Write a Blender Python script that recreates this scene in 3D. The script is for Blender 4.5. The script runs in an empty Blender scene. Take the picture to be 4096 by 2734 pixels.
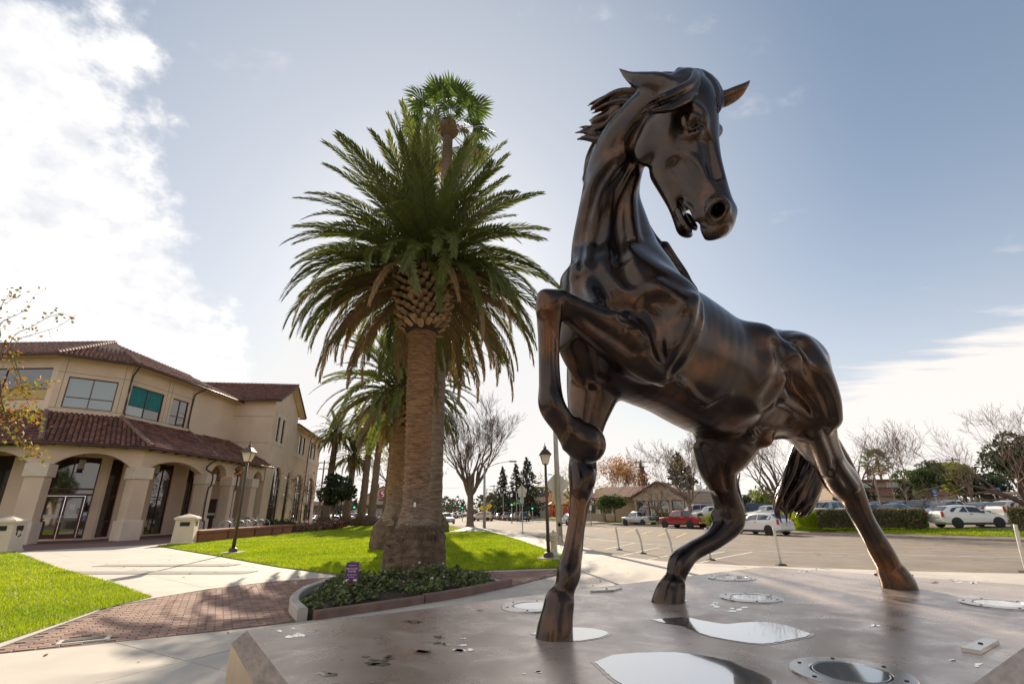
import bpy, bmesh, math, random
import numpy as np
from mathutils import Vector, Matrix
SC=bpy.context.scene; COL=SC.collection
# ------------------------------------------------------------------ camera
PITCH=math.radians(19.2); ROLL=math.radians(0.8); FPX=1934.0; CAMH=1.55
cam=bpy.data.cameras.new('camera'); camo=bpy.data.objects.new('camera',cam); COL.objects.link(camo)
cam.sensor_width=36; cam.lens=FPX/4096*36; cam.clip_end=6000; cam.clip_start=.05
_c,_s=math.cos(ROLL),math.sin(ROLL)
_F=Vector((0,math.cos(PITCH),math.sin(PITCH))); _U0=Vector((0,-math.sin(PITCH),math.cos(PITCH))); _R0=Vector((1,0,0))
_R=_R0*_c-_U0*_s; _U=_R0*_s+_U0*_c
camo.matrix_world=Matrix(((_R.x,_U.x,-_F.x,0),(_R.y,_U.y,-_F.y,0),(_R.z,_U.z,-_F.z,CAMH),(0,0,0,1)))
SC.camera=camo
# ------------------------------------------------------------------ world, sun, exposure
SUN_EL=27.3; SUN_AZ=-11.0          # degrees; azimuth from +Y towards +X
w=bpy.data.worlds.new('World'); SC.world=w; w.use_nodes=True; wt=w.node_tree
def WN(t,**kw):
    n=wt.nodes.new(t)
    for k,v in kw.items(): setattr(n,k,v)
    return n
def WM(op,a,b=None,c=None,clamp=False):
    n=WN('ShaderNodeMath',operation=op,use_clamp=clamp)
    for i,v in enumerate((a,b,c)):
        if v is None: continue
        if isinstance(v,(int,float)): n.inputs[i].default_value=v
        else: wt.links.new(v,n.inputs[i])
    return n.outputs[0]
def WS(x,lo,hi):
    n=WN('ShaderNodeMapRange',interpolation_type='SMOOTHSTEP'); wt.links.new(x,n.inputs[0]); n.inputs[1].default_value=lo; n.inputs[2].default_value=hi; return n.outputs[0]
def WMIX(f,a,b):
    n=WN('ShaderNodeMix',data_type='RGBA'); wt.links.new(f,n.inputs[0])
    for i,v in ((6,a),(7,b)):
        if isinstance(v,tuple): n.inputs[i].default_value=(*v,1)
        else: wt.links.new(v,n.inputs[i])
    return n.outputs[2]
_sky=WN('ShaderNodeTexSky',sky_type='NISHITA',sun_disc=False); _sky.sun_elevation=math.radians(SUN_EL); _sky.sun_rotation=math.radians(SUN_AZ); _sky.air_density=1.0; _sky.dust_density=.6; _sky.ozone_density=1.6
_bg=wt.nodes['Background']; _bg.inputs[1].default_value=.063
_g=WN('ShaderNodeNewGeometry'); _sep=WN('ShaderNodeSeparateXYZ'); _neg=WN('ShaderNodeVectorMath',operation='SCALE'); _neg.inputs[3].default_value=-1
wt.links.new(_g.outputs['Incoming'],_neg.inputs[0]); wt.links.new(_neg.outputs[0],_sep.inputs[0])
X,Y,Z=_sep.outputs
_zc=WM('MAXIMUM',Z,.03)
U=WM('DIVIDE',X,_zc); V=WM('DIVIDE',Y,_zc)
def WNOISE(sx,sy,scale,detail,rough,off=0.0):
    c=WN('ShaderNodeCombineXYZ'); wt.links.new(WM('MULTIPLY',U,sx),c.inputs[0]); wt.links.new(WM('MULTIPLY',V,sy),c.inputs[1]); c.inputs[2].default_value=off
    n=WN('ShaderNodeTexNoise'); n.inputs['Scale'].default_value=scale; n.inputs['Detail'].default_value=detail; n.inputs['Roughness'].default_value=rough
    wt.links.new(c.outputs[0],n.inputs['Vector']); return n.outputs['Fac']
def DNOISE(scale,detail,rough,off,stretch=(1,1,1)):
    m=WN('ShaderNodeMapping'); m.inputs['Location'].default_value=off; m.inputs['Scale'].default_value=stretch; wt.links.new(_neg.outputs[0],m.inputs[0])
    n=WN('ShaderNodeTexNoise'); n.inputs['Scale'].default_value=scale; n.inputs['Detail'].default_value=detail; n.inputs['Roughness'].default_value=rough; wt.links.new(m.outputs[0],n.inputs['Vector']); return n.outputs['Fac']
n1=DNOISE(3.2,8,.6,(.3,1.7,.2)); n2=DNOISE(9,8,.62,(2.3,.7,5.2),(1,1,1.5)); n3=WNOISE(.5,1.6,2.2,6,.6,7.7)
# big bank on the left: everything beyond the line u = -.47-.42 v
_d=WM('MULTIPLY_ADD',V,-.42,-.47); _d=WM('SUBTRACT',_d,U)
_d=WM('ADD',_d,WM('MULTIPLY',WM('SUBTRACT',n1,.5),.9)); _d=WM('ADD',_d,WM('MULTIPLY',WM('SUBTRACT',n2,.5),.55))
bank=WS(_d,-.01,.15)
# low bank on the right
_e=WM('ADD',WM('SUBTRACT',U,2.7),WM('MULTIPLY',WM('SUBTRACT',n3,.5),2.6)); _e=WM('ADD',_e,WM('MULTIPLY',WM('SUBTRACT',n1,.5),1.6))
rbank=WM('MULTIPLY',WS(_e,-.2,.7),.92)
# thin wisps
wisp=WM('MULTIPLY',WS(WM('MULTIPLY_ADD',n2,.5,WM('MULTIPLY',n3,.6)),.64,.80),.35)
# veil of haze near the horizon, whiter around the sun
_sd=Vector((math.sin(math.radians(SUN_AZ))*math.cos(math.radians(SUN_EL)),math.cos(math.radians(SUN_AZ))*math.cos(math.radians(SUN_EL)),math.sin(math.radians(SUN_EL))))
_dt=WN('ShaderNodeVectorMath',operation='DOT_PRODUCT'); wt.links.new(_neg.outputs[0],_dt.inputs[0]); _dt.inputs[1].default_value=_sd
haze=WM('POWER',WM('SUBTRACT',1,WM('MAXIMUM',Z,0)),4.0); haze=WM('MULTIPLY',haze,.95)
_cl=WN('ShaderNodeMix',data_type='RGBA',blend_type='DARKEN'); _cl.inputs[0].default_value=1; wt.links.new(_sky.outputs[0],_cl.inputs[6]); _cl.inputs[7].default_value=(8.6,8.6,8.8,1)
_veil=WN('ShaderNodeValue'); _veil.outputs[0].default_value=.20
skyc=WMIX(_veil.outputs[0],_cl.outputs[2],(5.4,6.6,7.6))
skyc=WMIX(WM('MULTIPLY',WS(_dt.outputs[1],.66,1.0),.45),skyc,(8.5,8.45,8.4))
skyc=WMIX(haze,skyc,(9.9,9.2,8.6))
cshade=WMIX(WS(WM('MULTIPLY_ADD',n1,.6,WM('MULTIPLY',n2,.5)),.40,.64),(7.2,7.4,7.9),(11.4,11.1,10.7))
skyc=WMIX(wisp,skyc,(9.5,9.3,9.1))
skyc=WMIX(rbank,skyc,(9.6,9.0,8.6))
skyc=WMIX(bank,skyc,cshade)
wt.links.new(skyc,_bg.inputs[0])
_sl=bpy.data.lights.new('sun','SUN'); _sl.energy=5.0; _sl.angle=math.radians(.6); _sl.color=(1,.85,.66)
_so=bpy.data.objects.new('sun',_sl); COL.objects.link(_so); _so.rotation_euler=_sd.to_track_quat('Z','Y').to_euler(); _so.location=_sd*300
SC.view_settings.view_transform='Standard'; SC.view_settings.look='None'; SC.view_settings.gamma=1; SC.view_settings.exposure=.80
SC.cycles.max_bounces=8
# ------------------------------------------------------------------ picture <-> place helpers (used once, to survey the photograph)
CAM=np.array([0,0,CAMH])
def ray(px,py):
    x=(px-2048)/FPX; y=(1367-py)/FPX
    X=x*_c+y*_s; Y=-x*_s+y*_c; cp,sp=math.cos(PITCH),math.sin(PITCH)
    return np.array([X, cp-Y*sp, sp+Y*cp])
def gp(px,py,z=0.0):
    d=ray(px,py); return CAM+(z-CAMH)/d[2]*d
def atd(px,py,Y):
    d=ray(px,py); return CAM+d*Y/d[1]
def onpl(px,py,A,B):
    A=np.array(A[:2],float);B=np.array(B[:2],float);d=ray(px,py); n=np.array([B[1]-A[1],A[0]-B[0]]); t=((A-CAM[:2])@n)/(d[:2]@n); return CAM+t*d
def fdepth(p): return p[1]*math.cos(PITCH)+(p[2]-CAMH)*math.sin(PITCH)
def rpx(r,p): return r*fdepth(p)/FPX
# ------------------------------------------------------------------ materials
MATS={}
def mat(name,col,rough=.7,metal=0,var=0.0,vscale=4.0,col2=None,bump=0.0,bscale=30.0,spec=.5,trans=0,coat=0,island=0.0,detail=5,coords='Object',stretch=None,bdist=.02):
    """plain surface with procedural colour variation (noise), optional per-piece variation and fine relief"""
    if name in MATS: return MATS[name]
    m=bpy.data.materials.new(name); m.use_nodes=True; nt=m.node_tree; b=nt.nodes['Principled BSDF']; MATS[name]=m
    b.inputs['Roughness'].default_value=rough; b.inputs['Metallic'].default_value=metal; b.inputs['Specular IOR Level'].default_value=spec
    b.inputs['Coat Weight'].default_value=coat; b.inputs['Coat Roughness'].default_value=.08
    tc=nt.nodes.new('ShaderNodeTexCoord'); vec=tc.outputs[coords]
    if stretch:
        mp=nt.nodes.new('ShaderNodeMapping'); mp.inputs['Scale'].default_value=stretch; nt.links.new(vec,mp.inputs[0]); vec=mp.outputs[0]
    c2=col2 or tuple(x*(1-var) for x in col)
    src=None
    if var or col2:
        n=nt.nodes.new('ShaderNodeTexNoise'); n.inputs['Scale'].default_value=vscale; n.inputs['Detail'].default_value=detail; n.inputs['Roughness'].default_value=.6; nt.links.new(vec,n.inputs['Vector'])
        r=nt.nodes.new('ShaderNodeValToRGB'); r.color_ramp.elements[0].position=.34; r.color_ramp.elements[1].position=.66
        r.color_ramp.elements[0].color=(*c2,1); r.color_ramp.elements[1].color=(*col,1); nt.links.new(n.outputs['Fac'],r.inputs[0]); src=r.outputs[0]
    else: b.inputs['Base Color'].default_value=(*col,1)
    if island:
        g=nt.nodes.new('ShaderNodeNewGeometry'); o=nt.nodes.new('ShaderNodeObjectInfo'); a=nt.nodes.new('ShaderNodeMath'); a.operation='ADD'; nt.links.new(g.outputs['Random Per Island'],a.inputs[0]); nt.links.new(o.outputs['Random'],a.inputs[1])
        fr=nt.nodes.new('ShaderNodeMath'); fr.operation='FRACT'; nt.links.new(a.outputs[0],fr.inputs[0])
        mr=nt.nodes.new('ShaderNodeMapRange'); mr.inputs[3].default_value=1-island; mr.inputs[4].default_value=1+island; nt.links.new(fr.outputs[0],mr.inputs[0])
        h=nt.nodes.new('ShaderNodeHueSaturation'); nt.links.new(mr.outputs[0],h.inputs['Value'])
        if src: nt.links.new(src,h.inputs['Color'])
        else: h.inputs['Color'].default_value=(*col,1)
        src=h.outputs[0]
    if src: nt.links.new(src,b.inputs['Base Color'])
    if bump:
        n3=nt.nodes.new('ShaderNodeTexNoise'); n3.inputs['Scale'].default_value=bscale; n3.inputs['Detail'].default_value=4; nt.links.new(vec,n3.inputs['Vector'])
        bp=nt.nodes.new('ShaderNodeBump'); bp.inputs['Strength'].default_value=bump; bp.inputs['Distance'].default_value=bdist; nt.links.new(n3.outputs['Fac'],bp.inputs['Height']); nt.links.new(bp.outputs[0],b.inputs['Normal'])
    if trans:
        t=nt.nodes.new('ShaderNodeBsdfTranslucent'); 
        if src: nt.links.new(src,t.inputs[0])
        else: t.inputs[0].default_value=(*col,1)
        mx=nt.nodes.new('ShaderNodeMixShader'); mx.inputs[0].default_value=trans; out=nt.nodes['Material Output']
        nt.links.new(b.outputs[0],mx.inputs[1]); nt.links.new(t.outputs[0],mx.inputs[2]); nt.links.new(mx.outputs[0],out.inputs[0])
    return m
def glass(name,tint=(.03,.04,.04),rough=.03):
    m=mat(name,tint,rough,0,spec=1.0); m.node_tree.nodes['Principled BSDF'].inputs['IOR'].default_value=1.7; return m
# ------------------------------------------------------------------ mesh helpers
def mesh_np(name,V,F,smooth=True):
    me=bpy.data.meshes.new(name); V=np.asarray(V,np.float32);F=np.asarray(F,np.int32)
    me.vertices.add(len(V)); me.vertices.foreach_set('co',V.ravel())
    k=F.shape[1]; me.loops.add(F.size); me.loops.foreach_set('vertex_index',F.ravel())
    me.polygons.add(len(F)); me.polygons.foreach_set('loop_start',np.arange(0,F.size,k,dtype=np.int32))
    if smooth: me.polygons.foreach_set('use_smooth',np.ones(len(F),bool))
    me.update(calc_edges=True); return me
def link(name,me,m=None,parent=None):
    if m is not None:
        me.materials.clear(); me.materials.append(m)
    o=bpy.data.objects.new(name,me); COL.objects.link(o)
    if parent is not None: o.parent=parent
    return o
def tag(o,label=None,cat=None,group=None,kind=None):
    if label: o['label']=label
    if cat: o['category']=cat
    if group: o['group']=group
    if kind: o['kind']=kind
    return o
def thing(name,label,cat,loc=(0,0,0),rz=0,group=None):
    o=bpy.data.objects.new(name,None); COL.objects.link(o); o.location=[float(x) for x in loc]; o.rotation_euler=(0,0,rz); o.empty_display_size=.2
    return tag(o,label,cat,group)
def copy_tree(o,parent=None):
    c=o.copy(); COL.objects.link(c); c.parent=parent
    for ch in list(o.children): copy_tree(ch,c)
    return c
def cr(P,sub):
    P=np.asarray(P,float); P=np.vstack([2*P[0]-P[1],P,2*P[-1]-P[-2]]); out=[]
    for i in range(1,len(P)-2):
        p0,p1,p2,p3=P[i-1:i+3]
        for t in np.arange(sub)/sub:
            out.append(.5*(2*p1+(p2-p0)*t+(2*p0-5*p1+4*p2-p3)*t*t+(3*p1-p0-3*p2+p3)*t**3))
    out.append(P[-2]); return np.array(out)
class MB:
    def __init__(s): s.v=[];s.f=[]
    def add(s,V,F):
        n=len(s.v); s.v+= [tuple(float(c) for c in p) for p in V]; s.f+=[tuple(i+n for i in f) for f in F]; return s
    def box(s,c,d,rz=0,ax=None):
        """centre c, full size d, turned about z"""
        hx,hy,hz=d[0]/2,d[1]/2,d[2]/2; V=[]
        cs,sn=math.cos(rz),math.sin(rz)
        for x in (-hx,hx):
            for y in (-hy,hy):
                for z in (-hz,hz): V.append((c[0]+x*cs-y*sn,c[1]+x*sn+y*cs,c[2]+z))
        return s.add(V,[(0,1,3,2),(4,6,7,5),(0,4,5,1),(2,3,7,6),(0,2,6,4),(1,5,7,3)])
    def bbox(s,c,d,b=.02,rz=0):
        """box with chamfered vertical and top edges"""
        hx,hy=d[0]/2,d[1]/2; cs,sn=math.cos(rz),math.sin(rz)
        def ringp(hx,hy,b,z): return [(x,y,z) for x,y in ((-hx+b,-hy),(hx-b,-hy),(hx,-hy+b),(hx,hy-b),(hx-b,hy),(-hx+b,hy),(-hx,hy-b),(-hx,-hy+b))]
        R=ringp(hx,hy,b,-d[2]/2)+ringp(hx,hy,b,d[2]/2-b)+ringp(hx-b,hy-b,b*.5,d[2]/2)
        V=[(c[0]+x*cs-y*sn,c[1]+x*sn+y*cs,c[2]+z) for x,y,z in R]; F=[tuple(range(7,-1,-1)),tuple(range(16,24))]
        for k in (0,8):
            for i in range(8): j=(i+1)%8; F.append((k+i,k+j,k+8+j,k+8+i))
        return s.add(V,F)
    def prism(s,poly,z0,z1):
        n=len(poly); V=[(p[0],p[1],z0) for p in poly]+[(p[0],p[1],z1) for p in poly]
        a=sum(poly[i][0]*poly[(i+1)%n][1]-poly[(i+1)%n][0]*poly[i][1] for i in range(n))
        F=[tuple(range(n-1,-1,-1)),tuple(range(n,2*n))]+[(i,(i+1)%n,n+(i+1)%n,n+i) for i in range(n)]
        if a<0: F=[f[::-1] for f in F]
        return s.add(V,F)
    def tube(s,pts,rad,ns=8,cap=True,sub=0):
        P=np.array(pts,float); r=np.array([rad]*len(P) if np.isscalar(rad) else rad,float)
        if sub: P,r=cr(P,sub),cr(r[:,None],sub)[:,0]
        T=np.gradient(P,axis=0); T/=np.linalg.norm(T,axis=1)[:,None]+1e-9
        up=np.array([0,0,1.]) if abs(T[:,2]).mean()<.8 else np.array([1.,0,0])
        A=np.cross(T,up); A/=np.linalg.norm(A,axis=1)[:,None]+1e-9; B=np.cross(T,A)
        V=[];F=[]
        for i in range(len(P)):
            for k in range(ns):
                a=2*math.pi*k/ns; V.append(P[i]+r[i]*(math.cos(a)*A[i]+math.sin(a)*B[i]))
        for i in range(len(P)-1):
            for k in range(ns):
                j=(k+1)%ns; F.append((i*ns+j,i*ns+k,(i+1)*ns+k,(i+1)*ns+j))
        if cap: F.append(tuple(range(ns))); F.append(tuple((len(P)-1)*ns+k for k in range(ns-1,-1,-1)))
        return s.add(V,F)
    def lathe(s,prof,c=(0,0,0),ns=20,sq=False):
        V=[];F=[]; a0=math.pi/4 if sq else 0; k2=math.sqrt(2) if sq else 1
        for r,z in prof:
            for k in range(ns):
                a=a0+2*math.pi*k/ns; V.append((c[0]+r*k2*math.cos(a),c[1]+r*k2*math.sin(a),c[2]+z))
        for i in range(len(prof)-1):
            for k in range(ns):
                j=(k+1)%ns; F.append((i*ns+k,i*ns+j,(i+1)*ns+j,(i+1)*ns+k))
        F.append(tuple(range(ns-1,-1,-1))); F.append(tuple((len(prof)-1)*ns+k for k in range(ns)))
        return s.add(V,F)
    def build(s,name,m=None,parent=None,smooth=False):
        me=bpy.data.meshes.new(name); me.from_pydata(s.v,[],s.f); me.update()
        if smooth: me.polygons.foreach_set('use_smooth',[True]*len(me.polygons))
        return link(name,me,m,parent)
def smooth_angle(o,deg=40):
    me=o.data; me.polygons.foreach_set('use_smooth',[True]*len(me.polygons))
    try: me.set_sharp_from_angle(angle=math.radians(deg))
    except Exception: pass
def text_obj(name,txt,size,m,parent=None,loc=(0,0,0),rot=(0,0,0),align='CENTER'):
    cu=bpy.data.curves.new(name,'FONT'); cu.body=txt; cu.size=size; cu.align_x=align; cu.align_y='CENTER'; cu.extrude=.002
    t=bpy.data.objects.new(name,cu); COL.objects.link(t); dg=bpy.context.evaluated_depsgraph_get(); me=bpy.data.meshes.new_from_object(t.evaluated_get(dg)); bpy.data.objects.remove(t)
    o=link(name,me,m,parent); o.location=loc; o.rotation_euler=rot; return o
def polyoff(P,d):
    """offset an open polyline to its left by d"""
    P=[np.array(p[:2],float) for p in P]; out=[]
    for i in range(len(P)):
        ns=[]
        if i>0: t=P[i]-P[i-1]; t/=np.linalg.norm(t); ns.append(np.array([-t[1],t[0]]))
        if i<len(P)-1: t=P[i+1]-P[i]; t/=np.linalg.norm(t); ns.append(np.array([-t[1],t[0]]))
        if len(ns)==2:
            n=ns[0]+ns[1]; n=n/(1+ns[0]@ns[1])
        else: n=ns[0]
        out.append(P[i]+n*d)
    return out
def inpoly(P,poly):
    x,y=P[:,0],P[:,1]; r=np.zeros(len(P),bool); n=len(poly)
    for i in range(n):
        x1,y1=poly[i][:2];x2,y2=poly[(i+1)%n][:2]
        c=((y1>y)!=(y2>y))&(x<(x2-x1)*(y-y1)/((y2-y1) if y2!=y1 else 1e-9)+x1); r^=c
    return r
# ================================================================== GROUND
M_conc=mat('concrete',(.50,.455,.40),.82,var=.16,vscale=1.1,bump=.25,bscale=55,bdist=.006)
M_joint=mat('joint_dirt',(.12,.10,.08),.95)
M_asph=mat('asphalt',(.215,.178,.145),.9,var=.24,vscale=.5,bump=.5,bscale=60,bdist=.012)
def asphalt_wear(m):
    nt=m.node_tree; b=nt.nodes['Principled BSDF']; src=b.inputs['Base Color'].links[0].from_socket; tc=[n for n in nt.nodes if n.type=='TEX_COORD'][0]
    wn=nt.nodes.new('ShaderNodeTexNoise'); wn.inputs['Scale'].default_value=.6; wn.inputs['Detail'].default_value=5; nt.links.new(tc.outputs['Object'],wn.inputs['Vector']); ad=nt.nodes.new('ShaderNodeVectorMath'); ad.operation='ADD'; nt.links.new(tc.outputs['Object'],ad.inputs[0]); nt.links.new(wn.outputs['Color'],ad.inputs[1])
    v=nt.nodes.new('ShaderNodeTexVoronoi'); v.feature='DISTANCE_TO_EDGE'; v.inputs['Scale'].default_value=.28; nt.links.new(ad.outputs[0],v.inputs['Vector']); mr=nt.nodes.new('ShaderNodeMapRange'); mr.inputs[1].default_value=.002; mr.inputs[2].default_value=.007; mr.inputs[3].default_value=.42; mr.inputs[4].default_value=1; nt.links.new(v.outputs['Distance'],mr.inputs[0])
    n=nt.nodes.new('ShaderNodeTexNoise'); n.inputs['Scale'].default_value=.9; n.inputs['Detail'].default_value=7; n.inputs['Roughness'].default_value=.75; nt.links.new(tc.outputs['Object'],n.inputs['Vector']); m2=nt.nodes.new('ShaderNodeMapRange'); m2.inputs[1].default_value=.35; m2.inputs[2].default_value=.6; m2.inputs[3].default_value=.78; m2.inputs[4].default_value=1.08; nt.links.new(n.outputs['Fac'],m2.inputs[0])
    mu=nt.nodes.new('ShaderNodeMath'); mu.operation='MULTIPLY'; nt.links.new(mr.outputs[0],mu.inputs[0]); nt.links.new(m2.outputs[0],mu.inputs[1]); h=nt.nodes.new('ShaderNodeHueSaturation'); nt.links.new(mu.outputs[0],h.inputs['Value']); nt.links.new(src,h.inputs['Color']); nt.links.new(h.outputs[0],b.inputs['Base Color'])
asphalt_wear(M_asph)
M_far=mat('far_ground',(.20,.19,.15),.95,var=.3,vscale=.02)
M_turf=mat('turf',(.25,.275,.008),.95,col2=(.15,.19,.006),vscale=.9,bump=.8,bscale=70,bdist=.03)
M_blade=mat('grass_blade',(.40,.47,.008),.55,island=.4,trans=.45,col2=(.22,.33,.006),vscale=.45)
M_soil=mat('soil',(.055,.038,.026),.95,var=.4,vscale=8,bump=.9,bscale=30,bdist=.03)
M_white=mat('road_paint_white',(.72,.70,.66),.75,var=.35,vscale=6)
M_yellow=mat('road_paint_yellow',(.75,.47,.12),.75,var=.3,vscale=6)
M_brick=mat('paver_red',(.30,.17,.125),.85,island=.28,col2=(.22,.135,.11),vscale=7,bump=.3,bscale=90,bdist=.004)
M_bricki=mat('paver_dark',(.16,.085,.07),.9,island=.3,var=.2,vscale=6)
def clip_convex(sub,clipper):
    out=[tuple(p[:2]) for p in sub]; n=len(clipper)
    for i in range(n):
        a=clipper[i];b=clipper[(i+1)%n]; inp=out; out=[]
        if not inp: break
        side=lambda p:(b[0]-a[0])*(p[1]-a[1])-(b[1]-a[1])*(p[0]-a[0])
        for k in range(len(inp)):
            p=inp[k];q=inp[(k+1)%len(inp)]; sp,sq=side(p),side(q)
            if sp>=0: out.append(p)
            if (sp>=0)!=(sq>=0):
                t=sp/(sp-sq); out.append((p[0]+(q[0]-p[0])*t,p[1]+(q[1]-p[1])*t))
    return out
def area(P): return .5*sum(P[i][0]*P[(i+1)%len(P)][1]-P[(i+1)%len(P)][0]*P[i][1] for i in range(len(P)))
def sheet(name,poly,z,m,th=.0,parent=None,kind='structure'):
    mb=MB()
    P=[tuple(p[:2]) for p in poly]
    if area(P)<0: P=P[::-1]
    if th: mb.prism(P,z-th,z)
    else: mb.add([(p[0],p[1],z) for p in P],[tuple(range(len(P)))])
    o=mb.build(name,m,parent)
    if kind: o['kind']=kind
    bm=bmesh.new(); bm.from_mesh(o.data); bmesh.ops.triangulate(bm,faces=[f for f in bm.faces if len(f.verts)>4]); bm.to_mesh(o.data); bm.free()
    return o
NK=[(30,5.6),(11.97,12.6),(9.9,13.4),(6.52,15.1),(5.4,16.0),(4.64,16.6),(4.02,18.0),(3.7,18.8),(3.4,20.3),(3.15,23),(2.5,25.9),(1.83,29.9),(.6,39.5),(-1.39,44.7),(-2.96,50.9),(-4.9,57.5),(-9,64),(-16,70.5),(-130,96)]
NKa=np.array(NK)
def ndist(x,y):
    P=np.stack([np.ravel(x),np.ravel(y)],1).astype(float); D=np.full(len(P),1e9)
    for a,b in zip(NKa,NKa[1:]):
        ab=b-a; t=np.clip(((P-a)@ab)/(ab@ab),0,1); D=np.minimum(D,np.linalg.norm(P-a-t[:,None]*ab,axis=1))
    return D
def gz(x,y):
    """height of the road surface: it falls away from the near kerb"""
    t=np.clip(ndist(x,y)/20,0,1); return -.07-.38*t*t*(3-2*t)
def gpr(px,py,dz=0):
    z=-.3
    for _ in range(25):
        p=gp(px,py,z+dz); z=.5*z+.5*float(gz(p[0],p[1])[0])
    return gp(px,py,z+dz)
# base sheet out to the horizon, and the road
tag(link('ground',mesh_np('ground',[(-3500,-3500,-.62),(3500,-3500,-.62),(3500,3500,-.62),(-3500,3500,-.62)],[(0,1,2,3)],False),M_far),kind='structure')
gx=np.concatenate([np.arange(-130,-30,10),np.arange(-30,45,1.5),np.arange(45,140,10)]); gy=np.concatenate([np.arange(0,110,1.5),np.arange(110,330,20)])
A_,B_=np.meshgrid(gx,gy,indexing='ij'); Zr=gz(A_,B_).reshape(A_.shape)
nI,nJ=A_.shape; ii=np.arange(nI-1)[:,None]*nJ+np.arange(nJ-1)[None,:]
tag(link('road',mesh_np('road',np.stack([A_,B_,Zr],-1).reshape(-1,3),np.stack([ii,ii+nJ,ii+nJ+1,ii+1],-1).reshape(-1,4)),M_asph),kind='structure')
# near block: kerb edge + paving base
block=NK+[(-130,-45),(30,-45)]
sheet('sidewalk',block,-.012,M_joint,th=.45)
SW=bpy.data.objects['sidewalk']
# --- lawns
LA=[(-60,50),(-24.1,25.2),(-14.75,17.02),(-9.62,12.88),(-7.30,10.80),(-7.30,9.43),(-7.04,8.52),(-6.74,7.22),(-6.9,4.5),(-60,4.5)]
LB=[(-19.3,28.2),(-19.6,34),(-19.3,39.0),(-18.9,42.2),(-9.9,41.3),(-2.2,41.4),(-1.13,36.4),(.25,28.6),(1.3,21.5),(1.67,19.2),(1.64,16.2),(1.2,15.1),(-.3,14.75),(-1.96,14.3),(-3.3,14.0),(-4.45,14.1),(-7.16,16.2),(-11.37,20.5)]
LC=[(-19.9,43.4),(-10,42.4),(-5.4,43.5),(-5.1,50),(-7.2,58),(-10.5,64),(-17,69),(-70,81),(-70,62),(-30,62),(-24,52),(-21,46)]
def lawn(name,poly,z):
    return sheet(name,poly,z,M_turf,th=.06)
lawn('lawn_left',LA,.012); lawn('lawn_middle',LB,.02); lawn('lawn_far',LC,.02)
def blades(name,poly,n,zb,hgt,wid,rng,dens=None):
    P=np.array([p[:2] for p in poly]); lo,hi=P.min(0),P.max(0)
    lo=np.maximum(lo,[-26,3]); hi=np.minimum(hi,[3,62])
    Q=np.empty((0,2))
    while len(Q)<n:
        q=rng.uniform(lo,hi,(n*3,2)); q=q[inpoly(q,poly)]
        if dens is not None: q=q[rng.uniform(0,1,len(q))<dens(q)]
        Q=np.vstack([Q,q])
    Q=Q[:n]; d=np.hypot(Q[:,0],Q[:,1]); sc=np.clip(d/9,1,3.2)
    a=rng.uniform(0,6.283,n); h=hgt*rng.uniform(.5,1.3,n); wd=wid*rng.uniform(.7,1.3,n)*sc; ln=rng.normal(0,.45,(n,2))*h[:,None]
    dx=np.stack([np.cos(a)*wd,np.sin(a)*wd],1)
    V=np.zeros((n,3,3)); V[:,0,:2]=Q-dx; V[:,1,:2]=Q+dx; V[:,2,:2]=Q+ln; V[:,:2,2]=zb; V[:,2,2]=zb+h
    o=link(name,mesh_np(name,V.reshape(-1,3),np.arange(n*3).reshape(-1,3),False),M_blade); o['kind']='stuff'; return o
_r=np.random.default_rng(3)
blades('grass_left',LA,150000,.012,.055,.0045,_r,lambda q:np.clip((11/np.maximum(np.hypot(q[:,0],q[:,1]),8))**2,0.05,1))
blades('grass_middle',LB,170000,.02,.045,.006,_r,lambda q:np.clip((17/np.maximum(np.hypot(q[:,0],q[:,1]),14))**2,0.08,1))
blades('grass_far',LC,25000,.02,.05,.010,_r)
# clover patch in the left lawn
# --- concrete slabs
def slabs(region,ang,size,origin,z=0.0,m=None,gap=.012,lo=-45,hi=45,jit=.0):
    m=m or M_conc; c,s_=math.cos(ang),math.sin(ang); P=[tuple(p[:2]) for p in region]
    if area(P)<0: P=P[::-1]
    for i in range(lo,hi):
        for j in range(lo,hi):
            x0,x1=i*size[0]+gap/2,(i+1)*size[0]-gap/2; y0,y1=j*size[1]+gap/2,(j+1)*size[1]-gap/2
            cell=[(origin[0]+x*c-y*s_,origin[1]+x*s_+y*c) for x,y in ((x0,y0),(x1,y0),(x1,y1),(x0,y1))]
            q=clip_convex(P,cell)
            if len(q)<3 or abs(area(q))<.02: continue
            mb=MB(); mb.prism(q,z-.012,z+_rr.uniform(-.0015,.0015)); o=mb.build('slab',m,SW)
            if len(q)>4:
                bm=bmesh.new(); bm.from_mesh(o.data); bmesh.ops.triangulate(bm,faces=[f for f in bm.faces if len(f.verts)>4]); bm.to_mesh(o.data); bm.free()
_rr=random.Random(2)
bandU=[(-6.5,6.2),(-6.51,6.99),(-6.79,7.92),(-7.1,9.0),(-7.33,9.66),(-7.19,10.71),(-6.77,11.84),(-5.9,12.95),(-4.9,13.5),(-3.4,13.75),(-1.9,14.1),(1.16,14.6)]
bandL=[(-6.5,6.2),(-6.24,6.76),(-5.47,7.11),(-4.93,7.41),(-4.14,7.79),(-3.27,8.38)]
BED=[(-3.2,8.42),(-3.7,9.2),(-3.95,9.9),(-4.1,10.7),(-4.08,11.9),(-3.75,12.6),(-3.1,13.1),(-2.2,13.3),(-.98,13.0),(-.15,11.65),(-1.1,10.35),(-2.26,9.2)]
bandR=[(-.10,11.55),(1.04,13.5)]
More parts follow.
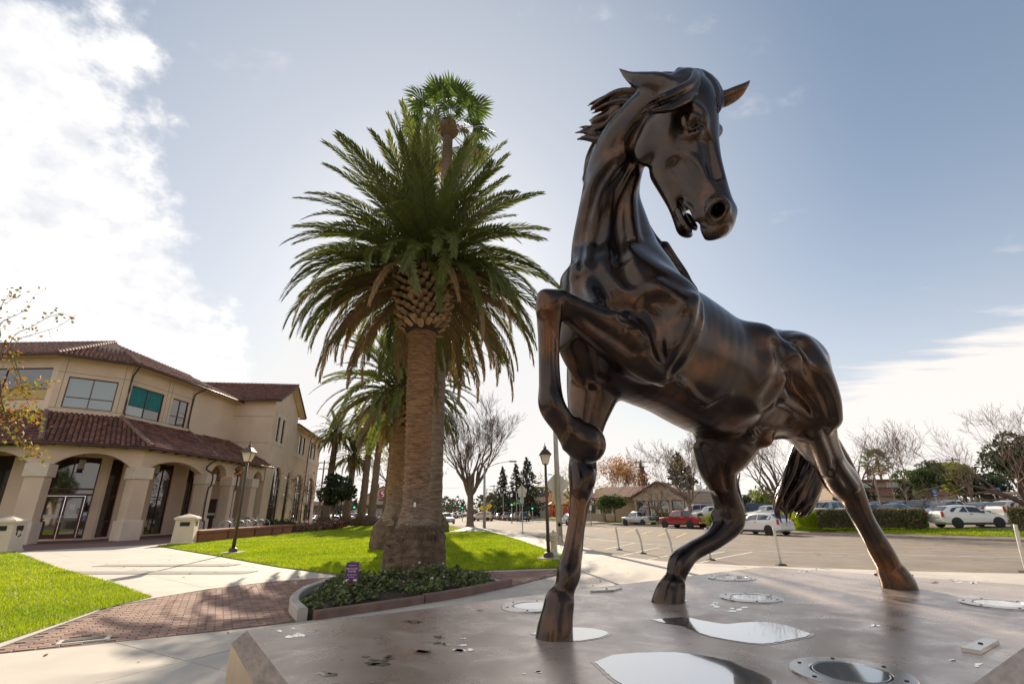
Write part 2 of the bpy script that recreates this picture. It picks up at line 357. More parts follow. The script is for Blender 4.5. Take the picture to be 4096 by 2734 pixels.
front=[(30,-6),(30,5.5),(11.9,12.5),(9.85,13.25),(6.45,15.0),(5.3,15.9),(4.55,16.5),(3.9,17.9),(3.55,18.8),(3.25,20.3),(3.0,23),(2.3,25.9),(1.65,29.9),(.45,39.4),(-1.5,44.5),(-3.1,50.7),(-4.9,56.5),(-5.0,50),(-5.3,43.4),(-10,42.3),(-19.9,43.3),(-19,42.3),(-9.9,41.4),(-2.1,41.5),(-1.0,36.4),(.35,28.6),(1.4,21.5),(1.77,19.2),(1.74,16.2),(1.3,15.0),(1.1,13.45),(-.10,11.5),(-1.06,10.3),(-2.22,9.14),(-3.2,8.36),(-4.14,7.75),(-4.93,7.37),(-5.47,7.07),(-6.24,6.72),(-6.5,6.15),(-6.8,-6)]
slabs(front,math.radians(-30.6),(3.05,3.05),(-3.72,6.31),lo=-14,hi=24)
upper=[(-24.3,25.1),(-14.85,16.97),(-9.7,12.85),(-7.35,10.95),(-6.95,12.0),(-6.05,13.15),(-5.0,13.72),(-4.6,13.9),(-7.2,16.15),(-11.45,20.4),(-19.4,28.1),(-19.7,30.5)]
slabs(upper,math.radians(-40),(1.9,2.6),(-11.5,15.85),lo=-14,hi=14)
# border strip of the brick band
def strip_poly(P,w0,w1): return list(polyoff(P,w0))+list(polyoff(P,w1))[::-1]
for k in range(1,len(bandU)-1,2):
    seg=bandU[k:k+3]
    if len(seg)<2: break
    q=strip_poly(seg,0.01,.24); sheet('kerb_strip',q,.006,M_conc,th=.03,parent=SW,kind=None)
# --- brick pavers
brick_region=bandU+[bandR[1],bandR[0],(-.15,11.65),(-.98,13.0),(-2.2,13.35),(-3.1,13.15),(-3.8,12.65),(-4.12,11.9),(-4.14,10.7),(-4.0,9.9),(-3.75,9.2),(-3.25,8.42)]+bandL[::-1][1:]
BA=math.radians(30); cB,sB=math.cos(BA),math.sin(BA)
cand=[]
for j in range(-60,110):
    for i in range(-60,60):
        x=(i+.5*(j%2))*.226; y=j*.106
        cx,cy=-4+x*cB-y*sB,8+x*sB+y*cB
        cand.append((cx,cy))
cand=np.array(cand); cand=cand[inpoly(cand,brick_region)]
ok=np.ones(len(cand),bool)
for dx,dy in ((.09,.04),(-.09,.04),(.09,-.04),(-.09,-.04)):
    ok&=inpoly(cand+np.array([dx*cB-dy*sB,dx*sB+dy*cB]),brick_region)
cand=cand[ok]; cand=cand[~((np.abs(cand[:,0]+5.72)<.25)&(np.abs(cand[:,1]-7.32)<.18))]
o_=np.argsort(np.hypot(cand[:,0],cand[:,1]+0)); cand=cand[o_]
vis=[k for k,(x,y) in enumerate(cand) if 0<2048+FPX*x/max(y*math.cos(PITCH)+(-CAMH)*math.sin(PITCH),.1)]
near=vis[:300]; rest=[k for k in range(len(cand)) if k not in set(near)]
bv=[MB().bbox((0,0,0),(.215,.098,.05),.006) for _ in range(1)][0]
bme=bpy.data.meshes.new('brick'); bme.from_pydata(bv.v,[],bv.f); bme.materials.append(M_brick)
sheet('paver_bed',brick_region,-.004,M_joint,th=.02,parent=SW,kind=None)
for k in near:
    o=bpy.data.objects.new('brick',bme); COL.objects.link(o); o.parent=SW; o.location=(cand[k][0],cand[k][1],-.018+_rr.uniform(-.0015,.0015)); o.rotation_euler=(_rr.gauss(0,.006),_rr.gauss(0,.006),BA+_rr.gauss(0,.01))
mb=MB()
for k in rest: mb.bbox((cand[k][0],cand[k][1],-.018+_rr.uniform(-.0015,.0015)),(.215,.098,.05),.006,BA)
o=mb.build('brick_paving',M_brick,SW); o['kind']='stuff'
# arcade floor of dark brick in front of the building
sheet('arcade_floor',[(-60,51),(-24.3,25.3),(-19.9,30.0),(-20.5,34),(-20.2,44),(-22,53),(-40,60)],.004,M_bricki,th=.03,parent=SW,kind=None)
# --- far block across the road
FK=[(35,16),(31,23.5),(27.8,28.7),(25.05,33.1),(22.5,37.8),(21.1,41.2),(20.5,46.7),(19.4,53.5),(17,59.4),(14,66.8),(11.9,76.7),(8.4,90.6),(3,115)]
FKs=[tuple(p) for p in cr(np.array(FK,float),3)]
def ribbon(name,d0,z0,d1,z1,m,kind='structure',P=FKs,parent=None,th=0):
    a=polyoff(P,-d0);b=polyoff(P,-d1); n=len(a); V=[(*p,z0) for p in a]+[(*p,z1) for p in b]
    return tag(link(name,mesh_np(name,V,[(i,i+1,n+i+1,n+i) for i in range(n-1)],False),m,parent),kind=kind)
M_kerb=mat('kerb_concrete',(.33,.27,.23),.9,var=.3,vscale=3)
M_walk=mat('far_walk',(.30,.235,.19),.9,var=.25,vscale=2)
ribbon('far_kerb',0,-.50,.03,-.31,M_kerb); ribbon('far_kerb_top',.03,-.31,1.5,-.27,M_walk)
ribbon('far_lawn',1.5,-.265,5.2,.0,M_turf); ribbon('parking_apron',5.2,.0,13,.26,M_asph); ribbon('parking_lot',13,.26,90,.32,M_asph)
def ribbon_blades(name,d0,z0,d1,z1,n):
    P=np.array(FKs[5:25]); k=_r.integers(0,len(P)-1,n); t=_r.uniform(0,1,n); c=P[k]+(P[k+1]-P[k])*t[:,None]; d=P[k+1]-P[k]; d/=np.linalg.norm(d,axis=1)[:,None]; nn=np.stack([d[:,1],-d[:,0]],1); u=_r.uniform(0,1,n)
    Q=c+nn*(d0+(d1-d0)*u)[:,None]; z=z0+(z1-z0)*u; a=_r.uniform(0,6.28,n); h=_r.uniform(.05,.12,n); dx=np.stack([np.cos(a),np.sin(a)],1)*.02
    V=np.zeros((n,3,3)); V[:,0,:2]=Q-dx;V[:,1,:2]=Q+dx;V[:,2,:2]=Q+_r.normal(0,.03,(n,2)); V[:,:2,2]=z[:,None]; V[:,2,2]=z+h
    o=link(name,mesh_np(name,V.reshape(-1,3),np.arange(n*3).reshape(-1,3),False),M_blade); o['kind']='stuff'
DW=FKs[:6]
ribbon('driveway',1.45,-.268,5.25,.012,M_walk,P=[tuple(p) for p in DW])
for k in range(5):
    t0=1.2+k*.75; i=int(t0); q=np.array(DW[i])+(np.array(DW[i+1])-np.array(DW[i]))*(t0-i); d_=np.array(DW[i+1])-np.array(DW[i]); d_/=np.linalg.norm(d_); n_=np.array([d_[1],-d_[0]]); V=[]
    for s_,u in ((-.06,2.2),(.06,2.2),(.06,5.1),(-.06,5.1)): c_=q+d_*(s_+(u-2.2)*.35)+n_*u; V.append((c_[0],c_[1],-.268+.28*(u-1.45)/3.8+.008))
    tag(link('driveway_stripe',mesh_np('driveway_stripe',V,[(0,1,2,3)],False),M_white),kind='structure')
ribbon_blades('far_grass',1.55,-.265,5.2,0,30000)
# --- road markings: thin sheets just above the asphalt
def paint(name,pts,wd,m,sub=6):
    P=cr(np.array([p[:2] for p in pts],float),sub); a=polyoff(P,wd/2);b=polyoff(P,-wd/2); V=[]
    for q in (a,b):
        for p in q: V.append((p[0],p[1],float(gz(p[0],p[1])[0])+.008))
    n=len(a); return tag(link(name,mesh_np(name,V,[(i,n+i,n+i+1,i+1) for i in range(n-1)],False),m),kind='structure')
def pl(*px): return [gpr(*p) for p in px]
paint('white_lane_line',pl((4300,2237),(4096,2231),(3600,2218),(3200,2209),(2900,2196),(2600,2177),(2335,2150),(2150,2120)),.13,M_white)
paint('yellow_line',pl((4300,2197),(4096,2190),(3600,2173),(3200,2159),(2986,2145),(2700,2128),(2340,2110)),.12,M_yellow)
paint('yellow_line',pl((4300,2206),(4096,2199),(3600,2183),(3200,2170),(2900,2152),(2640,2136),(2340,2113)),.12,M_yellow)
for a,b in (((2747,2130),(2703,2150)),((2612,2121),(2565,2136)),((2540,2116),(2500,2129)),((2470,2111),(2430,2122)),((2410,2107),(2375,2118)),((2680,2126),(2630,2143))):
    pa,pb=gpr(*a),gpr(*b); paint('yellow_hatch',[pa,(pa+pb)/2,pb],.11,M_yellow,3)
for a,b in (((2535,2172),(2420,2197)),((2640,2188),(2490,2222)),((2800,2200),(2590,2238)),((3010,2207),(2800,2250)),((2900,2205),(2700,2246))):
    pa,pb=gpr(*a),gpr(*b); paint('white_stripe',[pa,(pa+pb)/2,pb],.09,M_white,3)
# manhole/valve covers in the paving
# ================================================================== CAMPUS BUILDING
M_stucco=mat('stucco',(.74,.565,.425),.9,var=.15,vscale=.45,bump=.35,bscale=120,bdist=.004)
M_cap=mat('cast_stone',(.73,.61,.49),.88,var=.12,vscale=1.2,bump=.2,bscale=60,bdist=.004)
M_tile=mat('roof_tile',(.25,.10,.062),.62,island=.45,col2=(.13,.06,.05),vscale=1.7)
M_ridge=mat('ridge_tile',(.24,.11,.075),.75,island=.25,col2=(.20,.16,.13),vscale=2.5)
M_gut=mat('brown_metal',(.075,.035,.025),.5)
M_frame=mat('window_frame',(.10,.022,.02),.45)
M_glass=glass('window_glass',(.022,.028,.026))
M_glassb=glass('blind_glass',(.19,.25,.27),.10)
M_glassd=glass('shadow_glass',(.010,.010,.009))
M_teal=mat('teal_curtain',(.01,.20,.20),.7,var=.3,vscale=3)
M_dark=mat('dark_metal',(.03,.028,.026),.45)
M_lampg=mat('frosted_glass',(.75,.70,.60),.4,trans=.6)
M_signw=mat('sign_white',(.75,.74,.70),.6); M_red=mat('sign_red',(.45,.03,.04),.6); M_blue=mat('sign_blue',(.02,.14,.45),.5)
BLD=thing('campus_building','two storey tan stucco building with red tile roofs and an arcade of square columns','building',(-27,45,0))
def bl(mb,name,m,parent=None,smooth=False):
    o=mb.build(name,m,None,smooth); p=parent or BLD; o.parent=p; o.matrix_parent_inverse=Matrix.Translation(Vector(BLD.location)).inverted() if p is BLD else Matrix.Identity(4); return o
# all building meshes are made in world coordinates; sub-parts inherit the part's transform
class Wall:
    def __init__(s,P,Q):
        s.P=np.array(P,float); s.L=np.linalg.norm(np.array(Q)-s.P); s.u=(np.array(Q,float)-s.P)/s.L; s.n=np.array([s.u[1],-s.u[0]])
    def pt(s,u,z,d=0): q=s.P+s.u*u+s.n*d; return (q[0],q[1],z)
    def loc(s,px,py):
        p=onpl(px,py,s.P,s.P+s.u); return float((p[:2]-s.P)@s.u),float(p[2])
    def hole(s,pxs,z0=None,z1=None):
        q=[s.loc(*p) for p in pxs]; us=sorted(a for a,_ in q); zs=sorted(b for _,b in q); n=len(q)//2
        return [sum(us[:n])/n,sum(us[n:])/len(us[n:]),sum(zs[:n])/n if z0 is None else z0,sum(zs[n:])/len(zs[n:]) if z1 is None else z1]
    def panel(s,mb,U0,U1,z0,z1,holes,rev=.18):
        us=sorted({U0,U1,*[h[0] for h in holes],*[h[1] for h in holes]}); zs=sorted({z0,z1,*[h[2] for h in holes],*[h[3] for h in holes]})
        us=[x for x in us if U0<=x<=U1]; zs=[x for x in zs if z0<=x<=z1]
        for a,b in zip(us,us[1:]):
            for c,d in zip(zs,zs[1:]):
                m=((a+b)/2,(c+d)/2)
                if any(h[0]<m[0]<h[1] and h[2]<m[1]<h[3] for h in holes): continue
                mb.add([s.pt(a,c),s.pt(b,c),s.pt(b,d),s.pt(a,d)],[(0,1,2,3)])
        for a,b,c,d in [h[:4] for h in holes]:
            for (p,q) in (((a,c),(a,d)),((a,d),(b,d)),((b,d),(b,c)),((b,c),(a,c))):
                mb.add([s.pt(*p),s.pt(*q),s.pt(*q,-rev),s.pt(*p,-rev)],[(0,1,2,3)])
    def bar(s,mb,a,b,c,d,d0,d1):
        V=[s.pt(u,z,k) for u in (a,b) for z in (c,d) for k in (d0,d1)]
        mb.add(V,[(0,1,3,2),(4,6,7,5),(0,4,5,1),(2,3,7,6),(0,2,6,4),(1,5,7,3)])
    def window(s,h,us=(.5,),zs=(.35,),glassm=None,fw=.07,dep=.15,name='window',arched=False,mats=None):
        a,b,c,d=h[:4]; mb=MB()
        s.bar(mb,a,a+fw,c,d,-dep,-dep+.09); s.bar(mb,b-fw,b,c,d,-dep,-dep+.09); s.bar(mb,a+fw,b-fw,c,c+fw,-dep,-dep+.09); s.bar(mb,a+fw,b-fw,d-fw,d,-dep,-dep+.09)
        ucut=[a+fw]+[a+(b-a)*t for t in us]+[b-fw]; zcut=[c+fw]+[c+(d-c)*t for t in zs]+[d-fw]
        for t in ucut[1:-1]: s.bar(mb,t-fw*.4,t+fw*.4,c+fw,d-fw,-dep+.005,-dep+.08)
        for t in zcut[1:-1]:
            for u0,u1 in zip(ucut,ucut[1:]): s.bar(mb,u0+fw*.4,u1-fw*.4,t-fw*.4,t+fw*.4,-dep+.005,-dep+.075)
        o=bl(mb,name,M_frame); k=0
        for z0,z1 in zip(zcut,zcut[1:]):
            for u0,u1 in zip(ucut,ucut[1:]):
                p=MB().add([s.pt(u0,z0,-dep+.03),s.pt(u1,z0,-dep+.03),s.pt(u1,z1,-dep+.03),s.pt(u0,z1,-dep+.03)],[(0,1,2,3)])
                g=mats[k] if mats else (glassm or M_glass); k+=1
                bl(p,'pane',g,o)
        return o
B=[(-60,33.99),(-33.26,33.99),(-30.07,36.82),(-29.53,44.1),(-29.3,52.5)]
WB=[Wall(B[i],B[i+1]) for i in range(4)]
ZT=12.95
H0=[19.5,WB[0].loc(210,1489)[0],9.5,11.9]
H1=WB[1].hole([(277,1499),(475,1531),(245,1620),(446,1649)],9.05,11.35)
H2=WB[2].hole([(529,1540),(660,1575),(504,1658),(638,1680)],8.95,11.3)
H3=WB[2].hole([(695,1585),(756,1613),(673,1693),(737,1712)],8.95,11.25)
D1=[WB[1].loc(175,1980)[0]-.35,WB[1].loc(330,2147)[0],.10,5.62]
L1=WB[1].L
H1=[max(.15,H1[0]),min(L1-.15,H1[1]),H1[2],H1[3]]; D1=[max(.2,D1[0]),min(L1-.1,D1[1]),D1[2],D1[3]]
G0=[19.0,25.6,.10,5.6]
G2=[.25,1.35,.12,5.6]; G3=[4.6,6.5,.12,5.65]
G4=WB[3].hole([(714,2130),(742,2128),(750,1880),(780,1885)],.12,5.65); D2=WB[3].hole([(812,2122),(861,2122),(830,2000),(883,2000)],.10,3.0)
for k,hs in ((0,[H0,G0]),(1,[H1,D1]),(2,[H2,H3,G2,G3]),(3,[G4,D2])):
    mb=MB(); WB[k].panel(mb,0,WB[k].L,0,ZT,hs); bl(mb,'wall',M_stucco)
    # stucco control joints: shallow reveals
    if k: 
        j=MB(); WB[k].bar(j,.05,WB[k].L-.05,8.62,8.66,-.02,.035); bl(j,'string_course',M_cap)
for k,hs in ((1,[H1]),(2,[H2,H3])):
    j=MB()
    for h in hs:
        for u in (h[0]-.28,h[1]+.28): WB[k].bar(j,u-.012,u+.012,8.95,12.6,-.01,.005)
    WB[k].bar(j,.02,WB[k].L-.02,11.62,11.645,-.01,.006); WB[k].bar(j,.02,WB[k].L-.02,8.98,9.0,-.01,.006); bl(j,'wall_joint',M_gut)
M_warm=mat('painted_room_light',(.50,.36,.12),.6)  # plain yellow panes; the glow of a lit room is put into the colour
WB[0].window(H0,mats=[M_warm,M_warm,M_glass,M_glass]); WB[0].window(G0,us=(.33,.66),zs=(.45,.55,.97))
WB[1].window(H1,glassm=M_glassb); WB[2].window(H2,mats=[M_glassb,M_glass,M_teal,M_teal]); WB[2].window(H3,glassm=M_glassd,us=(.5,))
WB[2].window(G2,us=(),zs=(.2,.48,.52),glassm=M_glassd); WB[2].window(G3,us=(.45,),zs=(.2,.48,.52),glassm=M_glassd); WB[3].window(G4,us=(.6,),zs=(.3,.5),glassm=M_glassd)
# curtain wall with the double door
W=WB[1]; a,b,c,d=D1; dl,dr=a+.45,b-.40; dh=2.95
mb=MB()
for x0,x1,z0,z1 in ((a,a+.08,c,d),(b-.08,b,c,d),(a+.08,b-.08,d-.08,d),(a+.08,b-.08,dh,dh+.14),(a+.08,b-.08,dh+.40,dh+.52),(dl-.10,dl,c,dh),(dr,dr+.10,c,dh),((dl+dr)/2-.04,(dl+dr)/2+.04,dh+.52,d-.08)): W.bar(mb,x0,x1,z0,z1,-.18,-.06)
ent=bl(mb,'entrance_frame',M_frame)
for x0,x1,z0,z1 in ((a+.08,dl-.10,c,dh),(dr+.10,b-.08,c,dh),(a+.08,(dl+dr)/2-.04,dh+.52,d-.08),((dl+dr)/2+.04,b-.08,dh+.52,d-.08),(a+.08,b-.08,dh+.14,dh+.40)):
    bl(MB().add([W.pt(x0,z0,-.13),W.pt(x1,z0,-.13),W.pt(x1,z1,-.13),W.pt(x0,z1,-.13)],[(0,1,2,3)]),'pane',M_glassd,ent)
for sd,(x0,x1) in enumerate(((dl+.02,(dl+dr)/2-.012),((dl+dr)/2+.012,dr-.02))):
    mb=MB(); fw=.13
    W.bar(mb,x0,x0+fw,c+.02,dh-.02,-.16,-.09);W.bar(mb,x1-fw,x1,c+.02,dh-.02,-.16,-.09);W.bar(mb,x0+fw,x1-fw,c+.02,c+.32,-.16,-.09);W.bar(mb,x0+fw,x1-fw,dh-.15,dh-.02,-.16,-.09)
    dr_=bl(mb,'door',M_frame)
    bl(MB().add([W.pt(x0+fw,c+.32,-.12),W.pt(x1-fw,c+.32,-.12),W.pt(x1-fw,dh-.15,-.12),W.pt(x0+fw,dh-.15,-.12)],[(0,1,2,3)]),'pane',M_glass,dr_)
    hx=x1-.07 if sd==0 else x0+.07
    bl(MB().tube([W.pt(hx,c+1.1,-.09),W.pt(hx,c+1.1,-.0),W.pt(hx,c+1.5,-.0),W.pt(hx,c+1.5,-.09)],.018,6),'handle',M_signw,dr_)
    mb=MB(); W.bar(mb,x0+fw,x1-fw,c+1.38,c+1.60,-.118,-.112); st=bl(mb,'door_notice',M_signw,dr_)
    ang=math.atan2(W.u[1],W.u[0]); xm=(x0+x1)/2
    for txt,zz,sz in (('Residents and Guests Only',c+1.52,.085),):
        t=text_obj('door_lettering',txt,sz,M_red,dr_,W.pt(xm,zz,-.108),(math.pi/2,0,ang)); t['kind']='stuff'
mb=MB(); W.bar(mb,dr+.12,dr+.36,c+1.25,c+1.49,-.128,-.12); acc=bl(mb,'access_sign',M_blue)
mb=MB()
q=lambda u,z:W.pt(dr+.24+u,c+1.36+z,-.117)
mb.tube([q(-.02,.075),q(-.02,.0),q(.04,.0),q(.06,-.06)],.011,5); mb.tube([q(.05*math.cos(t)-.015,-.03+.05*math.sin(t)) for t in np.linspace(1.8,6.0,9)],.009,5); mb.lathe([(.016,-.01),(.016,.01)],q(-.02,.095),8)
bl(mb,'access_symbol',M_signw,acc)
mb=MB(); W.bar(mb,(dl+dr)/2+.35,(dl+dr)/2+.62,c+1.95,c+2.3,-.119,-.113); bl(mb,'paper_notice',M_signw)
# second door
W=WB[3]; a,b,c,d=D2; mb=MB()
for x0,x1,z0,z1 in ((a,a+.1,c,d),(b-.1,b,c,d),(a+.1,b-.1,d-.1,d),(a+.1,b-.1,c,c+.25)): W.bar(mb,x0,x1,z0,z1,-.15,-.06)
d2=bl(mb,'door',M_frame); bl(MB().add([W.pt(a+.1,c+.25,-.12),W.pt(b-.1,c+.25,-.12),W.pt(b-.1,d-.1,-.12),W.pt(a+.1,d-.1,-.12)],[(0,1,2,3)]),'pane',M_glassd,d2)
mb=MB(); W.bar(mb,a+.2,b-.35,c+1.4,c+1.62,-.115,-.108); bl(mb,'door_notice',M_signw,d2)
# ---- arcade
A=[(-60,31.45),(-30.1,31.45),(-26.2,34.9),(-25.7,41.7),(-25.35,50.7)]
WA=[Wall(A[i],A[i+1]) for i in range(4)]
def column(pos,ang,k=1.0):
    mb=MB(); mb.bbox((pos[0],pos[1],2.6),(1.0*k,1.0*k,2.7),.02,ang); o=bl(mb,'column',M_stucco)
    bl(MB().bbox((pos[0],pos[1],.63),(1.26*k,1.26*k,1.26),.03,ang),'column_base',M_cap,o); bl(MB().bbox((pos[0],pos[1],4.36),(1.22*k,1.22*k,.8),.02,ang),'capital',M_cap,o)
cols=[((-37.5,31.5),0),((-30.1,31.6),.36),((-26.3,35.0),1.1),((-25.75,41.7),1.5),((-25.45,44.9),1.53),((-25.4,48.3),1.53)]
for p,a_ in cols: column(p,a_,1.0 if p[1]<40 else .92)
def arch_wall(W,U0,U1,opens,z1,zs=4.72,th=.55):
    mb=MB(); pts=[]
    cuts=[U0]
    for a,b,rise in opens:
        pts.append((cuts[-1],a,None)); pts.append((a,b,rise)); cuts.append(b)
    pts.append((cuts[-1],U1,None))
    for a,b,rise in pts:
        if rise is None:
            if b-a<.02: continue
            for dd in (0,-th): mb.add([W.pt(a,zs,dd),W.pt(b,zs,dd),W.pt(b,z1,dd),W.pt(a,z1,dd)],[(0,1,2,3)])
            mb.add([W.pt(a,zs,0),W.pt(b,zs,0),W.pt(b,zs,-th),W.pt(a,zs,-th)],[(3,2,1,0)])
        else:
            n=20; us=np.linspace(a,b,n+1); hw=(b-a)/2
            if rise<hw*.95:
                R=(hw*hw+rise*rise)/(2*rise); zz=[zs+math.sqrt(max(R*R-(u-(a+b)/2)**2,0))-(R-rise) for u in us]
            else: zz=[zs+rise*math.sqrt(max(1-((u-(a+b)/2)/hw)**2,0)) for u in us]
            for i in range(n):
                for dd in (0,-th): mb.add([W.pt(us[i],zz[i],dd),W.pt(us[i+1],zz[i+1],dd),W.pt(us[i+1],z1,dd),W.pt(us[i],z1,dd)],[(0,1,2,3)])
                mb.add([W.pt(us[i],zz[i],0),W.pt(us[i+1],zz[i+1],0),W.pt(us[i+1],zz[i+1],-th),W.pt(us[i],zz[i],-th)],[(3,2,1,0)])
    return bl(mb,'arcade_wall',M_stucco)
ZE=6.1
arch_wall(WA[0],15,WA[0].L,[(23.0,29.3,.95)],ZE); arch_wall(WA[1],0,WA[1].L,[(.55,WA[1].L-.6,.85)],ZE)
arch_wall(WA[2],0,WA[2].L,[(.6,WA[2].L-.55,.70)],ZE); arch_wall(WA[3],0,WA[3].L,[(.55,2.75,.95),(3.75,6.0,.95),(7.1,8.7,.8)],ZE)
Ab=polyoff(A,.3); 
# arcade ceiling
cl=[*[(p[0],p[1]) for p in A],*B[::-1]]
sheet('soffit',cl,5.95,M_stucco,th=.05,kind=None).parent=BLD; bpy.data.objects['soffit'].matrix_parent_inverse=Matrix.Translation(Vector(BLD.location)).inverted()
# ---- tiled roofs
def tile_shape():
    V=[];F=[]
    for r,y,z in ((.125,0,.055),(.105,.47,.0)):
        for k in range(5):
            a=math.pi*k/4; V.append((r*math.cos(a),y,z+r*.8*math.sin(a)))
    for k in range(4): F.append((k+1,k,5+k,6+k))
    n=len(V); V+=[(r*.0+.0,0,.055)]; 
    for k in range(4): F.append((k,k+1,n))
    return np.array(V),F
TV,TF=tile_shape(); tile_me=bpy.data.meshes.new('roof_tile'); tile_me.from_pydata([tuple(v) for v in TV],[],TF); tile_me.materials.append(M_tile)
_tr=random.Random(8)
def tiled(E0,E1,T1,T0,parent,nparts=0,sp=.285,cs=.40):
    """pitched roof facet: eave E0-E1, top T0-T1; pan sheet + rows of barrel tiles"""
    E0,E1,T0,T1=[np.array(p,float) for p in (E0,E1,T0,T1)]
    pan=bl(MB().add([E0,E1,T1,T0],[(0,1,2,3)]),'roof_slope',M_tile,parent if parent is not BLD else None)
    ex=E1-E0; L=np.linalg.norm(ex); ex/=L; n=np.cross(ex,(T0+T1)/2-(E0+E1)/2); n/=np.linalg.norm(n); ey=np.cross(n,ex)
    if n[2]<0: n=-n
    to2=lambda p:((p-E0)@ex,(p-E0)@ey); poly=[to2(E0),to2(E1),to2(T1),to2(T0)]; xs=[p[0] for p in poly]; ym=max(p[1] for p in poly)
    C=[]
    for i in range(int(min(xs)/sp)-1,int(max(xs)/sp)+2):
        for j in range(int(ym/cs)+1): C.append((i*sp+.14,j*cs))
    C=np.array(C); ok=inpoly(C+[0,.15],poly)&inpoly(C+[.05,.15],poly)&inpoly(C+[-.05,.15],poly); C=C[ok]
    Rm=np.stack([ex,ey,n],1); g=[]
    pos=E0+C[:,0:1]*ex+C[:,1:2]*ey
    order=np.argsort(np.linalg.norm(pos-CAM,axis=1)); seln=set(order[:nparts].tolist())
    mb=MB()
    for k in range(len(C)):
        j=_tr.gauss(0,.012); 
        if k in seln:
            o=bpy.data.objects.new('tile',tile_me); COL.objects.link(o); M4=Matrix([[Rm[0,0],Rm[0,1],Rm[0,2],pos[k][0]],[Rm[1,0],Rm[1,1],Rm[1,2],pos[k][1]],[Rm[2,0],Rm[2,1],Rm[2,2],pos[k][2]],[0,0,0,1]]); o.parent=pan; o.matrix_parent_inverse=Matrix.Identity(4); o.matrix_local=M4@Matrix.Rotation(j,4,'Z')
        else:
            mb.add(pos[k]+(TV+np.array([_tr.gauss(0,.008),_tr.gauss(0,.01),_tr.gauss(0,.006)]))@Rm.T,TF)
    if mb.v: o=bl(mb,'tile_field',M_tile,pan); o['kind']='stuff'
    return pan
def hip(P,Q,parent=None,r=.17):
    P,Q=np.array(P,float),np.array(Q,float); n=max(2,int(np.linalg.norm(Q-P)/.42)); mb=MB()
    for i in range(n):
        a=P+(Q-P)*i/n; b=P+(Q-P)*(i+1.12)/n; mb.tube([a+[0,0,.05],b+[0,0,.03]],[r,r*.84],9)
    return bl(mb,'hip_tiles',M_ridge)
EA=polyoff(A,-.75); zE0,zT0=6.05,8.62
for k,npt in ((0,60),(1,130),(2,90),(3,0)):
    e0,e1=EA[k],EA[k+1]; t0,t1=B[k],B[k+1]
    if k==0: e0=(-48,e0[1]); t0=(-48,t0[1])
    tiled((*e0,zE0),(*e1,zE0),(*t1,zT0),(*t0,zT0),BLD,npt)
for k in (1,2,3): hip((*EA[k],zE0+.06),(*B[k],zT0+.05))
def gutter(P,z,w=.16,h=.15):
    mb=MB(); mb.tube([(p[0],p[1],z) for p in P],.085,8); return bl(mb,'gutter',M_gut,None,True)
gutter([(-48,EA[0][1]-.08)]+[tuple(p) for p in polyoff(EA,-.08)[1:]],zE0-.06)
mb=MB()
for k in range(4):
    Wl=Wall(A[k],A[k+1])
    for u in np.arange(.4 if k else 14,Wl.L,1.25): Wl.bar(mb,u-.05,u+.05,ZE-.16,ZE-.06,0,.72)
bl(mb,'rafter_tail',M_gut)
# upper roof
EB=polyoff(B,-.85); zE1=12.72; RB=polyoff(B,6.8); zR=16.2
RB=[np.array((-60,40.8)),np.array((-35.6,40.8)),np.array((-36.2,41.6)),np.array((-36.3,45.5)),np.array((-36.2,52.5))]
for k,npt in ((0,0),(1,20),(2,0),(3,0)):
    e0,e1,t0,t1=EB[k],EB[k+1],RB[k],RB[k+1]
    if k==0: e0=(-50,e0[1]); t0=(-50,t0[1])
    if k==3: e1=(e1[0],50.3); t1=(t1[0],50.3)
    tiled((*e0,zE1),(*e1,zE1),(*t1,zR),(*t0,zR),BLD,npt)
for k in (1,2,3): hip((*EB[k],zE1+.06),(*RB[k],zR+.05))
hip((-50,40.8,zR),(*RB[1],zR)); hip((*RB[1],zR),(*RB[2],zR)); hip((*RB[2],zR),(*RB[4],zR))
gutter([(-50,EB[0][1]-.08)]+[tuple(p) for p in polyoff(EB,-.08)[1:4]]+[(polyoff(EB,-.08)[4][0],50.2)],zE1-.07)
bl(MB().add([(*p,zE1-.06) for p in [(-50,EB[0][1]),*EB[1:4],(EB[4][0],50.2)]]+[(*p,zE1-.02) for p in [(B[4][0],50.2),*B[3:0:-1],(-50,B[0][1])]],[(9,8,1,0),(8,7,2,1),(7,6,3,2),(6,5,4,3)]),'eave_soffit',M_stucco)
# ---- gabled wing
dS=np.array([-.16,.99]); dS/=np.linalg.norm(dS); nS=np.array([dS[1],-dS[0]])   # outward (towards the lawn)
W1=np.array([-25.4,51.0]); WE=13.05; GD=9.3
WF=Wall(W1-nS*11,W1); WG=Wall(W1,W1+dS*GD); WR=Wall(W1-nS*.6+dS*GD,W1-nS*.6+dS*26)
mb=MB(); WF.panel(mb,0,11,0,WE,[]); bl(mb,'wall',M_stucco)
jn=MB(); WF.bar(jn,.2,10.98,11.28,11.31,-.01,.006); WF.bar(jn,.2,10.98,8.55,8.58,-.01,.006); WF.bar(jn,5.2,5.23,6.5,12.9,-.01,.006); bl(jn,'wall_joint',M_gut)
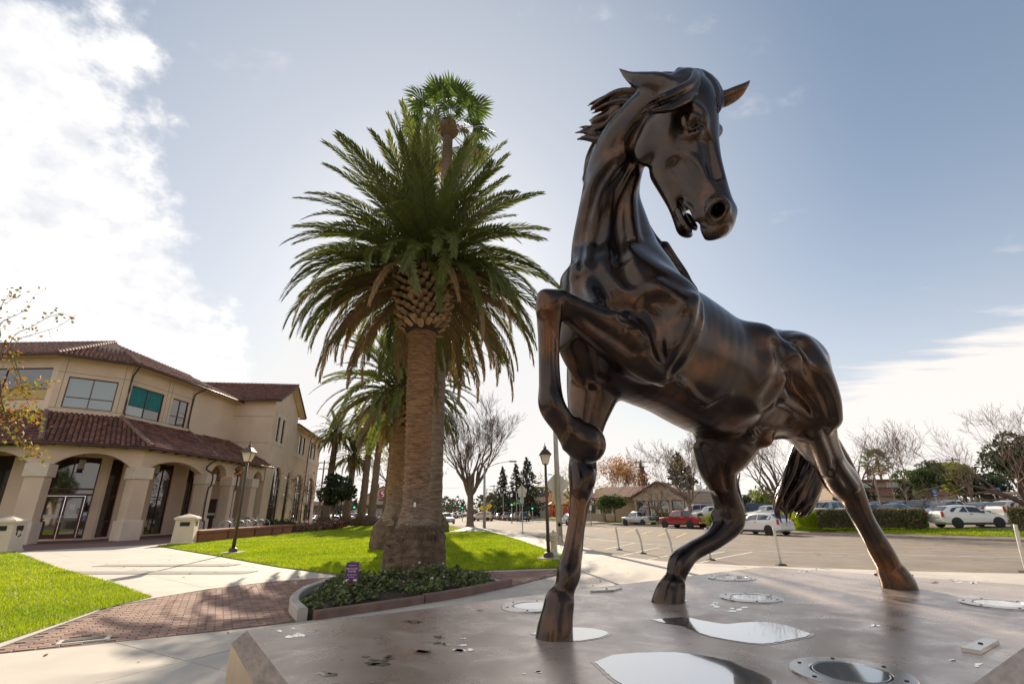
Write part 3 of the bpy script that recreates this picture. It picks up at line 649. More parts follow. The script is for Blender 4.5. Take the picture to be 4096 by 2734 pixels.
# gable wall with paired window and arched windows
pw=[[1.5,2.35,8.95,11.55],[3.3,4.15,8.95,11.55]]
ah=[[2.2,5.4,.6,6.35],[7.55,9.0,.6,6.2]]
mb=MB(); WG.panel(mb,0,GD,0,WE,pw+ah); mb.add([WG.pt(0,WE),WG.pt(GD,WE),WG.pt(GD*.53,WE+2.55)],[(0,1,2)]); 
bl(mb,'gable_wall',M_stucco)
def spandrel(W,h,m=None):
    a,b,c,d=h; r=(b-a)/2; mb=MB(); n=16
    for k in range(n):
        u0=a+(b-a)*k/n;u1=a+(b-a)*(k+1)/n; f=lambda u:d-1.0*min(1.35,r)*(1-math.sqrt(max(0,1-((u-(a+b)/2)/r)**2)))
        mb.add([W.pt(u0,f(u0),-.004),W.pt(u1,f(u1),-.004),W.pt(u1,d,-.004),W.pt(u0,d,-.004)],[(0,1,2,3)])
        mb.add([W.pt(u0,f(u0),-.004),W.pt(u1,f(u1),-.004),W.pt(u1,f(u1),-.16),W.pt(u0,f(u0),-.16)],[(3,2,1,0)])
    bl(mb,'arch_head',M_stucco)
    mb=MB(); pts=[(a-.12,c),(a-.12,d-min(1.35,r))]+[((a+b)/2-(r+.12)*math.cos(t),d-min(1.35,r)+(min(1.35,r)+.12)*math.sin(t)) for t in np.linspace(.15,math.pi-.15,14)]+[(b+.12,d-min(1.35,r)),(b+.12,c)]
    mb.tube([W.pt(u,z,.03) for u,z in pts],.11,6); bl(mb,'arch_trim',M_cap)
for h in ah: WG.window(h,us=(.33,.66),zs=(.28,.34,.62),dep=.16); spandrel(WG,h)
for h in pw: WG.window(h,us=(),zs=(.5,),dep=.14)
mb=MB(); WG.bar(mb,1.05,1.45,8.6,11.9,.003,.07);WG.bar(mb,4.2,4.6,8.6,11.9,.003,.07);WG.bar(mb,1.45,4.2,11.6,11.9,.003,.06);WG.bar(mb,1.45,4.2,8.6,8.9,.003,.06);WG.bar(mb,2.4,3.25,8.9,11.6,.003,.05); bl(mb,'window_surround',M_cap)
# recessed part of the wing
rw=[[.5,1.5,9.0,11.3]]+[[x,x+1.15,9.0,11.3] for x in (4.1,6.0,10.4,12.5)]
ra=[[4.6,8.2,.6,6.4],[11.0,14.8,.6,6.4]]
mb=MB(); WR.panel(mb,0,WR.L,0,12.15,rw+ra); bl(mb,'wall',M_stucco)
for h in rw: WR.window(h,us=(),zs=(.5,),dep=.14)
for h in ra: WR.window(h,us=(.33,.66),zs=(.28,.34,.62),dep=.16); spandrel(WR,h)
mb=MB(); WR.bar(mb,.05,WR.L-.01,8.35,8.85,.003,.10); bl(mb,'sill_band',M_cap)
# end wall of the wing and back
Pe=WR.pt(WR.L,0); mb=MB(); Wx=Wall(Pe[:2],np.array(Pe[:2])-nS*10); Wx.panel(mb,0,10,0,12.15,[]); mb.add([(*p,0) if False else (p[0],p[1],z) for p,z in ((W1-nS*.0+dS*GD,0),(W1-nS*.6+dS*GD,0),(W1-nS*.6+dS*GD,13),(W1+dS*GD,13))],[(0,1,2,3)]); bl(mb,'wall',M_stucco)
# wing roofs
g0=W1+nS*.75-dS*.75; g1=W1+nS*.75+dS*(GD+.75); gm=W1+nS*.75+dS*GD*.53; back=-nS*12.5
tiled((*(g0+back),WE-.1),(*g0,WE-.1),(*gm,WE+2.75),(*(gm+back),WE+2.75),BLD,0)
tiled((*g1,WE-.1),(*(g1+back),WE-.1),(*(gm+back),WE+2.75),(*gm,WE+2.75),BLD,0)
hip((*gm,WE+2.85),(*(gm+back),WE+2.85))
# verge boards / gable soffit
a0=W1-dS*.75; a1=W1+dS*(GD+.75); am=W1+dS*GD*.53
bl(MB().add([(*g0,WE-.16),(*gm,WE+2.62),(*am,WE+2.62),(*a0,WE-.16)],[(0,1,2,3)]).add([(*g1,WE-.16),(*gm,WE+2.62),(*am,WE+2.62),(*a1,WE-.16)],[(3,2,1,0)]),'verge_soffit',M_stucco)
mb=MB(); mb.tube([(*g0,WE-.12),(*gm,WE+2.66)],.10,6); mb.tube([(*gm,WE+2.66),(*g1,WE-.12)],.10,6); bl(mb,'verge_board',M_gut)
gutter([g0+back-dS*.05,g0-dS*.05],WE-.2); gutter([g1+dS*.05,g1+dS*.05+back],WE-.2)
bl(MB().add([(*(g0+back),WE-.15),(*g0,WE-.15),(*(W1+nS*.75),WE-.1),(*(W1+nS*.75+back),WE-.1)],[(3,2,1,0)]),'eave_soffit',M_stucco)
r0=np.array(WR.pt(0,0)[:2])+nS*.75; r1=np.array(WR.pt(WR.L,0)[:2])+nS*.75+dS*.6
tiled((*r0,12.05),(*r1,12.05),(*(r1-nS*6),14.2),(*(r0-nS*6),14.2),BLD,0); gutter([r0+nS*.06,r1+nS*.06],12.0)
bl(MB().add([(*r0,11.98),(*r1,11.98),(*(r1-nS*.8),12.02),(*(r0-nS*.8),12.02)],[(0,1,2,3)]),'eave_soffit',M_stucco)
# downspouts
def spout(pts,r=.065): bl(MB().tube(pts,r,7,sub=3),'downspout',M_gut,None,True)
def wp(W,u,z,d): return W.pt(u,z,d)
Wt=WB[2]
spout([(*EB[2],zE1-.15),wp(Wt,.05,12.1,.15),wp(Wt,.02,11.6,.1),wp(Wt,.02,9.2,.1),wp(Wt,0,8.9,.25)])
u3=WB[2].L
spout([(*polyoff(EB,0)[3],zE1-.15),wp(Wt,u3-.25,12.2,.3),wp(Wt,u3-.3,11.7,.1),wp(Wt,u3-.35,9.3,.1),wp(Wt,u3-.4,8.95,.25)])
spout([(*EA[3],5.95),wp(WA[2],WA[2].L-.35,5.5,.35),wp(WA[2],WA[2].L-.3,5.1,.15),wp(WA[2],WA[2].L-.3,4.7,.78),wp(WA[2],WA[2].L-.3,3.8,.78),wp(WA[2],WA[2].L-.3,3.5,.6),wp(WA[2],WA[2].L-.3,1.3,.6),wp(WA[2],WA[2].L-.3,1.0,.8),wp(WA[2],WA[2].L-.3,.1,.8)])
spout([wp(WA[3],4.6,5.95,.7),wp(WA[3],3.5,5.45,.3),wp(WA[3],3.3,5.0,.72),wp(WA[3],3.3,3.7,.72),wp(WA[3],3.3,3.4,.56),wp(WA[3],3.3,1.2,.56),wp(WA[3],3.3,.9,.72),wp(WA[3],3.3,.1,.72)])
spout([wp(WR,9.2,12.0,.7),wp(WR,8.9,11.3,.3),wp(WR,8.9,8.9,.2),wp(WR,8.9,8.3,.2),wp(WR,8.9,.2,.12)])
# hanging lanterns in the arcade, house number, spotlights
def lantern(p):
    o=bl(MB().box((p[0],p[1],p[2]+.34),(.32,.32,.05)).box((p[0],p[1],p[2]-.34),(.30,.30,.05)).tube([(p[0],p[1],p[2]+.36),(p[0],p[1],5.93)],.015,5),'lantern',M_dark)
    bl(MB().box((p[0],p[1],p[2]),(.24,.24,.62)),'lantern_glass',M_lampg,o)
for p in ((-30.2,34.6,5.0),(-28.0,39.0,4.95),(-27.6,43.3,4.9),(-27.4,46.5,4.9)): lantern(p)
text_obj('house_number','501',.42,M_signw,None,WG.pt(.45,6.35,.03),(math.pi/2,0,math.atan2(dS[1],dS[0]))).parent=BLD
bpy.data.objects['house_number'].matrix_parent_inverse=Matrix.Translation(Vector(BLD.location)).inverted()
# ================================================================== PLINTH AND FITTINGS
PZ=1.0
def metal_top():
    m=mat('plinth_bronze',(.60,.49,.415),.36,.55,col2=(.42,.335,.28),vscale=2.2,bump=.06,bscale=14,detail=8,bdist=.01)
    nt=m.node_tree; b=nt.nodes['Principled BSDF']; tc=[n for n in nt.nodes if n.type=='TEX_COORD'][0]
    n=nt.nodes.new('ShaderNodeTexNoise'); n.inputs['Scale'].default_value=5; n.inputs['Detail'].default_value=8; n.inputs['Roughness'].default_value=.7; n.inputs['Distortion'].default_value=.6
    nt.links.new(tc.outputs['Object'],n.inputs['Vector']); mr=nt.nodes.new('ShaderNodeMapRange'); mr.inputs[1].default_value=.3; mr.inputs[2].default_value=.7; mr.inputs[3].default_value=.19; mr.inputs[4].default_value=.44; nt.links.new(n.outputs['Fac'],mr.inputs[0]); nt.links.new(mr.outputs[0],b.inputs['Roughness'])
    return m
M_pl=metal_top()
M_wet=mat('wet_metal',(.43,.345,.29),.16,.55,var=.2,vscale=6)
M_plside=mat('plinth_side',(.42,.31,.21),.38,.6,var=.2,vscale=1.2,stretch=(6,6,.4),bump=.05,bscale=30)
M_edge=mat('plinth_edge',(.33,.26,.22),.42,.55,var=.45,vscale=10,stretch=(1,1,6),bump=.3,bscale=25,bdist=.004)
M_water=mat('rain_water',(.62,.58,.55),.03,.75,coat=1)
M_steel=mat('brushed_steel',(.60,.57,.53),.25,.9,var=.15,vscale=8)
M_lens=mat('lamp_lens',(.22,.24,.25),.05,.1,spec=1.0,coat=1)
M_gap=mat('dark_gap',(.02,.018,.016),.8)
PL=[(.014,.80),(3.9,3.59),(2.43,5.19),(-1.35,2.76)]
PLT=thing('statue_plinth','low bronze clad plinth with chamfered edges and rain puddles under the horse','plinth',(1.25,3.1,0))
def pchild(mb,name,m,parent=None,smooth=False):
    o=mb.build(name,m,None,smooth); o.parent=parent or PLT
    if parent is None: o.matrix_parent_inverse=Matrix.Translation(Vector(PLT.location)).inverted()
    return o
def inset(P,d):
    n=len(P); out=[]
    for i in range(n):
        a=np.array(P[i-1],float);b=np.array(P[i],float);c=np.array(P[(i+1)%n],float)
        t1=(b-a)/np.linalg.norm(b-a);t2=(c-b)/np.linalg.norm(c-b); n1=np.array([-t1[1],t1[0]]);n2=np.array([-t2[1],t2[0]]); out.append(b+(n1+n2)/(1+n1@n2)*d)
    return out
out=inset(PL,-.055)
nn_=4
pchild(MB().add([(*p,PZ) for p in PL],[(0,1,2,3)]),'top_plate',M_pl)
pchild(MB().add([(*p,PZ) for p in PL]+[(*p,PZ-.06) for p in out],[(i,4+i,4+(i+1)%4,(i+1)%4) for i in range(4)]),'chamfer',M_edge)
for i in range(4):
    a,b=out[i],out[(i+1)%4]; pchild(MB().add([(*a,0.0),(*b,0.0),(*b,PZ-.06),(*a,PZ-.06)],[(0,1,2,3)]),'side_panel',M_plside)
def ppt(px,py,dz=0): return gp(px,py,PZ+dz)
def puddle(pts,sub=4,dz=.0022,wet=True):
    P=np.array([ppt(*p)[:2] for p in pts]); P=np.vstack([P,P[:1]]); Q=cr(P,sub)[:-1]; rg=np.random.default_rng(len(pts)*7+int(pts[0][0]))
    c=Q.mean(0); Q=c+(Q-c)*(1+rg.normal(0,.012,(len(Q),1)))
    mb=MB().add([(*q,PZ+dz) for q in Q],[tuple(range(len(Q)))]); o=pchild(mb,'puddle',M_water); bm=bmesh.new(); bm.from_mesh(o.data); bmesh.ops.triangulate(bm,faces=bm.faces[:]); bmesh.ops.recalc_face_normals(bm,faces=bm.faces[:]); bm.to_mesh(o.data); bm.free()
    if o.data.polygons[0].normal.z<0: o.data.flip_normals()
    if wet:
        k=1+.014/max(.05,np.linalg.norm(Q-c,axis=1).mean()); Q2=c+(Q-c)*k; mb=MB().add([(*q,PZ+.001) for q in Q2],[tuple(range(len(Q2)))]); w2=pchild(mb,'wet_margin',M_wet); bm=bmesh.new(); bm.from_mesh(w2.data); bmesh.ops.triangulate(bm,faces=bm.faces[:]); bm.to_mesh(w2.data); bm.free()
        if w2.data.polygons[0].normal.z<0: w2.data.flip_normals()
    return o
c6=lambda x,y:(2400+.722*x,2200+.722*y); c3=lambda x,y:(2000+.7237*x,1700+.7237*y); c5=lambda x,y:(900+.681*x,2200+.681*y)
puddle([c6(*p) for p in ((290,385),(350,379),(480,373),(560,388),(690,408),(800,400),(900,397),(1000,410),(1080,430),(1165,465),(1100,485),(1000,505),(900,517),(800,510),(680,490),(570,465),(500,432),(450,415),(360,402))])
puddle([c6(*p) for p in ((-20,620),(40,592),(130,575),(300,565),(450,570),(600,590),(700,612),(800,655),(900,695),(965,745),(930,800),(600,830),(250,800),(100,725),(40,680))])
puddle([c3(*p) for p in ((180,1152),(250,1122),(400,1117),(520,1125),(597,1146),(560,1170),(480,1186),(400,1192),(290,1182))])
puddle([c3(*p) for p in ((832,966),(900,958),(1000,960),(1030,968),(1000,978),(900,980))])
puddle([c3(*p) for p in ((1255,955),(1320,942),(1400,938),(1480,945),(1520,955),(1460,966),(1380,970),(1300,966))])
_pr=random.Random(4)
def splash(cx,cy,w,h,n,rmin=6,rmax=26):
    for _ in range(n):
        x=cx+_pr.uniform(-w,w);y=cy+_pr.uniform(-h,h);r=_pr.uniform(rmin,rmax)
        puddle([(x+r*math.cos(t)*_pr.uniform(.5,1.3)*1.6,y+r*math.sin(t)*_pr.uniform(.4,1.2)*.42) for t in np.linspace(0,6.28,10)[:-1]],3,.0012,False)
splash(*c5(400,490),105,14,5,5,20); splash(*c5(480,470),60,10,2,4,14); splash(*c5(590,722),18,3,2); splash(*c5(900,640),60,22,8); splash(*c5(1330,530),60,18,5,5,16); splash(*c5(1400,590),40,12,4,5,16); splash(*c5(1140,420),50,5,3,6,18); splash(*c5(1180,595),14,4,2); splash(*c5(1510,350),16,3,2,5,10)
splash(*c6(1110,120),40,4,3,6,14); splash(*c6(2000,170),110,9,8,5,14); splash(*c6(1540,417),18,3,2,5,12); splash(*c6(1960,610),14,3,2,6,12); splash(*c6(2080,635),16,5,2,6,14); splash(*c6(650,300),30,8,4,4,11); splash(*c3(1310,1020),30,12,4,4,12); splash(*c5(1800,720),40,20,4,4,10)
def floodlight(px,py,r,label,wet=False):
    p=ppt(px,py); t=thing('inground_light',label,'light',(p[0],p[1],PZ),0,'round lights set into the plinth')
    MB().lathe([(r*1.0,.0),(r*1.0,.003),(r*.98,.007),(r*.66,.008),(r*.645,.004)],ns=40).build('ring',M_steel,t,False)
    MB().lathe([(r*.64,.003),(r*.64,.005),(r*.62,.006)],ns=36).build('gasket',M_gap,t)
    MB().lathe([(r*.61,.0),(r*.61,.0062),(r*.59,.0068)],ns=36).build('lens',M_lens if not wet else M_water,t)
    for k in range(6):
        a=k*math.pi/3+.3; MB().lathe([(r*.035,.007),(r*.035,.0092),(r*.015,.0095)],(r*.83*math.cos(a),r*.83*math.sin(a),0),10).build('screw',M_gap,t)
R_L=.19
floodlight(2130,2425,R_L,'round in-ground light beside the planted front hoof'); floodlight(2925,2311,R_L,'round in-ground light near the back corner of the plinth')
floodlight(3004,2391,R_L,'round in-ground light lying under a shallow puddle between the hind hooves',True); floodlight(3402,2693,R_L*1.0,'large steel ringed in-ground light nearest the camera'); floodlight(4000,2416,R_L,'round in-ground light at the right edge of the plinth')
def plate(pts,th,label,m):
    q=[ppt(*p)[:2] for p in pts]; t=thing('cover_plate',label,'plate',(*np.mean(q,axis=0),PZ),0,'flat cover plates on the plinth'); c=np.mean(q,axis=0)
    MB().prism([tuple(p-c) for p in q],.001,th).build('plate',m,t); MB().lathe([(.008,th),(.008,th+.003),(.004,th+.004)],(0,0,0),10).build('screw',M_gap,t)
plate(((2361,2368),(2400,2358),(2490,2354),(2455,2364)),.012,'long flat metal plate behind the planted front leg',M_steel)
plate(((3845,2604),(3935,2568),(4000,2574),(3925,2618)),.016,'thick tilted metal plate at the right front of the plinth',M_steel)
plate(((3497,2299),(3520,2294),(3655,2303),(3640,2309)),.012,'thin metal plate behind the stretched hind hoof',M_gap)
# ================================================================== HORSE STATUE (distance field, surface nets)
def bronze():
    m=bpy.data.materials.new('bronze'); m.use_nodes=True; nt=m.node_tree; b=nt.nodes['Principled BSDF']
    tc=nt.nodes.new('ShaderNodeTexCoord')
    n=nt.nodes.new('ShaderNodeTexNoise'); n.inputs['Scale'].default_value=3.2; n.inputs['Detail'].default_value=7; n.inputs['Roughness'].default_value=.62
    nt.links.new(tc.outputs['Object'],n.inputs['Vector'])
    r=nt.nodes.new('ShaderNodeValToRGB'); e=r.color_ramp.elements
    e[0].position=.34;e[0].color=(.017,.015,.016,1); e[1].position=.70;e[1].color=(.120,.052,.022,1)
    x=e.new(.52);x.color=(.042,.025,.017,1)
    nt.links.new(n.outputs['Fac'],r.inputs[0]); nt.links.new(r.outputs[0],b.inputs['Base Color'])
    b.inputs['Metallic'].default_value=.8
    n2=nt.nodes.new('ShaderNodeTexNoise'); n2.inputs['Scale'].default_value=9; n2.inputs['Detail'].default_value=5; nt.links.new(tc.outputs['Object'],n2.inputs['Vector'])
    mr=nt.nodes.new('ShaderNodeMapRange'); mr.inputs[3].default_value=.17; mr.inputs[4].default_value=.33; nt.links.new(n2.outputs['Fac'],mr.inputs[0]); nt.links.new(mr.outputs[0],b.inputs['Roughness'])
    b.inputs['Coat Weight'].default_value=.3; b.inputs['Coat Roughness'].default_value=.2
    n3=nt.nodes.new('ShaderNodeTexNoise'); n3.inputs['Scale'].default_value=45; n3.inputs['Detail'].default_value=3; nt.links.new(tc.outputs['Object'],n3.inputs['Vector'])
    bp=nt.nodes.new('ShaderNodeBump'); bp.inputs['Strength'].default_value=.12; bp.inputs['Distance'].default_value=.006; nt.links.new(n3.outputs['Fac'],bp.inputs['Height']); nt.links.new(bp.outputs[0],b.inputs['Normal'])
    return m
BRONZE=bronze()
# ---------------- horse statue
HANG=math.radians(33)
HD=np.array([-math.cos(HANG),-math.sin(HANG)]); HL=np.array([-HD[1],HD[0]])
HO=gp(3600,2350,PZ)[:2]-HL*.25
def bf(p): 
    q=np.asarray(p[:2])-HO; return np.array([q@HD,q@HL,p[2]-PZ])
def bfd(v): return np.array([v[:2]@HD,v[:2]@HL,v[2]])
class Field:
    def __init__(s,lo,hi,res):
        s.lo=np.array(lo,float); s.res=res; s.n=np.ceil((np.array(hi)-s.lo)/res).astype(int)+1
        s.D=np.full(s.n,.3,np.float32)
    def box(s,lo,hi):
        a=np.clip(np.floor((lo-s.lo)/s.res).astype(int),0,s.n-1); b=np.clip(np.ceil((hi-s.lo)/s.res).astype(int)+1,1,s.n)
        return a,b
    def chain(s,nodes,k=.04,sub=6,mode='add',e1=None):
        # nodes: (point, a, b) a along e1, b across
        P=np.array([n[0] for n in nodes],float); A=np.array([n[1] for n in nodes],float); B=np.array([n[2] for n in nodes],float)
        if len(nodes)==1:
            Q,a_,b_=P,A,B
        else:
            Q,a_,b_=cr(P,sub),cr(A[:,None],sub)[:,0],cr(B[:,None],sub)[:,0]
        a_=np.maximum(a_,.004); b_=np.maximum(b_,.004)
        m=np.maximum(a_,b_)[:,None]+k+2*s.res
        glo,ghi=s.box((Q-m).min(0),(Q+m).max(0))
        T=np.full(ghi-glo,.3,np.float32)
        e=None if e1 is None else np.asarray(e1,float)/np.linalg.norm(e1)
        segs=[(0,0)] if len(Q)==1 else [(i,i+1) for i in range(len(Q)-1)]
        for i,j in segs:
            lo,hi=s.box(np.minimum(Q[i]-m[i],Q[j]-m[j]),np.maximum(Q[i]+m[i],Q[j]+m[j]))
            if (hi<=lo).any(): continue
            ax=[(s.lo[c]+s.res*np.arange(lo[c],hi[c])).astype(np.float32) for c in range(3)]
            X=ax[0][:,None,None]-np.float32(Q[i][0]);Y=ax[1][None,:,None]-np.float32(Q[i][1]);Z=ax[2][None,None,:]-np.float32(Q[i][2])
            ab=Q[j]-Q[i]; L2=ab@ab
            if L2>1e-12:
                t=np.clip((X*ab[0]+Y*ab[1]+Z*ab[2])/np.float32(L2),0,1).astype(np.float32)
                X=X-t*np.float32(ab[0]);Y=Y-t*np.float32(ab[1]);Z=Z-t*np.float32(ab[2])
                aa=np.float32(a_[i])+t*np.float32(a_[j]-a_[i]); bb=np.float32(b_[i])+t*np.float32(b_[j]-b_[i])
            else: aa=np.float32(a_[i]); bb=np.float32(b_[i])
            r2=X*X+Y*Y+Z*Z
            if e is None:
                d=np.sqrt(r2)-bb
            else:
                wl=X*np.float32(e[0])+Y*np.float32(e[1])+Z*np.float32(e[2])
                q=np.sqrt(wl*wl/(aa*aa)+np.maximum(r2-wl*wl,0)/(bb*bb))+np.float32(1e-6)
                d=np.sqrt(r2)*(1-1/q); d=np.where(q<1e-2,-np.minimum(aa,bb),d)
            l2=lo-glo;h2=hi-glo
            v=T[l2[0]:h2[0],l2[1]:h2[1],l2[2]:h2[2]]; np.minimum(v,d,out=v)
        V=s.D[glo[0]:ghi[0],glo[1]:ghi[1],glo[2]:ghi[2]]
        if mode=='add':
            h=np.clip(k-np.abs(V-T),0,None)/k; V[...]=np.minimum(V,T)-h*h*k*.25
        else:
            h=np.clip(k-np.abs(V+T),0,None)/k; V[...]=np.maximum(V,-T)+h*h*k*.25
def surfnet(D,lo,res):
    S=D<0; n=D.shape
    c=np.zeros(tuple(x-1 for x in n),np.uint8)
    sl=lambda o,m=1:tuple(slice(a,d-m+a) for a,d in zip(o,n))
    for o in np.ndindex(2,2,2): c+=S[sl(o)]
    act=(c>0)&(c<8); idx=np.full(act.shape,-1,np.int32); I=np.argwhere(act); idx[act]=np.arange(len(I))
    acc=np.zeros((len(I),3));cnt=np.zeros(len(I))
    corners=list(np.ndindex(2,2,2))
    vals={o:D[I[:,0]+o[0],I[:,1]+o[1],I[:,2]+o[2]] for o in corners}
    for o in corners:
        for ax in range(3):
            if o[ax]==0:
                p=list(o);p[ax]=1;p=tuple(p); a=vals[o];b=vals[p]; m=(a<0)!=(b<0); t=a[m]/(a[m]-b[m])
                q=np.tile(np.array(o,float),(m.sum(),1)); q[:,ax]=t; acc[m]+=q; cnt[m]+=1
    V=lo+res*(I+acc/cnt[:,None])
    F=[]
    for ax in range(3):
        s0=[slice(1,-1)]*3; s0[ax]=slice(0,-1); s1=[slice(1,-1)]*3; s1[ax]=slice(1,None)
        a=S[tuple(s0)];b=S[tuple(s1)]; u,v=[(1,2),(2,0),(0,1)][ax]
        for fl,mk in ((False,a&~b),(True,~a&b)):
            E=np.argwhere(mk); off=np.ones(3,int); off[ax]=0; E=E+off
            q=[]
            for du,dv in ((-1,-1),(0,-1),(0,0),(-1,0)):
                c_=E.copy();c_[:,u]+=du;c_[:,v]+=dv; q.append(idx[c_[:,0],c_[:,1],c_[:,2]])
            q=np.stack(q,1); 
            if fl: q=q[:,::-1]
            F.append(q)
    return V,np.vstack(F)
def lap(V,F,it=2,lam=.5):
    for _ in range(it):
        acc=np.zeros_like(V);cnt=np.zeros(len(V))
        for a,b in ((0,1),(1,2),(2,3),(3,0)):
            for p,q in ((F[:,a],F[:,b]),(F[:,b],F[:,a])):
                acc[:,0]+=np.bincount(p,V[q,0],len(V));acc[:,1]+=np.bincount(p,V[q,1],len(V));acc[:,2]+=np.bincount(p,V[q,2],len(V));cnt+=np.bincount(p,minlength=len(V))
        V=V+lam*(acc/np.maximum(cnt,1)[:,None]-V)
    return V
def hn(px,py,y,r,r2=None):
    p=atd(px,py,y); return (bf(p),rpx(r if r2 is None else r2,p),rpx(r,p))   # a=r2 (along e1), b=r
def horse_body(res):
    f=Field((-.75,-.85,-.03),(3.35,1.05,3.45),res)
    lat=(0,1,0)
    T=[((2.42,-.02,1.56),.25,.28),((2.2,0,1.57),.33,.41),((1.85,0,1.54),.35,.45),((1.45,0,1.42),.385,.43),((1.05,0,1.38),.39,.40),((.75,0,1.45),.36,.42),((.52,0,1.50),.31,.38),((.34,0,1.5),.25,.30),((.24,0,1.47),.19,.21)]
    f.chain(T,k=.05,e1=lat)
    legs(f); neckhead(f); muscles(f)
    return f
def surf(f,px,py):
    d=ray(px,py); o=bf(CAM); db=bfd(d); t=np.arange(1.0,6.5,f.res*.4); Q=o+t[:,None]*db
    I=np.rint((Q-f.lo)/f.res).astype(int); ok=((I>=0)&(I<f.n)).all(1); v=np.full(len(t),.3); J=I[ok]; v[ok]=f.D[J[:,0],J[:,1],J[:,2]]
    h=np.argmax(v<0)
    if v[h]>=0: return None,db
    return Q[h],db/np.linalg.norm(db)
def onsurf(f,pts,emb):
    out=[]
    for px,py,r in pts:
        q,db=surf(f,px,py)
        if q is None:
            if not out: continue
            q=out[-1][0]
        D_=np.linalg.norm(q-bf(CAM)); R_=r*D_/FPX*.93
        out.append((q+db*R_*emb,R_,R_))
    return out
def ridge(f,pts,emb=.55,k=None):
    n=onsurf(f,pts,emb)
    if n: f.chain(n,k=k or n[0][1]*1.1)
def groove(f,pts,emb=-.35,k=None):
    n=onsurf(f,pts,emb)
    if n: f.chain(n,k=k or n[0][1]*1.2,mode='sub')
def legs(f):
    def C(nodes,k=.05,**kw): f.chain([hn(*n) for n in nodes],k=k,**kw)
    # right fore (standing)
    C([(2400,1400,2.86,130),(2375,1540,2.84,108),(2352,1660,2.80,78),(2340,1750,2.77,62),(2333,1820,2.745,54),(2330,1885,2.72,57),(2325,1945,2.70,48),(2312,2010,2.68,35),(2302,2100,2.66,31),(2288,2200,2.63,36),(2276,2285,2.60,48),(2264,2335,2.585,42),(2248,2380,2.575,44),(2238,2405,2.57,54)],k=.05)
    C([(2352,1960,2.74,22),(2322,2100,2.715,20),(2305,2215,2.665,26),(2300,2290,2.63,22)],k=.012)
    C([(2238,2408,2.57,60),(2228,2465,2.555,64),(2220,2520,2.545,72),(2216,2570,2.54,77)],k=.01)
    # left fore (raised)
    C([(2640,1330,2.62,125),(2590,1425,2.56,100),(2480,1365,2.46,88),(2380,1305,2.38,74),(2290,1250,2.31,58),(2225,1215,2.26,60),(2200,1270,2.26,52),(2196,1340,2.27,45),(2196,1430,2.28,42),(2200,1540,2.28,45),(2208,1620,2.27,54),(2250,1690,2.29,50),(2285,1730,2.31,54)],k=.04)
    C([(2262,1700,2.30,44),(2300,1742,2.315,66),(2338,1770,2.33,80),(2352,1775,2.335,72)],k=.012)
    # right hind
    C([(2960,1600,3.45,150),(2900,1760,3.42,118),(2870,1850,3.46,80),(2890,1950,3.52,54),(2918,2035,3.58,54),(2918,2085,3.58,54),(2855,2155,3.53,38),(2770,2203,3.48,36),(2722,2248,3.43,44),(2702,2310,3.41,37),(2692,2345,3.40,44)],k=.06)
    C([(2900,1830,3.6,26),(2930,1930,3.66,22),(2952,2040,3.63,28)],k=.02)
    C([(2692,2342,3.40,48),(2680,2378,3.395,58),(2671,2425,3.39,66)],k=.01)
    # left hind
    C([(3150,1470,3.35,150),(3205,1620,3.36,118),(3255,1745,3.50,82),(3318,1850,3.64,60),(3368,1925,3.74,64),(3410,1985,3.76,48),(3450,2070,3.77,40),(3495,2150,3.78,41),(3522,2200,3.78,45),(3555,2262,3.785,45),(3575,2298,3.79,52)],k=.06)
    C([(3575,2298,3.79,54),(3592,2330,3.79,60),(3604,2368,3.79,62)],k=.01)
    C([(3330,1760,3.72,24),(3385,1850,3.80,22),(3415,1930,3.80,28)],k=.02)
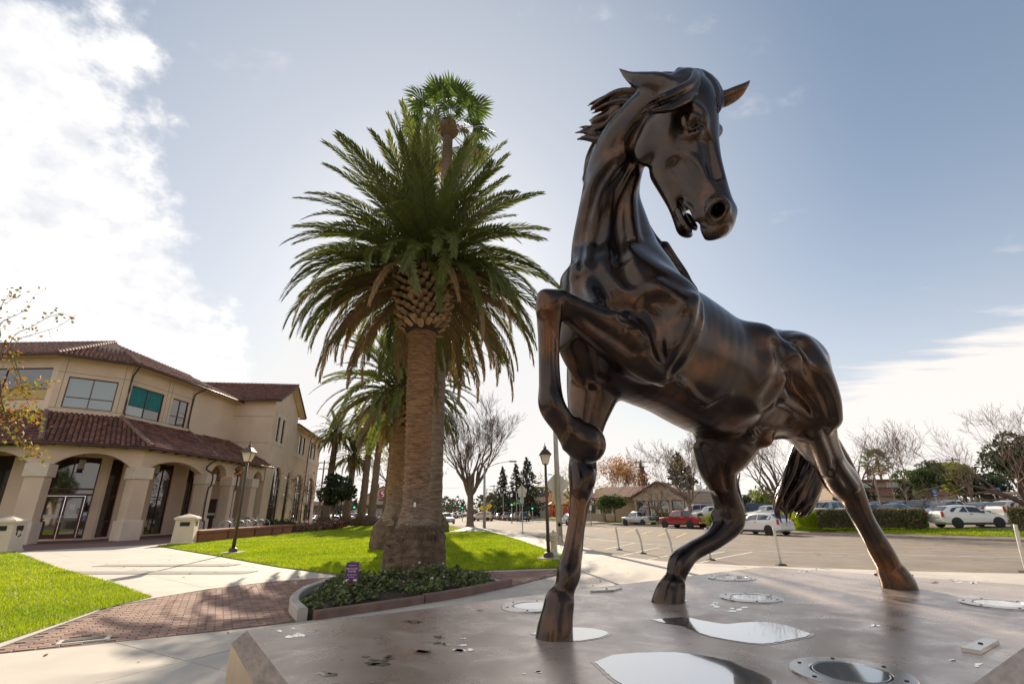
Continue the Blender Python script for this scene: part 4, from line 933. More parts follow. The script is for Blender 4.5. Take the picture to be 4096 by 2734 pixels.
def neckhead(f):
    def C(nodes,k=.05,**kw): f.chain([hn(*n) for n in nodes],k=k,**kw)
    C([(2520,1260,2.80,235),(2490,1180,2.82,225),(2464,1060,2.82,180),(2446,920,2.76,144),(2440,800,2.66,116),(2456,690,2.55,110),(2500,580,2.45,106),(2575,480,2.36,100),(2650,410,2.29,92)],k=.10)
    C([(2300,1130,2.95,60),(2330,1250,2.92,95),(2390,1380,2.88,90)],k=.06)
    global HEADF
    P0=atd(2690,330,2.22);P1=atd(2862,900,2.18)
    a=P1-P0;L=np.linalg.norm(a);a/=L
    fr=np.array([math.cos(HF),math.sin(HF),0]);fr-=a*(fr@a);fr/=np.linalg.norm(fr)
    rt=np.cross(fr,a)
    if rt[1]>0: rt=-rt
    HEADF=(P0,a,fr,rt,L)
    E1=bfd(rt)
    def H(px,py,w,b,a_=None):
        d=ray(px,py); t=(w*L+(P0-CAM)@rt)/(d@rt); p=CAM+t*d; m=t/FPX
        return (bf(p),m*(b if a_ is None else a_),m*b)
    def HC(n,k=.03,**kw): f.chain([H(*x) for x in n],k=k,**kw)
    # skull
    HC([(2735,365,0,85,80),(2742,430,0,118,105),(2732,510,0,134,118),(2728,600,0,140,106),(2752,680,0,128,90),(2790,752,0,110,78),(2830,805,0,88,74),(2858,866,0,80,76),(2872,900,0,55,60)],e1=E1,k=.04)
    HC([(2655,700,0,48,70),(2695,780,0,42,60),(2722,845,0,38,54),(2748,908,0,42,54)],e1=E1,k=.03)
    for w,g in ((.075,1),(-.075,1)):
        HC([(2645,515,w,84,48),(2618,580,w,90,46)],e1=E1,k=.014)
    # near (right) side detail
    HC([(2712,478,.112,26),(2730,448,.120,30),(2768,436,.124,32),(2802,462,.116,28),(2812,505,.10,22)],k=.02)
    HC([(2712,515,.120,22),(2750,545,.122,20),(2796,535,.112,18)],k=.015)
    HC([(2764,490,.178,40)],k=.012,mode='sub')
    HC([(2764,491,.128,34)],k=.003)
    HC([(2724,496,.140,8),(2738,472,.152,11),(2764,460,.157,12),(2790,470,.150,10),(2803,494,.136,7)],k=.006)
    HC([(2730,500,.143,6),(2748,513,.147,7),(2770,517,.147,7),(2797,502,.138,6)],k=.006)
    HC([(2832,520,-.06,34),(2858,525,-.115,32)],k=.02)                               # far brow
    HC([(2720,620,.105,20),(2770,640,.10,19),(2812,690,.085,15),(2850,760,.075,10)],k=.02)  # facial crest
    HC([(2840,560,.09,30),(2862,700,.06,26)],k=.03,mode='sub')                      # hollow beside nasal
    HC([(2690,660,.13,26),(2760,740,.12,22),(2800,790,.115,16)],k=.03,mode='sub')   # cheek hollow
    # muzzle
    HC([(2872,839,.072,46)],k=.025); HC([(2906,848,-.03,40)],k=.02)
    HC([(2835,845,.10,13),(2850,805,.10,14),(2885,795,.095,14),(2912,830,.08,13)],k=.012)
    HC([(2884,822,.112,21),(2872,842,.112,30),(2862,856,.10,22)],k=.01,mode='sub'); HC([(2872,838,.07,24),(2866,830,.03,14)],k=.01,mode='sub')
    HC([(2800,930,.06,26),(2850,935,.04,28),(2890,915,.03,26)],k=.02)              # upper lip
    # mouth cut
    HC([(2738,826,0,12,160),(2752,856,0,19,160),(2770,890,0,22,160),(2792,930,0,22,160),(2805,970,0,22,160)],e1=E1,k=.012,mode='sub')
    HC([(2738,812,.075,11),(2765,835,.085,10),(2785,880,.08,11)],k=.012)
    HC([(2712,840,.07,12),(2735,890,.07,12),(2760,925,.06,12)],k=.012)
    HC([(2755,870,0,14,40),(2775,905,0,14,36)],e1=E1,k=.01)                           # tongue
    # ears
    HC([(2700,365,.07,46),(2640,338,.09,44),(2575,328,.10,37),(2520,308,.11,20),(2490,286,.115,9),(2474,273,.118,3)],k=.02)
    HC([(2640,362,.165,20),(2580,352,.17,22),(2530,326,.15,11)],k=.008,mode='sub')
    HC([(2870,398,-.10,34),(2900,395,-.12,32),(2945,372,-.14,27),(2984,340,-.15,12),(3004,317,-.155,3)],k=.015)
    HC([(2900,402,-.06,13),(2945,382,-.07,15),(2978,352,-.11,6)],k=.008,mode='sub')
def muscles(f):
    S=lambda x,y:(2100+.6811*x,1000+.6811*y)
    def R2(pts,**kw): ridge(f,[(*S(x,y),r) for x,y,r in pts],**kw)
    def G2(pts,**kw): groove(f,[(*S(x,y),r) for x,y,r in pts],**kw)
    # shoulder mass and its rear edge
    R2([(890,300,90),(860,430,110),(800,560,110)],emb=.7,k=.10)
    R2([(960,330,60),(940,450,70),(880,590,62),(820,700,40)],emb=.5,k=.05)
    G2([(1050,300,14),(1035,420,16),(985,540,18),(920,650,18),(850,740,14)],k=.03)
    # point of shoulder, breast
    R2([(560,90,70),(660,170,85),(760,230,85)],emb=.8,k=.12)
    R2([(430,200,90),(530,250,95),(640,320,80)],emb=.85,k=.13)
    R2([(330,130,40),(345,220,45),(420,330,40)],emb=.75,k=.07)
    G2([(300,110,12),(320,240,12),(370,300,10)],emb=-.5,k=.04)
    G2([(560,40,26),(580,110,26),(610,170,20)],emb=-.3,k=.06)
    R2([(780,240,42),(850,290,46),(920,330,36)],emb=.5,k=.05)
    G2([(720,300,14),(800,300,15),(880,320,10)],emb=-.6,k=.04)
    G2([(700,340,14),(760,400,16),(780,520,18),(790,640,16)],k=.04)
    # forearm bands, elbow folds
    R2([(300,330,34),(420,390,40),(540,430,38),(640,520,44)],emb=.6,k=.04)
    R2([(330,440,26),(480,560,34),(620,660,36),(720,720,34)],emb=.5,k=.04)
    G2([(330,385,8),(450,470,10),(560,540,10),(640,600,9)],k=.02)
    R2([(520,380,15),(600,390,16),(680,450,15)],emb=.5,k=.02)
    R2([(600,480,17),(650,465,17),(700,500,17),(720,560,15)],emb=.45,k=.02)
    G2([(560,400,7),(640,430,8),(710,490,8)],k=.012)
    G2([(570,490,6),(590,455,6),(660,450,6)],k=.012)
    R2([(700,640,40),(760,710,38),(800,760,28)],emb=.5,k=.05)
    # knee + cannon tendon of raised leg
    R2([(1330,1060,16),(1345,1090,18),(1325,1105,14),(1300,1085,12)],emb=.2,k=.015)
    R2([(1400,1105,34)],emb=.8,k=.04)
    G2([(175,450,7),(190,540,8),(190,680,8),(205,790,8),(240,900,7)],k=.015)
    R2([(120,280,40),(110,350,34)],emb=.6,k=.03)
    G2([(235,300,10),(225,400,10)],k=.02)
    R2([(318,990,10),(280,1050,12),(248,1120,12),(232,1165,9)],emb=.55,k=.02)
    G2([(440,1090,7),(452,1150,7),(430,1210,6)],k=.015)
    # right breast / leg root
    R2([(260,560,50),(300,640,52),(340,720,44)],emb=.5,k=.05)
    G2([(360,560,22),(390,660,26),(400,760,22)],k=.05)
    # ribs, belly fold
    R2([(860,750,13),(930,780,14),(990,850,14),(1060,895,12)],emb=.45,k=.02)
    R2([(1060,905,10),(1130,862,10),(1200,830,9)],emb=.55,k=.025)
    # flank, thigh
    R2([(1380,540,70),(1430,640,70),(1400,760,60),(1320,880,44)],emb=.86,k=.12)
    G2([(1490,560,16),(1520,660,20),(1495,770,20),(1425,880,18)],emb=-.5,k=.06)
    R2([(1560,620,46),(1640,760,50),(1730,900,44),(1780,1000,34)],emb=.72,k=.07)
    R2([(1620,560,40),(1710,700,46),(1780,860,38),(1810,980,26)],emb=.7,k=.06)
    G2([(1590,560,10),(1670,700,14),(1760,860,14),(1800,990,10)],k=.03)
    G2([(1540,700,12),(1600,820,16),(1680,960,14)],k=.04)
    R2([(1500,860,26),(1570,900,30),(1640,960,24)],emb=.5,k=.04)
    # gaskin and hock
    R2([(1700,1080,30),(1740,1180,34),(1770,1290,26)],emb=.5,k=.04)
    G2([(1760,1060,9),(1800,1160,10),(1840,1280,9)],k=.02)
    R2([(1830,1250,18),(1880,1330,20),(1930,1390,16)],emb=.45,k=.02)
    G2([(1800,1300,8),(1850,1380,9),(1890,1450,8)],k=.02)
    # right hind gaskin
    R2([(1040,1160,34),(1080,1280,36),(1120,1380,26)],emb=.5,k=.04)
    G2([(1110,1180,9),(1160,1260,10),(1190,1400,9)],k=.02)
    # standing knee + fetlock
    S3=lambda x,y:(2000+.7237*x,1700+.7237*y)
    ridge(f,[(*S3(430,220),26),(*S3(445,290),34),(*S3(440,350),26)],emb=.5,k=.03)
    ridge(f,[(*S3(500,260),18),(*S3(505,320),16)],emb=.4,k=.02)
    groove(f,[(*S3(470,400),6),(*S3(440,600),7),(*S3(415,760),6)],k=.015)
    ridge(f,[(*S3(372,830),26),(*S3(365,870),24)],emb=.5,k=.03)
    ridge(f,[(*S3(260,962),9),(*S3(320,985),10),(*S3(395,985),9)],emb=.35,k=.012)
    ridge(f,[(*S3(1200,500),24),(*S3(1250,480),26)],emb=.5,k=.03)
    ridge(f,[(*S3(905,855),7),(*S3(960,870),7),(*S3(1015,875),7)],emb=.35,k=.01)
    # neck bands
    N=lambda x,y:(2100+.7018*x,200+.7018*y)
    def RN(pts,**kw): ridge(f,[(*N(x,y),r) for x,y,r in pts],**kw)
    def GN(pts,**kw): groove(f,[(*N(x,y),r) for x,y,r in pts],**kw)
    RN([(560,600,28),(450,700,36),(380,850,38),(340,1000,38),(310,1150,34),(295,1290,26)],emb=.6,k=.04)
    RN([(520,690,24),(440,830,34),(400,1000,44),(370,1150,40),(340,1260,30)],emb=.6,k=.04)
    GN([(500,650,9),(415,780,10),(365,930,11),(330,1090,11),(315,1250,9)],k=.02)
    GN([(560,680,10),(480,800,11),(445,950,12),(410,1100,10)],k=.025)
    GN([(620,700,14),(560,840,20),(535,960,24),(530,1080,24),(545,1180,20)],k=.05)
    RN([(640,720,14),(600,830,22),(600,960,28),(620,1080,28)],emb=.5,k=.03)
    GN([(640,440,10),(600,520,10),(600,580,9),(640,660,8)],k=.02)
HF=math.radians(-38)
def strands(guide,n,rng,r=(11,17),wave=8,tipfan=1.0):
    """guide: (px,py,depth y,spread px); one bundle of n sculpted locks"""
    out=[]
    for k in range(n):
        a=rng.uniform(0,6.28); q=rng.uniform(0,1)**.5; ph=rng.uniform(0,6.28); L=rng.uniform(.75,1.0); R0=rng.uniform(*r)
        pts=[];rad=[]; m=len(guide)
        G=cr(np.array(guide,float),4); N=max(4,int(len(G)*L))
        for i in range(N):
            t=i/(len(G)-1); px,py,y,sp=G[i]
            o1=math.cos(a)*q*sp+wave*math.sin(ph+t*7)*t; o2=math.sin(a)*q*sp+wave*math.cos(ph+t*6)*t
            p=atd(px+o1*.8,py+o2,y+.12*math.sin(a*2+1)*q*sp/80)
            pts.append(bf(p)); tt=i/(N-1); rad.append(rpx(R0*(1-.85*tt**3),p))
        out.append((pts,rad))
    return out
def hair_paths():
    out=[]
    rng=random.Random(5)
    N=lambda x,y,d,s:(2100+.7018*x,200+.7018*y,d,s)
    m=[]
    for g,n in (([N(740,300,2.36,24),N(640,275,2.40,26),N(540,275,2.44,26),N(430,320,2.48,22),N(355,345,2.5,15)],15),
                ([N(660,330,2.40,24),N(560,330,2.45,28),N(480,400,2.5,30),N(400,425,2.53,22),N(370,420,2.55,12)],14),
                ([N(600,380,2.44,24),N(520,420,2.5,30),N(450,470,2.54,28),N(360,465,2.57,26),N(280,475,2.6,24)],16),
                ([N(560,430,2.48,22),N(470,500,2.54,26),N(400,500,2.58,24),N(330,510,2.6,16)],10),
                ([N(500,480,2.52,20),N(430,530,2.58,20),N(385,600,2.62,15),N(350,680,2.64,12),N(315,770,2.66,6)],9),
                ([N(860,175,2.30,20),N(760,185,2.34,26),N(660,235,2.37,24),N(570,235,2.4,14)],12),
                ([N(800,250,2.34,26),N(700,280,2.4,30),N(600,350,2.46,30),N(520,430,2.5,30),N(450,520,2.55,26),N(400,620,2.6,22)],16),
                ([N(640,950,2.98,20),N(700,1060,3.05,22),N(750,1110,3.05,12),N(765,1150,3.05,7)],6),
                ([N(790,1130,3.08,20),N(870,1240,3.12,12),N(940,1330,3.1,12),N(1010,1400,3.08,5)],6)):
        m+=strands(g,int(n*1.5),rng)
    out.append(('mane',m))
    m=[]
    P0,a,fr,rt,L=HEADF
    for g,n in (([N(880,150,2.24,20),N(960,170,2.12,26),N(940,230,2.05,34),N(830,290,2.02,34),N(720,330,2.02,24),N(650,380,2.04,9)],26),
                ([N(900,150,2.24,20),N(1000,165,2.16,28),N(980,215,2.06,28),N(880,260,2.02,30),N(780,290,2.02,20)],16),
                ([N(920,150,2.25,16),N(1030,165,2.18,28),N(1085,230,2.12,24),N(1105,310,2.1,16),N(1090,370,2.1,7)],18),
                ([N(930,155,2.24,16),N(1010,190,2.12,20),N(1050,270,2.07,18),N(1080,340,2.06,10)],10)):
        m+=strands(g,n,rng,wave=5)
    out.append(('forelock',m))
    m=[]
    for g,n in (([(3300,1575,4.1,22),(3290,1700,4.25,40),(3255,1830,4.32,52),(3205,1930,4.32,50),(3160,2020,4.28,36),(3140,2100,4.24,14)],38),
                ([(3300,1600,4.1,20),(3280,1750,4.28,40),(3240,1880,4.34,50),(3190,1980,4.3,42),(3150,2070,4.26,22)],26),
                ([(3200,1770,4.3,20),(3180,1830,4.3,24),(3145,1930,4.28,14),(3120,2030,4.25,16),(3122,2085,4.24,8)],16),
                ([(3290,1720,4.26,26),(3290,1850,4.32,30),(3260,1950,4.3,24),(3215,2030,4.27,20),(3170,2085,4.25,8)],18)):
        m+=strands(g,n,rng,r=(10,19),wave=20)
    out.append(('tail',m))
    return out

def build_horse(res=.0088):
    t=thing('horse_statue','larger than life dark bronze horse striding on the plinth with one foreleg raised','statue',(HO[0],HO[1],PZ),math.atan2(HD[1],HD[0]))
    f=horse_body(res); V_,F_=surfnet(f.D,f.lo,f.res); V_=lap(V_,F_,4,.5); link('body',mesh_np('body',V_,F_),BRONZE,t)
    def lock(name,paths,lo,hi,res=.0075):
        h=Field(lo,hi,res)
        for pts,rad in paths: h.chain([(p,r,r) for p,r in zip(pts,rad)],k=.006,sub=3)
        V_,F_=surfnet(h.D,h.lo,h.res); V_=lap(V_,F_,1,.5); link(name,mesh_np(name,V_,F_),BRONZE,t)
    for name,paths in hair_paths():
        P=np.vstack([np.array(p) for p,_ in paths]); lock(name,paths,P.min(0)-.06,P.max(0)+.06)
build_horse()
# ================================================================== PALMS
M_frond=mat('palm_leaf',(.165,.185,.035),.42,island=.22,col2=(.085,.105,.024),vscale=.35,trans=.42)
M_frondold=mat('palm_leaf_dry',(.30,.18,.075),.75,island=.25,col2=(.13,.095,.04),vscale=.5,trans=.25)
M_fan=mat('fan_leaf',(.14,.20,.045),.5,island=.3,col2=(.06,.11,.025),vscale=.5,trans=.45)
M_trunk=mat('palm_bark',(.53,.295,.14),.95,col2=(.17,.09,.048),vscale=3.2,bump=1.0,bscale=8,stretch=(1.4,1.4,9),detail=9,bdist=.10)
def grey_foot(m):
    nt=m.node_tree; b=nt.nodes['Principled BSDF']; src=b.inputs['Base Color'].links[0].from_socket; tc=[n for n in nt.nodes if n.type=='TEX_COORD'][0]; sp_=nt.nodes.new('ShaderNodeSeparateXYZ'); nt.links.new(tc.outputs['Object'],sp_.inputs[0])
    n=nt.nodes.new('ShaderNodeTexNoise'); n.inputs['Scale'].default_value=1.5; nt.links.new(tc.outputs['Object'],n.inputs['Vector']); a=nt.nodes.new('ShaderNodeMath'); a.operation='MULTIPLY_ADD'; nt.links.new(n.outputs['Fac'],a.inputs[0]); a.inputs[1].default_value=2.4; nt.links.new(sp_.outputs[2],a.inputs[2])
    mr=nt.nodes.new('ShaderNodeMapRange'); mr.inputs[1].default_value=1.8; mr.inputs[2].default_value=4.2; nt.links.new(a.outputs[0],mr.inputs[0]); mx=nt.nodes.new('ShaderNodeMix'); mx.data_type='RGBA'; nt.links.new(mr.outputs[0],mx.inputs[0])
    h=nt.nodes.new('ShaderNodeHueSaturation'); h.inputs['Saturation'].default_value=.45; h.inputs['Value'].default_value=.92; nt.links.new(src,h.inputs['Color']); nt.links.new(h.outputs[0],mx.inputs[6]); nt.links.new(src,mx.inputs[7]); nt.links.new(mx.outputs[2],b.inputs['Base Color'])
grey_foot(M_trunk)
M_trunkg=mat('palm_bark_grey',(.30,.22,.16),.95,col2=(.13,.095,.07),vscale=2.2,bump=1.0,bscale=9,stretch=(1.2,1.2,7),detail=7,bdist=.05)
M_boot=mat('leaf_base_cut',(.38,.25,.135),.9,island=.35,var=.4,vscale=9,bump=.4,bscale=40,bdist=.01)
M_gapshade=mat('gap_shade_core',(.05,.03,.018),.95,var=.4,vscale=5)  # core kept near black so its colour gives the shade between leaf bases
M_root=mat('root_mat',(.20,.135,.09),.98,col2=(.085,.055,.035),vscale=4,bump=1.0,bscale=18,bdist=.06)
def frond_mesh(name,elev,bend,L,m,nl=74,droop=0,seed=0,wid=.055,ll=.58):
    rg=np.random.default_rng(seed); n=26; t=np.linspace(0,1,n); a=np.radians(elev-bend*(t**1.35)); ds=L/(n-1)
    P=np.zeros((n,3)); 
    for i in range(1,n): P[i]=P[i-1]+ds*np.array([math.cos(a[i-1]),0,math.sin(a[i-1])])
    P[:,1]=.12*L*(t**2)*rg.normal(0,.5)
    T=np.gradient(P,axis=0); T/=np.linalg.norm(T,axis=1)[:,None]; S=np.tile([0,1.,0],(n,1)); N=np.cross(S,T)*-1; N=np.cross(T,S); N[N[:,2]<0]*=1
    V=[];F=[]
    r=.045*(1-t)+.006
    for i in range(n):
        for dy,dz in ((-1,.2),(1,.2),(0,-1)): V.append(P[i]+r[i]*(dy*S[i]+dz*N[i]))
    for i in range(n-1):
        for k in range(3): F.append((3*i+k,3*i+(k+1)%3,3*i+3+(k+1)%3,3*i+3+k))
    for sd in (-1,1):
        for k in range(nl):
            u=.10+.9*(k+.5)/nl; x=u*(n-1); i=min(int(x),n-2); f=x-i; p=P[i]*(1-f)+P[i+1]*f; tt=T[i]; nn=N[i]
            l=ll*min(1,(u-.03)*4.5)*(1-.65*max(0,(u-.45)/.55)**1.6)*rg.uniform(.88,1.08); ang=math.radians(58-34*u+rg.normal(0,4)); up=math.radians(24-droop*40+rg.normal(0,7))
            d=math.cos(ang)*tt+math.sin(ang)*(sd*math.cos(up)*S[i]+math.sin(up)*nn); d=d+np.array([0,0,-.10-.35*droop])*1.0; d/=np.linalg.norm(d)
            w_=np.cross(d,nn); w_/=np.linalg.norm(w_)+1e-9; w_=w_*wid*.5
            b=len(V); V+= [p,p+d*l*.4+w_,p+d*l+np.array([0,0,-.10*l]),p+d*l*.4-w_]; F.append((b,b+1,b+2,b+3))
    me=bpy.data.meshes.new(name); me.from_pydata([tuple(v) for v in V],[],F); me.materials.append(m); return me
EL=[(86,20),(74,30),(61,42),(47,54),(34,66),(22,76),(11,82),(2,82),(-6,80)]
FM=[[frond_mesh('frond',e,b,1.0*4.5,M_frond,seed=i*3+v,droop=.15*(i/8)) for v in range(2)] for i,(e,b) in enumerate(EL)]
FD=[[frond_mesh('frond',e,b,4.9,M_frondold,seed=90+i*3+v,droop=.55,nl=56,wid=.05,ll=.48) for v in range(2)] for i,(e,b) in enumerate([(4,92),(-8,84),(-20,72)])]
FMf=[frond_mesh('frond',e,b,4.5,M_frond,seed=200+i,droop=.15*(i/8),nl=30,wid=.12) for i,(e,b) in enumerate(EL)]
FDf=[frond_mesh('frond',e,b,4.3,M_frondold,seed=300+i,droop=.5,nl=24,wid=.12) for i,(e,b) in enumerate([(4,92),(-8,84),(-20,72)])]
def lathe_noise(prof,c,ns,amp,rg,m,name,parent,lean=(0,0),top=1):
    V=[];F=[]; ph=rg.uniform(0,6.28,6)
    for i,(r,z,a) in enumerate(prof):
        for k in range(ns):
            th=2*math.pi*k/ns; q=r+a*rg.normal()+.25*amp*math.sin(3*th+ph[0]+z*2)+.2*amp*math.sin(7*th+ph[1]-z*3)
            V.append((c[0]+q*math.cos(th)+lean[0]*z/top,c[1]+q*math.sin(th)+lean[1]*z/top,c[2]+z))
    for i in range(len(prof)-1):
        for k in range(ns):
            j=(k+1)%ns; F.append((i*ns+k,i*ns+j,(i+1)*ns+j,(i+1)*ns+k))
    F.append(tuple((len(prof)-1)*ns+k for k in range(ns)))
    me=mesh_np(name,V,[f for f in F if len(f)==4]); return link(name,me,m,parent)
def boot_mesh():
    # leaf base stub: a wedge with a lens shaped, paler cut face
    V=[];F=[]
    n=8
    for y,sc in ((0,.75),(.16,1.0),(.20,.92)):
        for k in range(n):
            a=2*math.pi*k/n; x=.125*math.copysign(abs(math.cos(a))**1.3,math.cos(a))*sc; z=.062*math.copysign(abs(math.sin(a))**1.0,math.sin(a))*sc; V.append((x,y,z+y*.45))
    for i in range(2):
        for k in range(n): F.append((i*n+k,i*n+(k+1)%n,(i+1)*n+(k+1)%n,(i+1)*n+k))
    F.append(tuple(2*n+k for k in range(n)))
    me=bpy.data.meshes.new('leaf_base'); me.from_pydata(V,[],F); me.materials.append(M_boot); return me
BOOT=boot_mesh()
def date_palm(loc,zt,r0,r1,L,label,n=110,nd=40,seed=1,detail=True,boss=1.0,lean=(0,0),rb=.95,hb=2.1,group=None,tm=None):
    """trunk height zt to the first leaf base, radius r0 at breast height, r1 under the crown; frond length L"""
    rg=np.random.default_rng(seed); rr=random.Random(seed); t=thing('date_palm',label,'palm tree',loc,0,group)
    ns=44 if detail else 16; prof=[]
    z=0.0
    while z<zt:
        if z<1.05*boss:
            q=z/(1.05*boss); r=r0*(2.26-.40*q+.14*math.sin(q*3.1)); a=.022
        elif z<1.9*boss: q=(z-1.05*boss)/(.85*boss); r=r0*(1.78-.78*math.sin(min(1,q)*math.pi/2)**.8); a=.008
        else: q=(z-1.9*boss)/(zt-1.9*boss); r=r0+(r1-r0)*q+.018*(1 if int(z/.075)%2 else -1); a=.006
        prof.append((r,z,a)); z+=.075 if detail else .25
    prof.append((r1,zt,.005)); k0=next(i for i,p in enumerate(prof) if p[1]>=.95*boss)
    tr=lathe_noise(prof[k0:],(0,0,0),ns,.05*r0,rg,tm or M_trunk,'trunk',t,lean,zt)
    lathe_noise([(p[0]*(1.04-.05*max(0,(p[1]-.85*boss))/(.4*boss)),p[1],p[2]*(1.0+2.4*(p[1]>.8*boss))) for p in prof[:k0+5]],(0,0,0),ns,.12*r0,rg,M_root,'root_boss',t,lean,zt)
    if detail:
        # fringe of aerial roots over the boss
        V=[];F=[]
        for _ in range(3400):
            a=rr.uniform(0,6.28); z=.25+1.0*rr.random()**.6; q=z/1.05; r=r0*(2.30-.42*q); l=rr.uniform(.06,.22); w_=.007
            p=np.array([math.cos(a)*r,math.sin(a)*r,z]); d=np.array([math.cos(a)*rr.uniform(.1,.6)+rr.gauss(0,.3),math.sin(a)*rr.uniform(.1,.6)+rr.gauss(0,.3),-1])*l; s_=np.array([-math.sin(a),math.cos(a),0])*w_
            b=len(V); V+=[p-s_,p+s_,p+d]; F.append((b,b+1,b+2))
        o=link('root_fringe',mesh_np('root_fringe',V,F,False),M_root,t); o['kind']='stuff'
    tx,ty=lean
    # pineapple of leaf bases
    core=[(r1*.95,zt-.05,0)]+[(rb*(.60+.32*math.sin(min(1,q*1.15)*math.pi/2)) if q<.8 else rb*(.92-.9*(q-.8)),zt+hb*q,.01) for q in np.linspace(.02,1.15,14)]
    lathe_noise([(a*.86,b,c) for a,b,c in core],(tx,ty,0),ns//2,.02,rg,M_gapshade,'crown_core',t)
    if detail or hb>1:
        N=250 if detail else 110
        for k in range(N):
            q=(k+.5)/N; z=zt+.02+hb*.98*q; r=(rb*(.60+.32*math.sin(min(1,q*1.15)*math.pi/2)))*.86-.03; a=k*2.39996
            o=bpy.data.objects.new('leaf_base',BOOT); COL.objects.link(o); o.parent=t; o.location=(tx+math.cos(a)*r,ty+math.sin(a)*r,z)
            o.rotation_euler=(rr.gauss(.1,.12),rr.gauss(0,.15),a-math.pi/2); s_=rr.uniform(.62,.84)*(1 if detail else 1.6); o.scale=(s_,rr.uniform(.9,1.6),s_*rr.uniform(.8,1.15))
    zc=zt+hb*.95
    def add(me,a,r,z,sc,tilt=0):
        o=bpy.data.objects.new('frond',me); COL.objects.link(o); o.parent=t; o.location=(tx+math.cos(a)*r,ty+math.sin(a)*r,z); o.rotation_euler=(rr.gauss(0,.16),rr.gauss(tilt,.06),a); o.scale=(sc,sc*rr.choice((-1,1)),sc)
    for k in range(n):
        q=(k+.5)/n; i=min(int((q**.85)*9),8); add(rr.choice(FM[i]) if detail else FMf[i],k*2.39996+rr.gauss(0,.12),.12+.5*q*rb,zc+.45-.75*q,L/4.5*rr.uniform(.88,1.08)*((1.16-.2*min(1,q*4)) if detail else .80+.2*min(1,q*3)))
    for k in range(nd):
        q=(k+.5)/nd; i=min(int(q*3),2)
        if detail and math.sin(k*2.39996+1)<-.62 and k%4: continue
        add(rr.choice(FD[i]) if detail else FDf[i],k*2.39996+1+rr.gauss(0,.2),.55*rb,zc-.30-.35*q,L/4.5*rr.uniform(.72,.98))
    return t
PB=gp(1655,2312)
date_palm((PB[0],PB[1],0),6.45,.335,.385,4.05,'massive date palm with a bulging root base in the kerbed flower bed',n=172,nd=72,seed=11,lean=(-.10,0),boss=1.0)
# shared group wording for the row behind
G_P='date palms on the lawn behind the big palm'
p2=gp(1568,2195); date_palm((p2[0],p2[1],0),5.4,.42,.40,3.9,'short date palm with a full green crown just behind the biggest palm',n=96,nd=26,seed=5,detail=False,rb=.85,hb=1.9,group=G_P)
p3=(-6.4,41.5); date_palm((p3[0],p3[1],0),13.2,.50,.45,4.4,'tall dark trunked date palm right behind the trunk of the biggest palm',n=80,nd=46,seed=6,detail=False,group=G_P,tm=M_trunkg)
for (px,y,top,lab,L) in ((1296,66,1765,'date palm nearest the end of the tan building',3.7),(1380,67,1858,'short date palm with a skirt of hanging fronds, second from the tan building',3.4),(1442,66,1750,'date palm with a slightly leaning trunk, third from the tan building',3.8),(1482,64,1740,'date palm with a ringed collar low on its trunk, fourth from the tan building',3.8),(1540,62,1745,'date palm at the street end of the far palm row',3.8)):
    b=atd(px,2090,y); zt=atd(px+22,top,y)[2]
    date_palm((b[0],b[1],0),zt-.4,.50,.38,L,lab,n=64,nd=26,seed=int(px),detail=False,rb=.75,hb=1.6,group=G_P,tm=M_trunkg,boss=.8,lean=(.35,0))
# fan palm
def fan_mesh(R=.72,n=24,seed=0,m=None):
    rg=np.random.default_rng(seed); V=[];F=[]
    pet=1.15
    V+= [(0,-.02,0),(0,.02,0),(pet,.015,-.05),(pet,-.015,-.05)]; F.append((0,1,2,3))
    for k in range(n):
        a=-2.1+4.2*k/(n-1); l=R*(.75+.25*math.cos(a*.6))*rg.uniform(.9,1.05); w_=.05
        d=np.array([math.cos(a),math.sin(a),-.12]); s_=np.array([-math.sin(a),math.cos(a),0])*w_; p=np.array([pet,0,-.05]); z=np.array([0,0,.03 if k%2 else -.02])
        q=p+d*l*.62; b=len(V); V+=[tuple(p),tuple(q+s_+z),tuple(p+d*l+np.array([0,0,-.28*l*rg.uniform(.4,1.2)])),tuple(q-s_+z)]; F.append((b,b+1,b+2,b+3))
    me=bpy.data.meshes.new('fan_leaf'); me.from_pydata([tuple(v) for v in V],[],F); me.materials.append(m or M_fan); return me
FANS=[fan_mesh(seed=i) for i in range(3)]; FANSD=[fan_mesh(seed=9,m=M_frondold,R=.8)]
def fan_palm(loc,h,r,R,label,n=46,seed=2,group=None):
    rr=random.Random(seed); rg=np.random.default_rng(seed); t=thing('fan_palm',label,'palm tree',loc)
    lathe_noise([(r*(1.35-.35*min(1,z/1.2)-.22*z/h),z,.01) for z in np.arange(0,h,.22)],(0,0,0),18,.03,rg,M_trunkg,'trunk',t)
    lathe_noise([(r*.8,h-.6,.02),(r*1.7,h-.2,.05),(r*1.3,h+.3,.05),(r*.3,h+.7,.02)],(0,0,0),14,.05,rg,M_frondold,'crown_core',t)
    for k in range(n):
        q=(k+.5)/n; e=math.radians(82-125*q); a=k*2.39996; me=rr.choice(FANS) if q<.82 else FANSD[0]
        o=bpy.data.objects.new('fan_leaf',me); COL.objects.link(o); o.parent=t; o.location=(.1*math.cos(a),.1*math.sin(a),h+.35-.7*q); o.rotation_euler=(rr.gauss(0,.25),-e,a); o.scale=(R/1.75*rr.uniform(.85,1.1),)*3
    return t
wp_=atd(1757,1450,19); top=atd(1800,515,19)[2]
fan_palm((wp_[0],wp_[1],0),top,.30,2.25,'very tall fan palm whose top pokes out above the biggest palm',n=36)
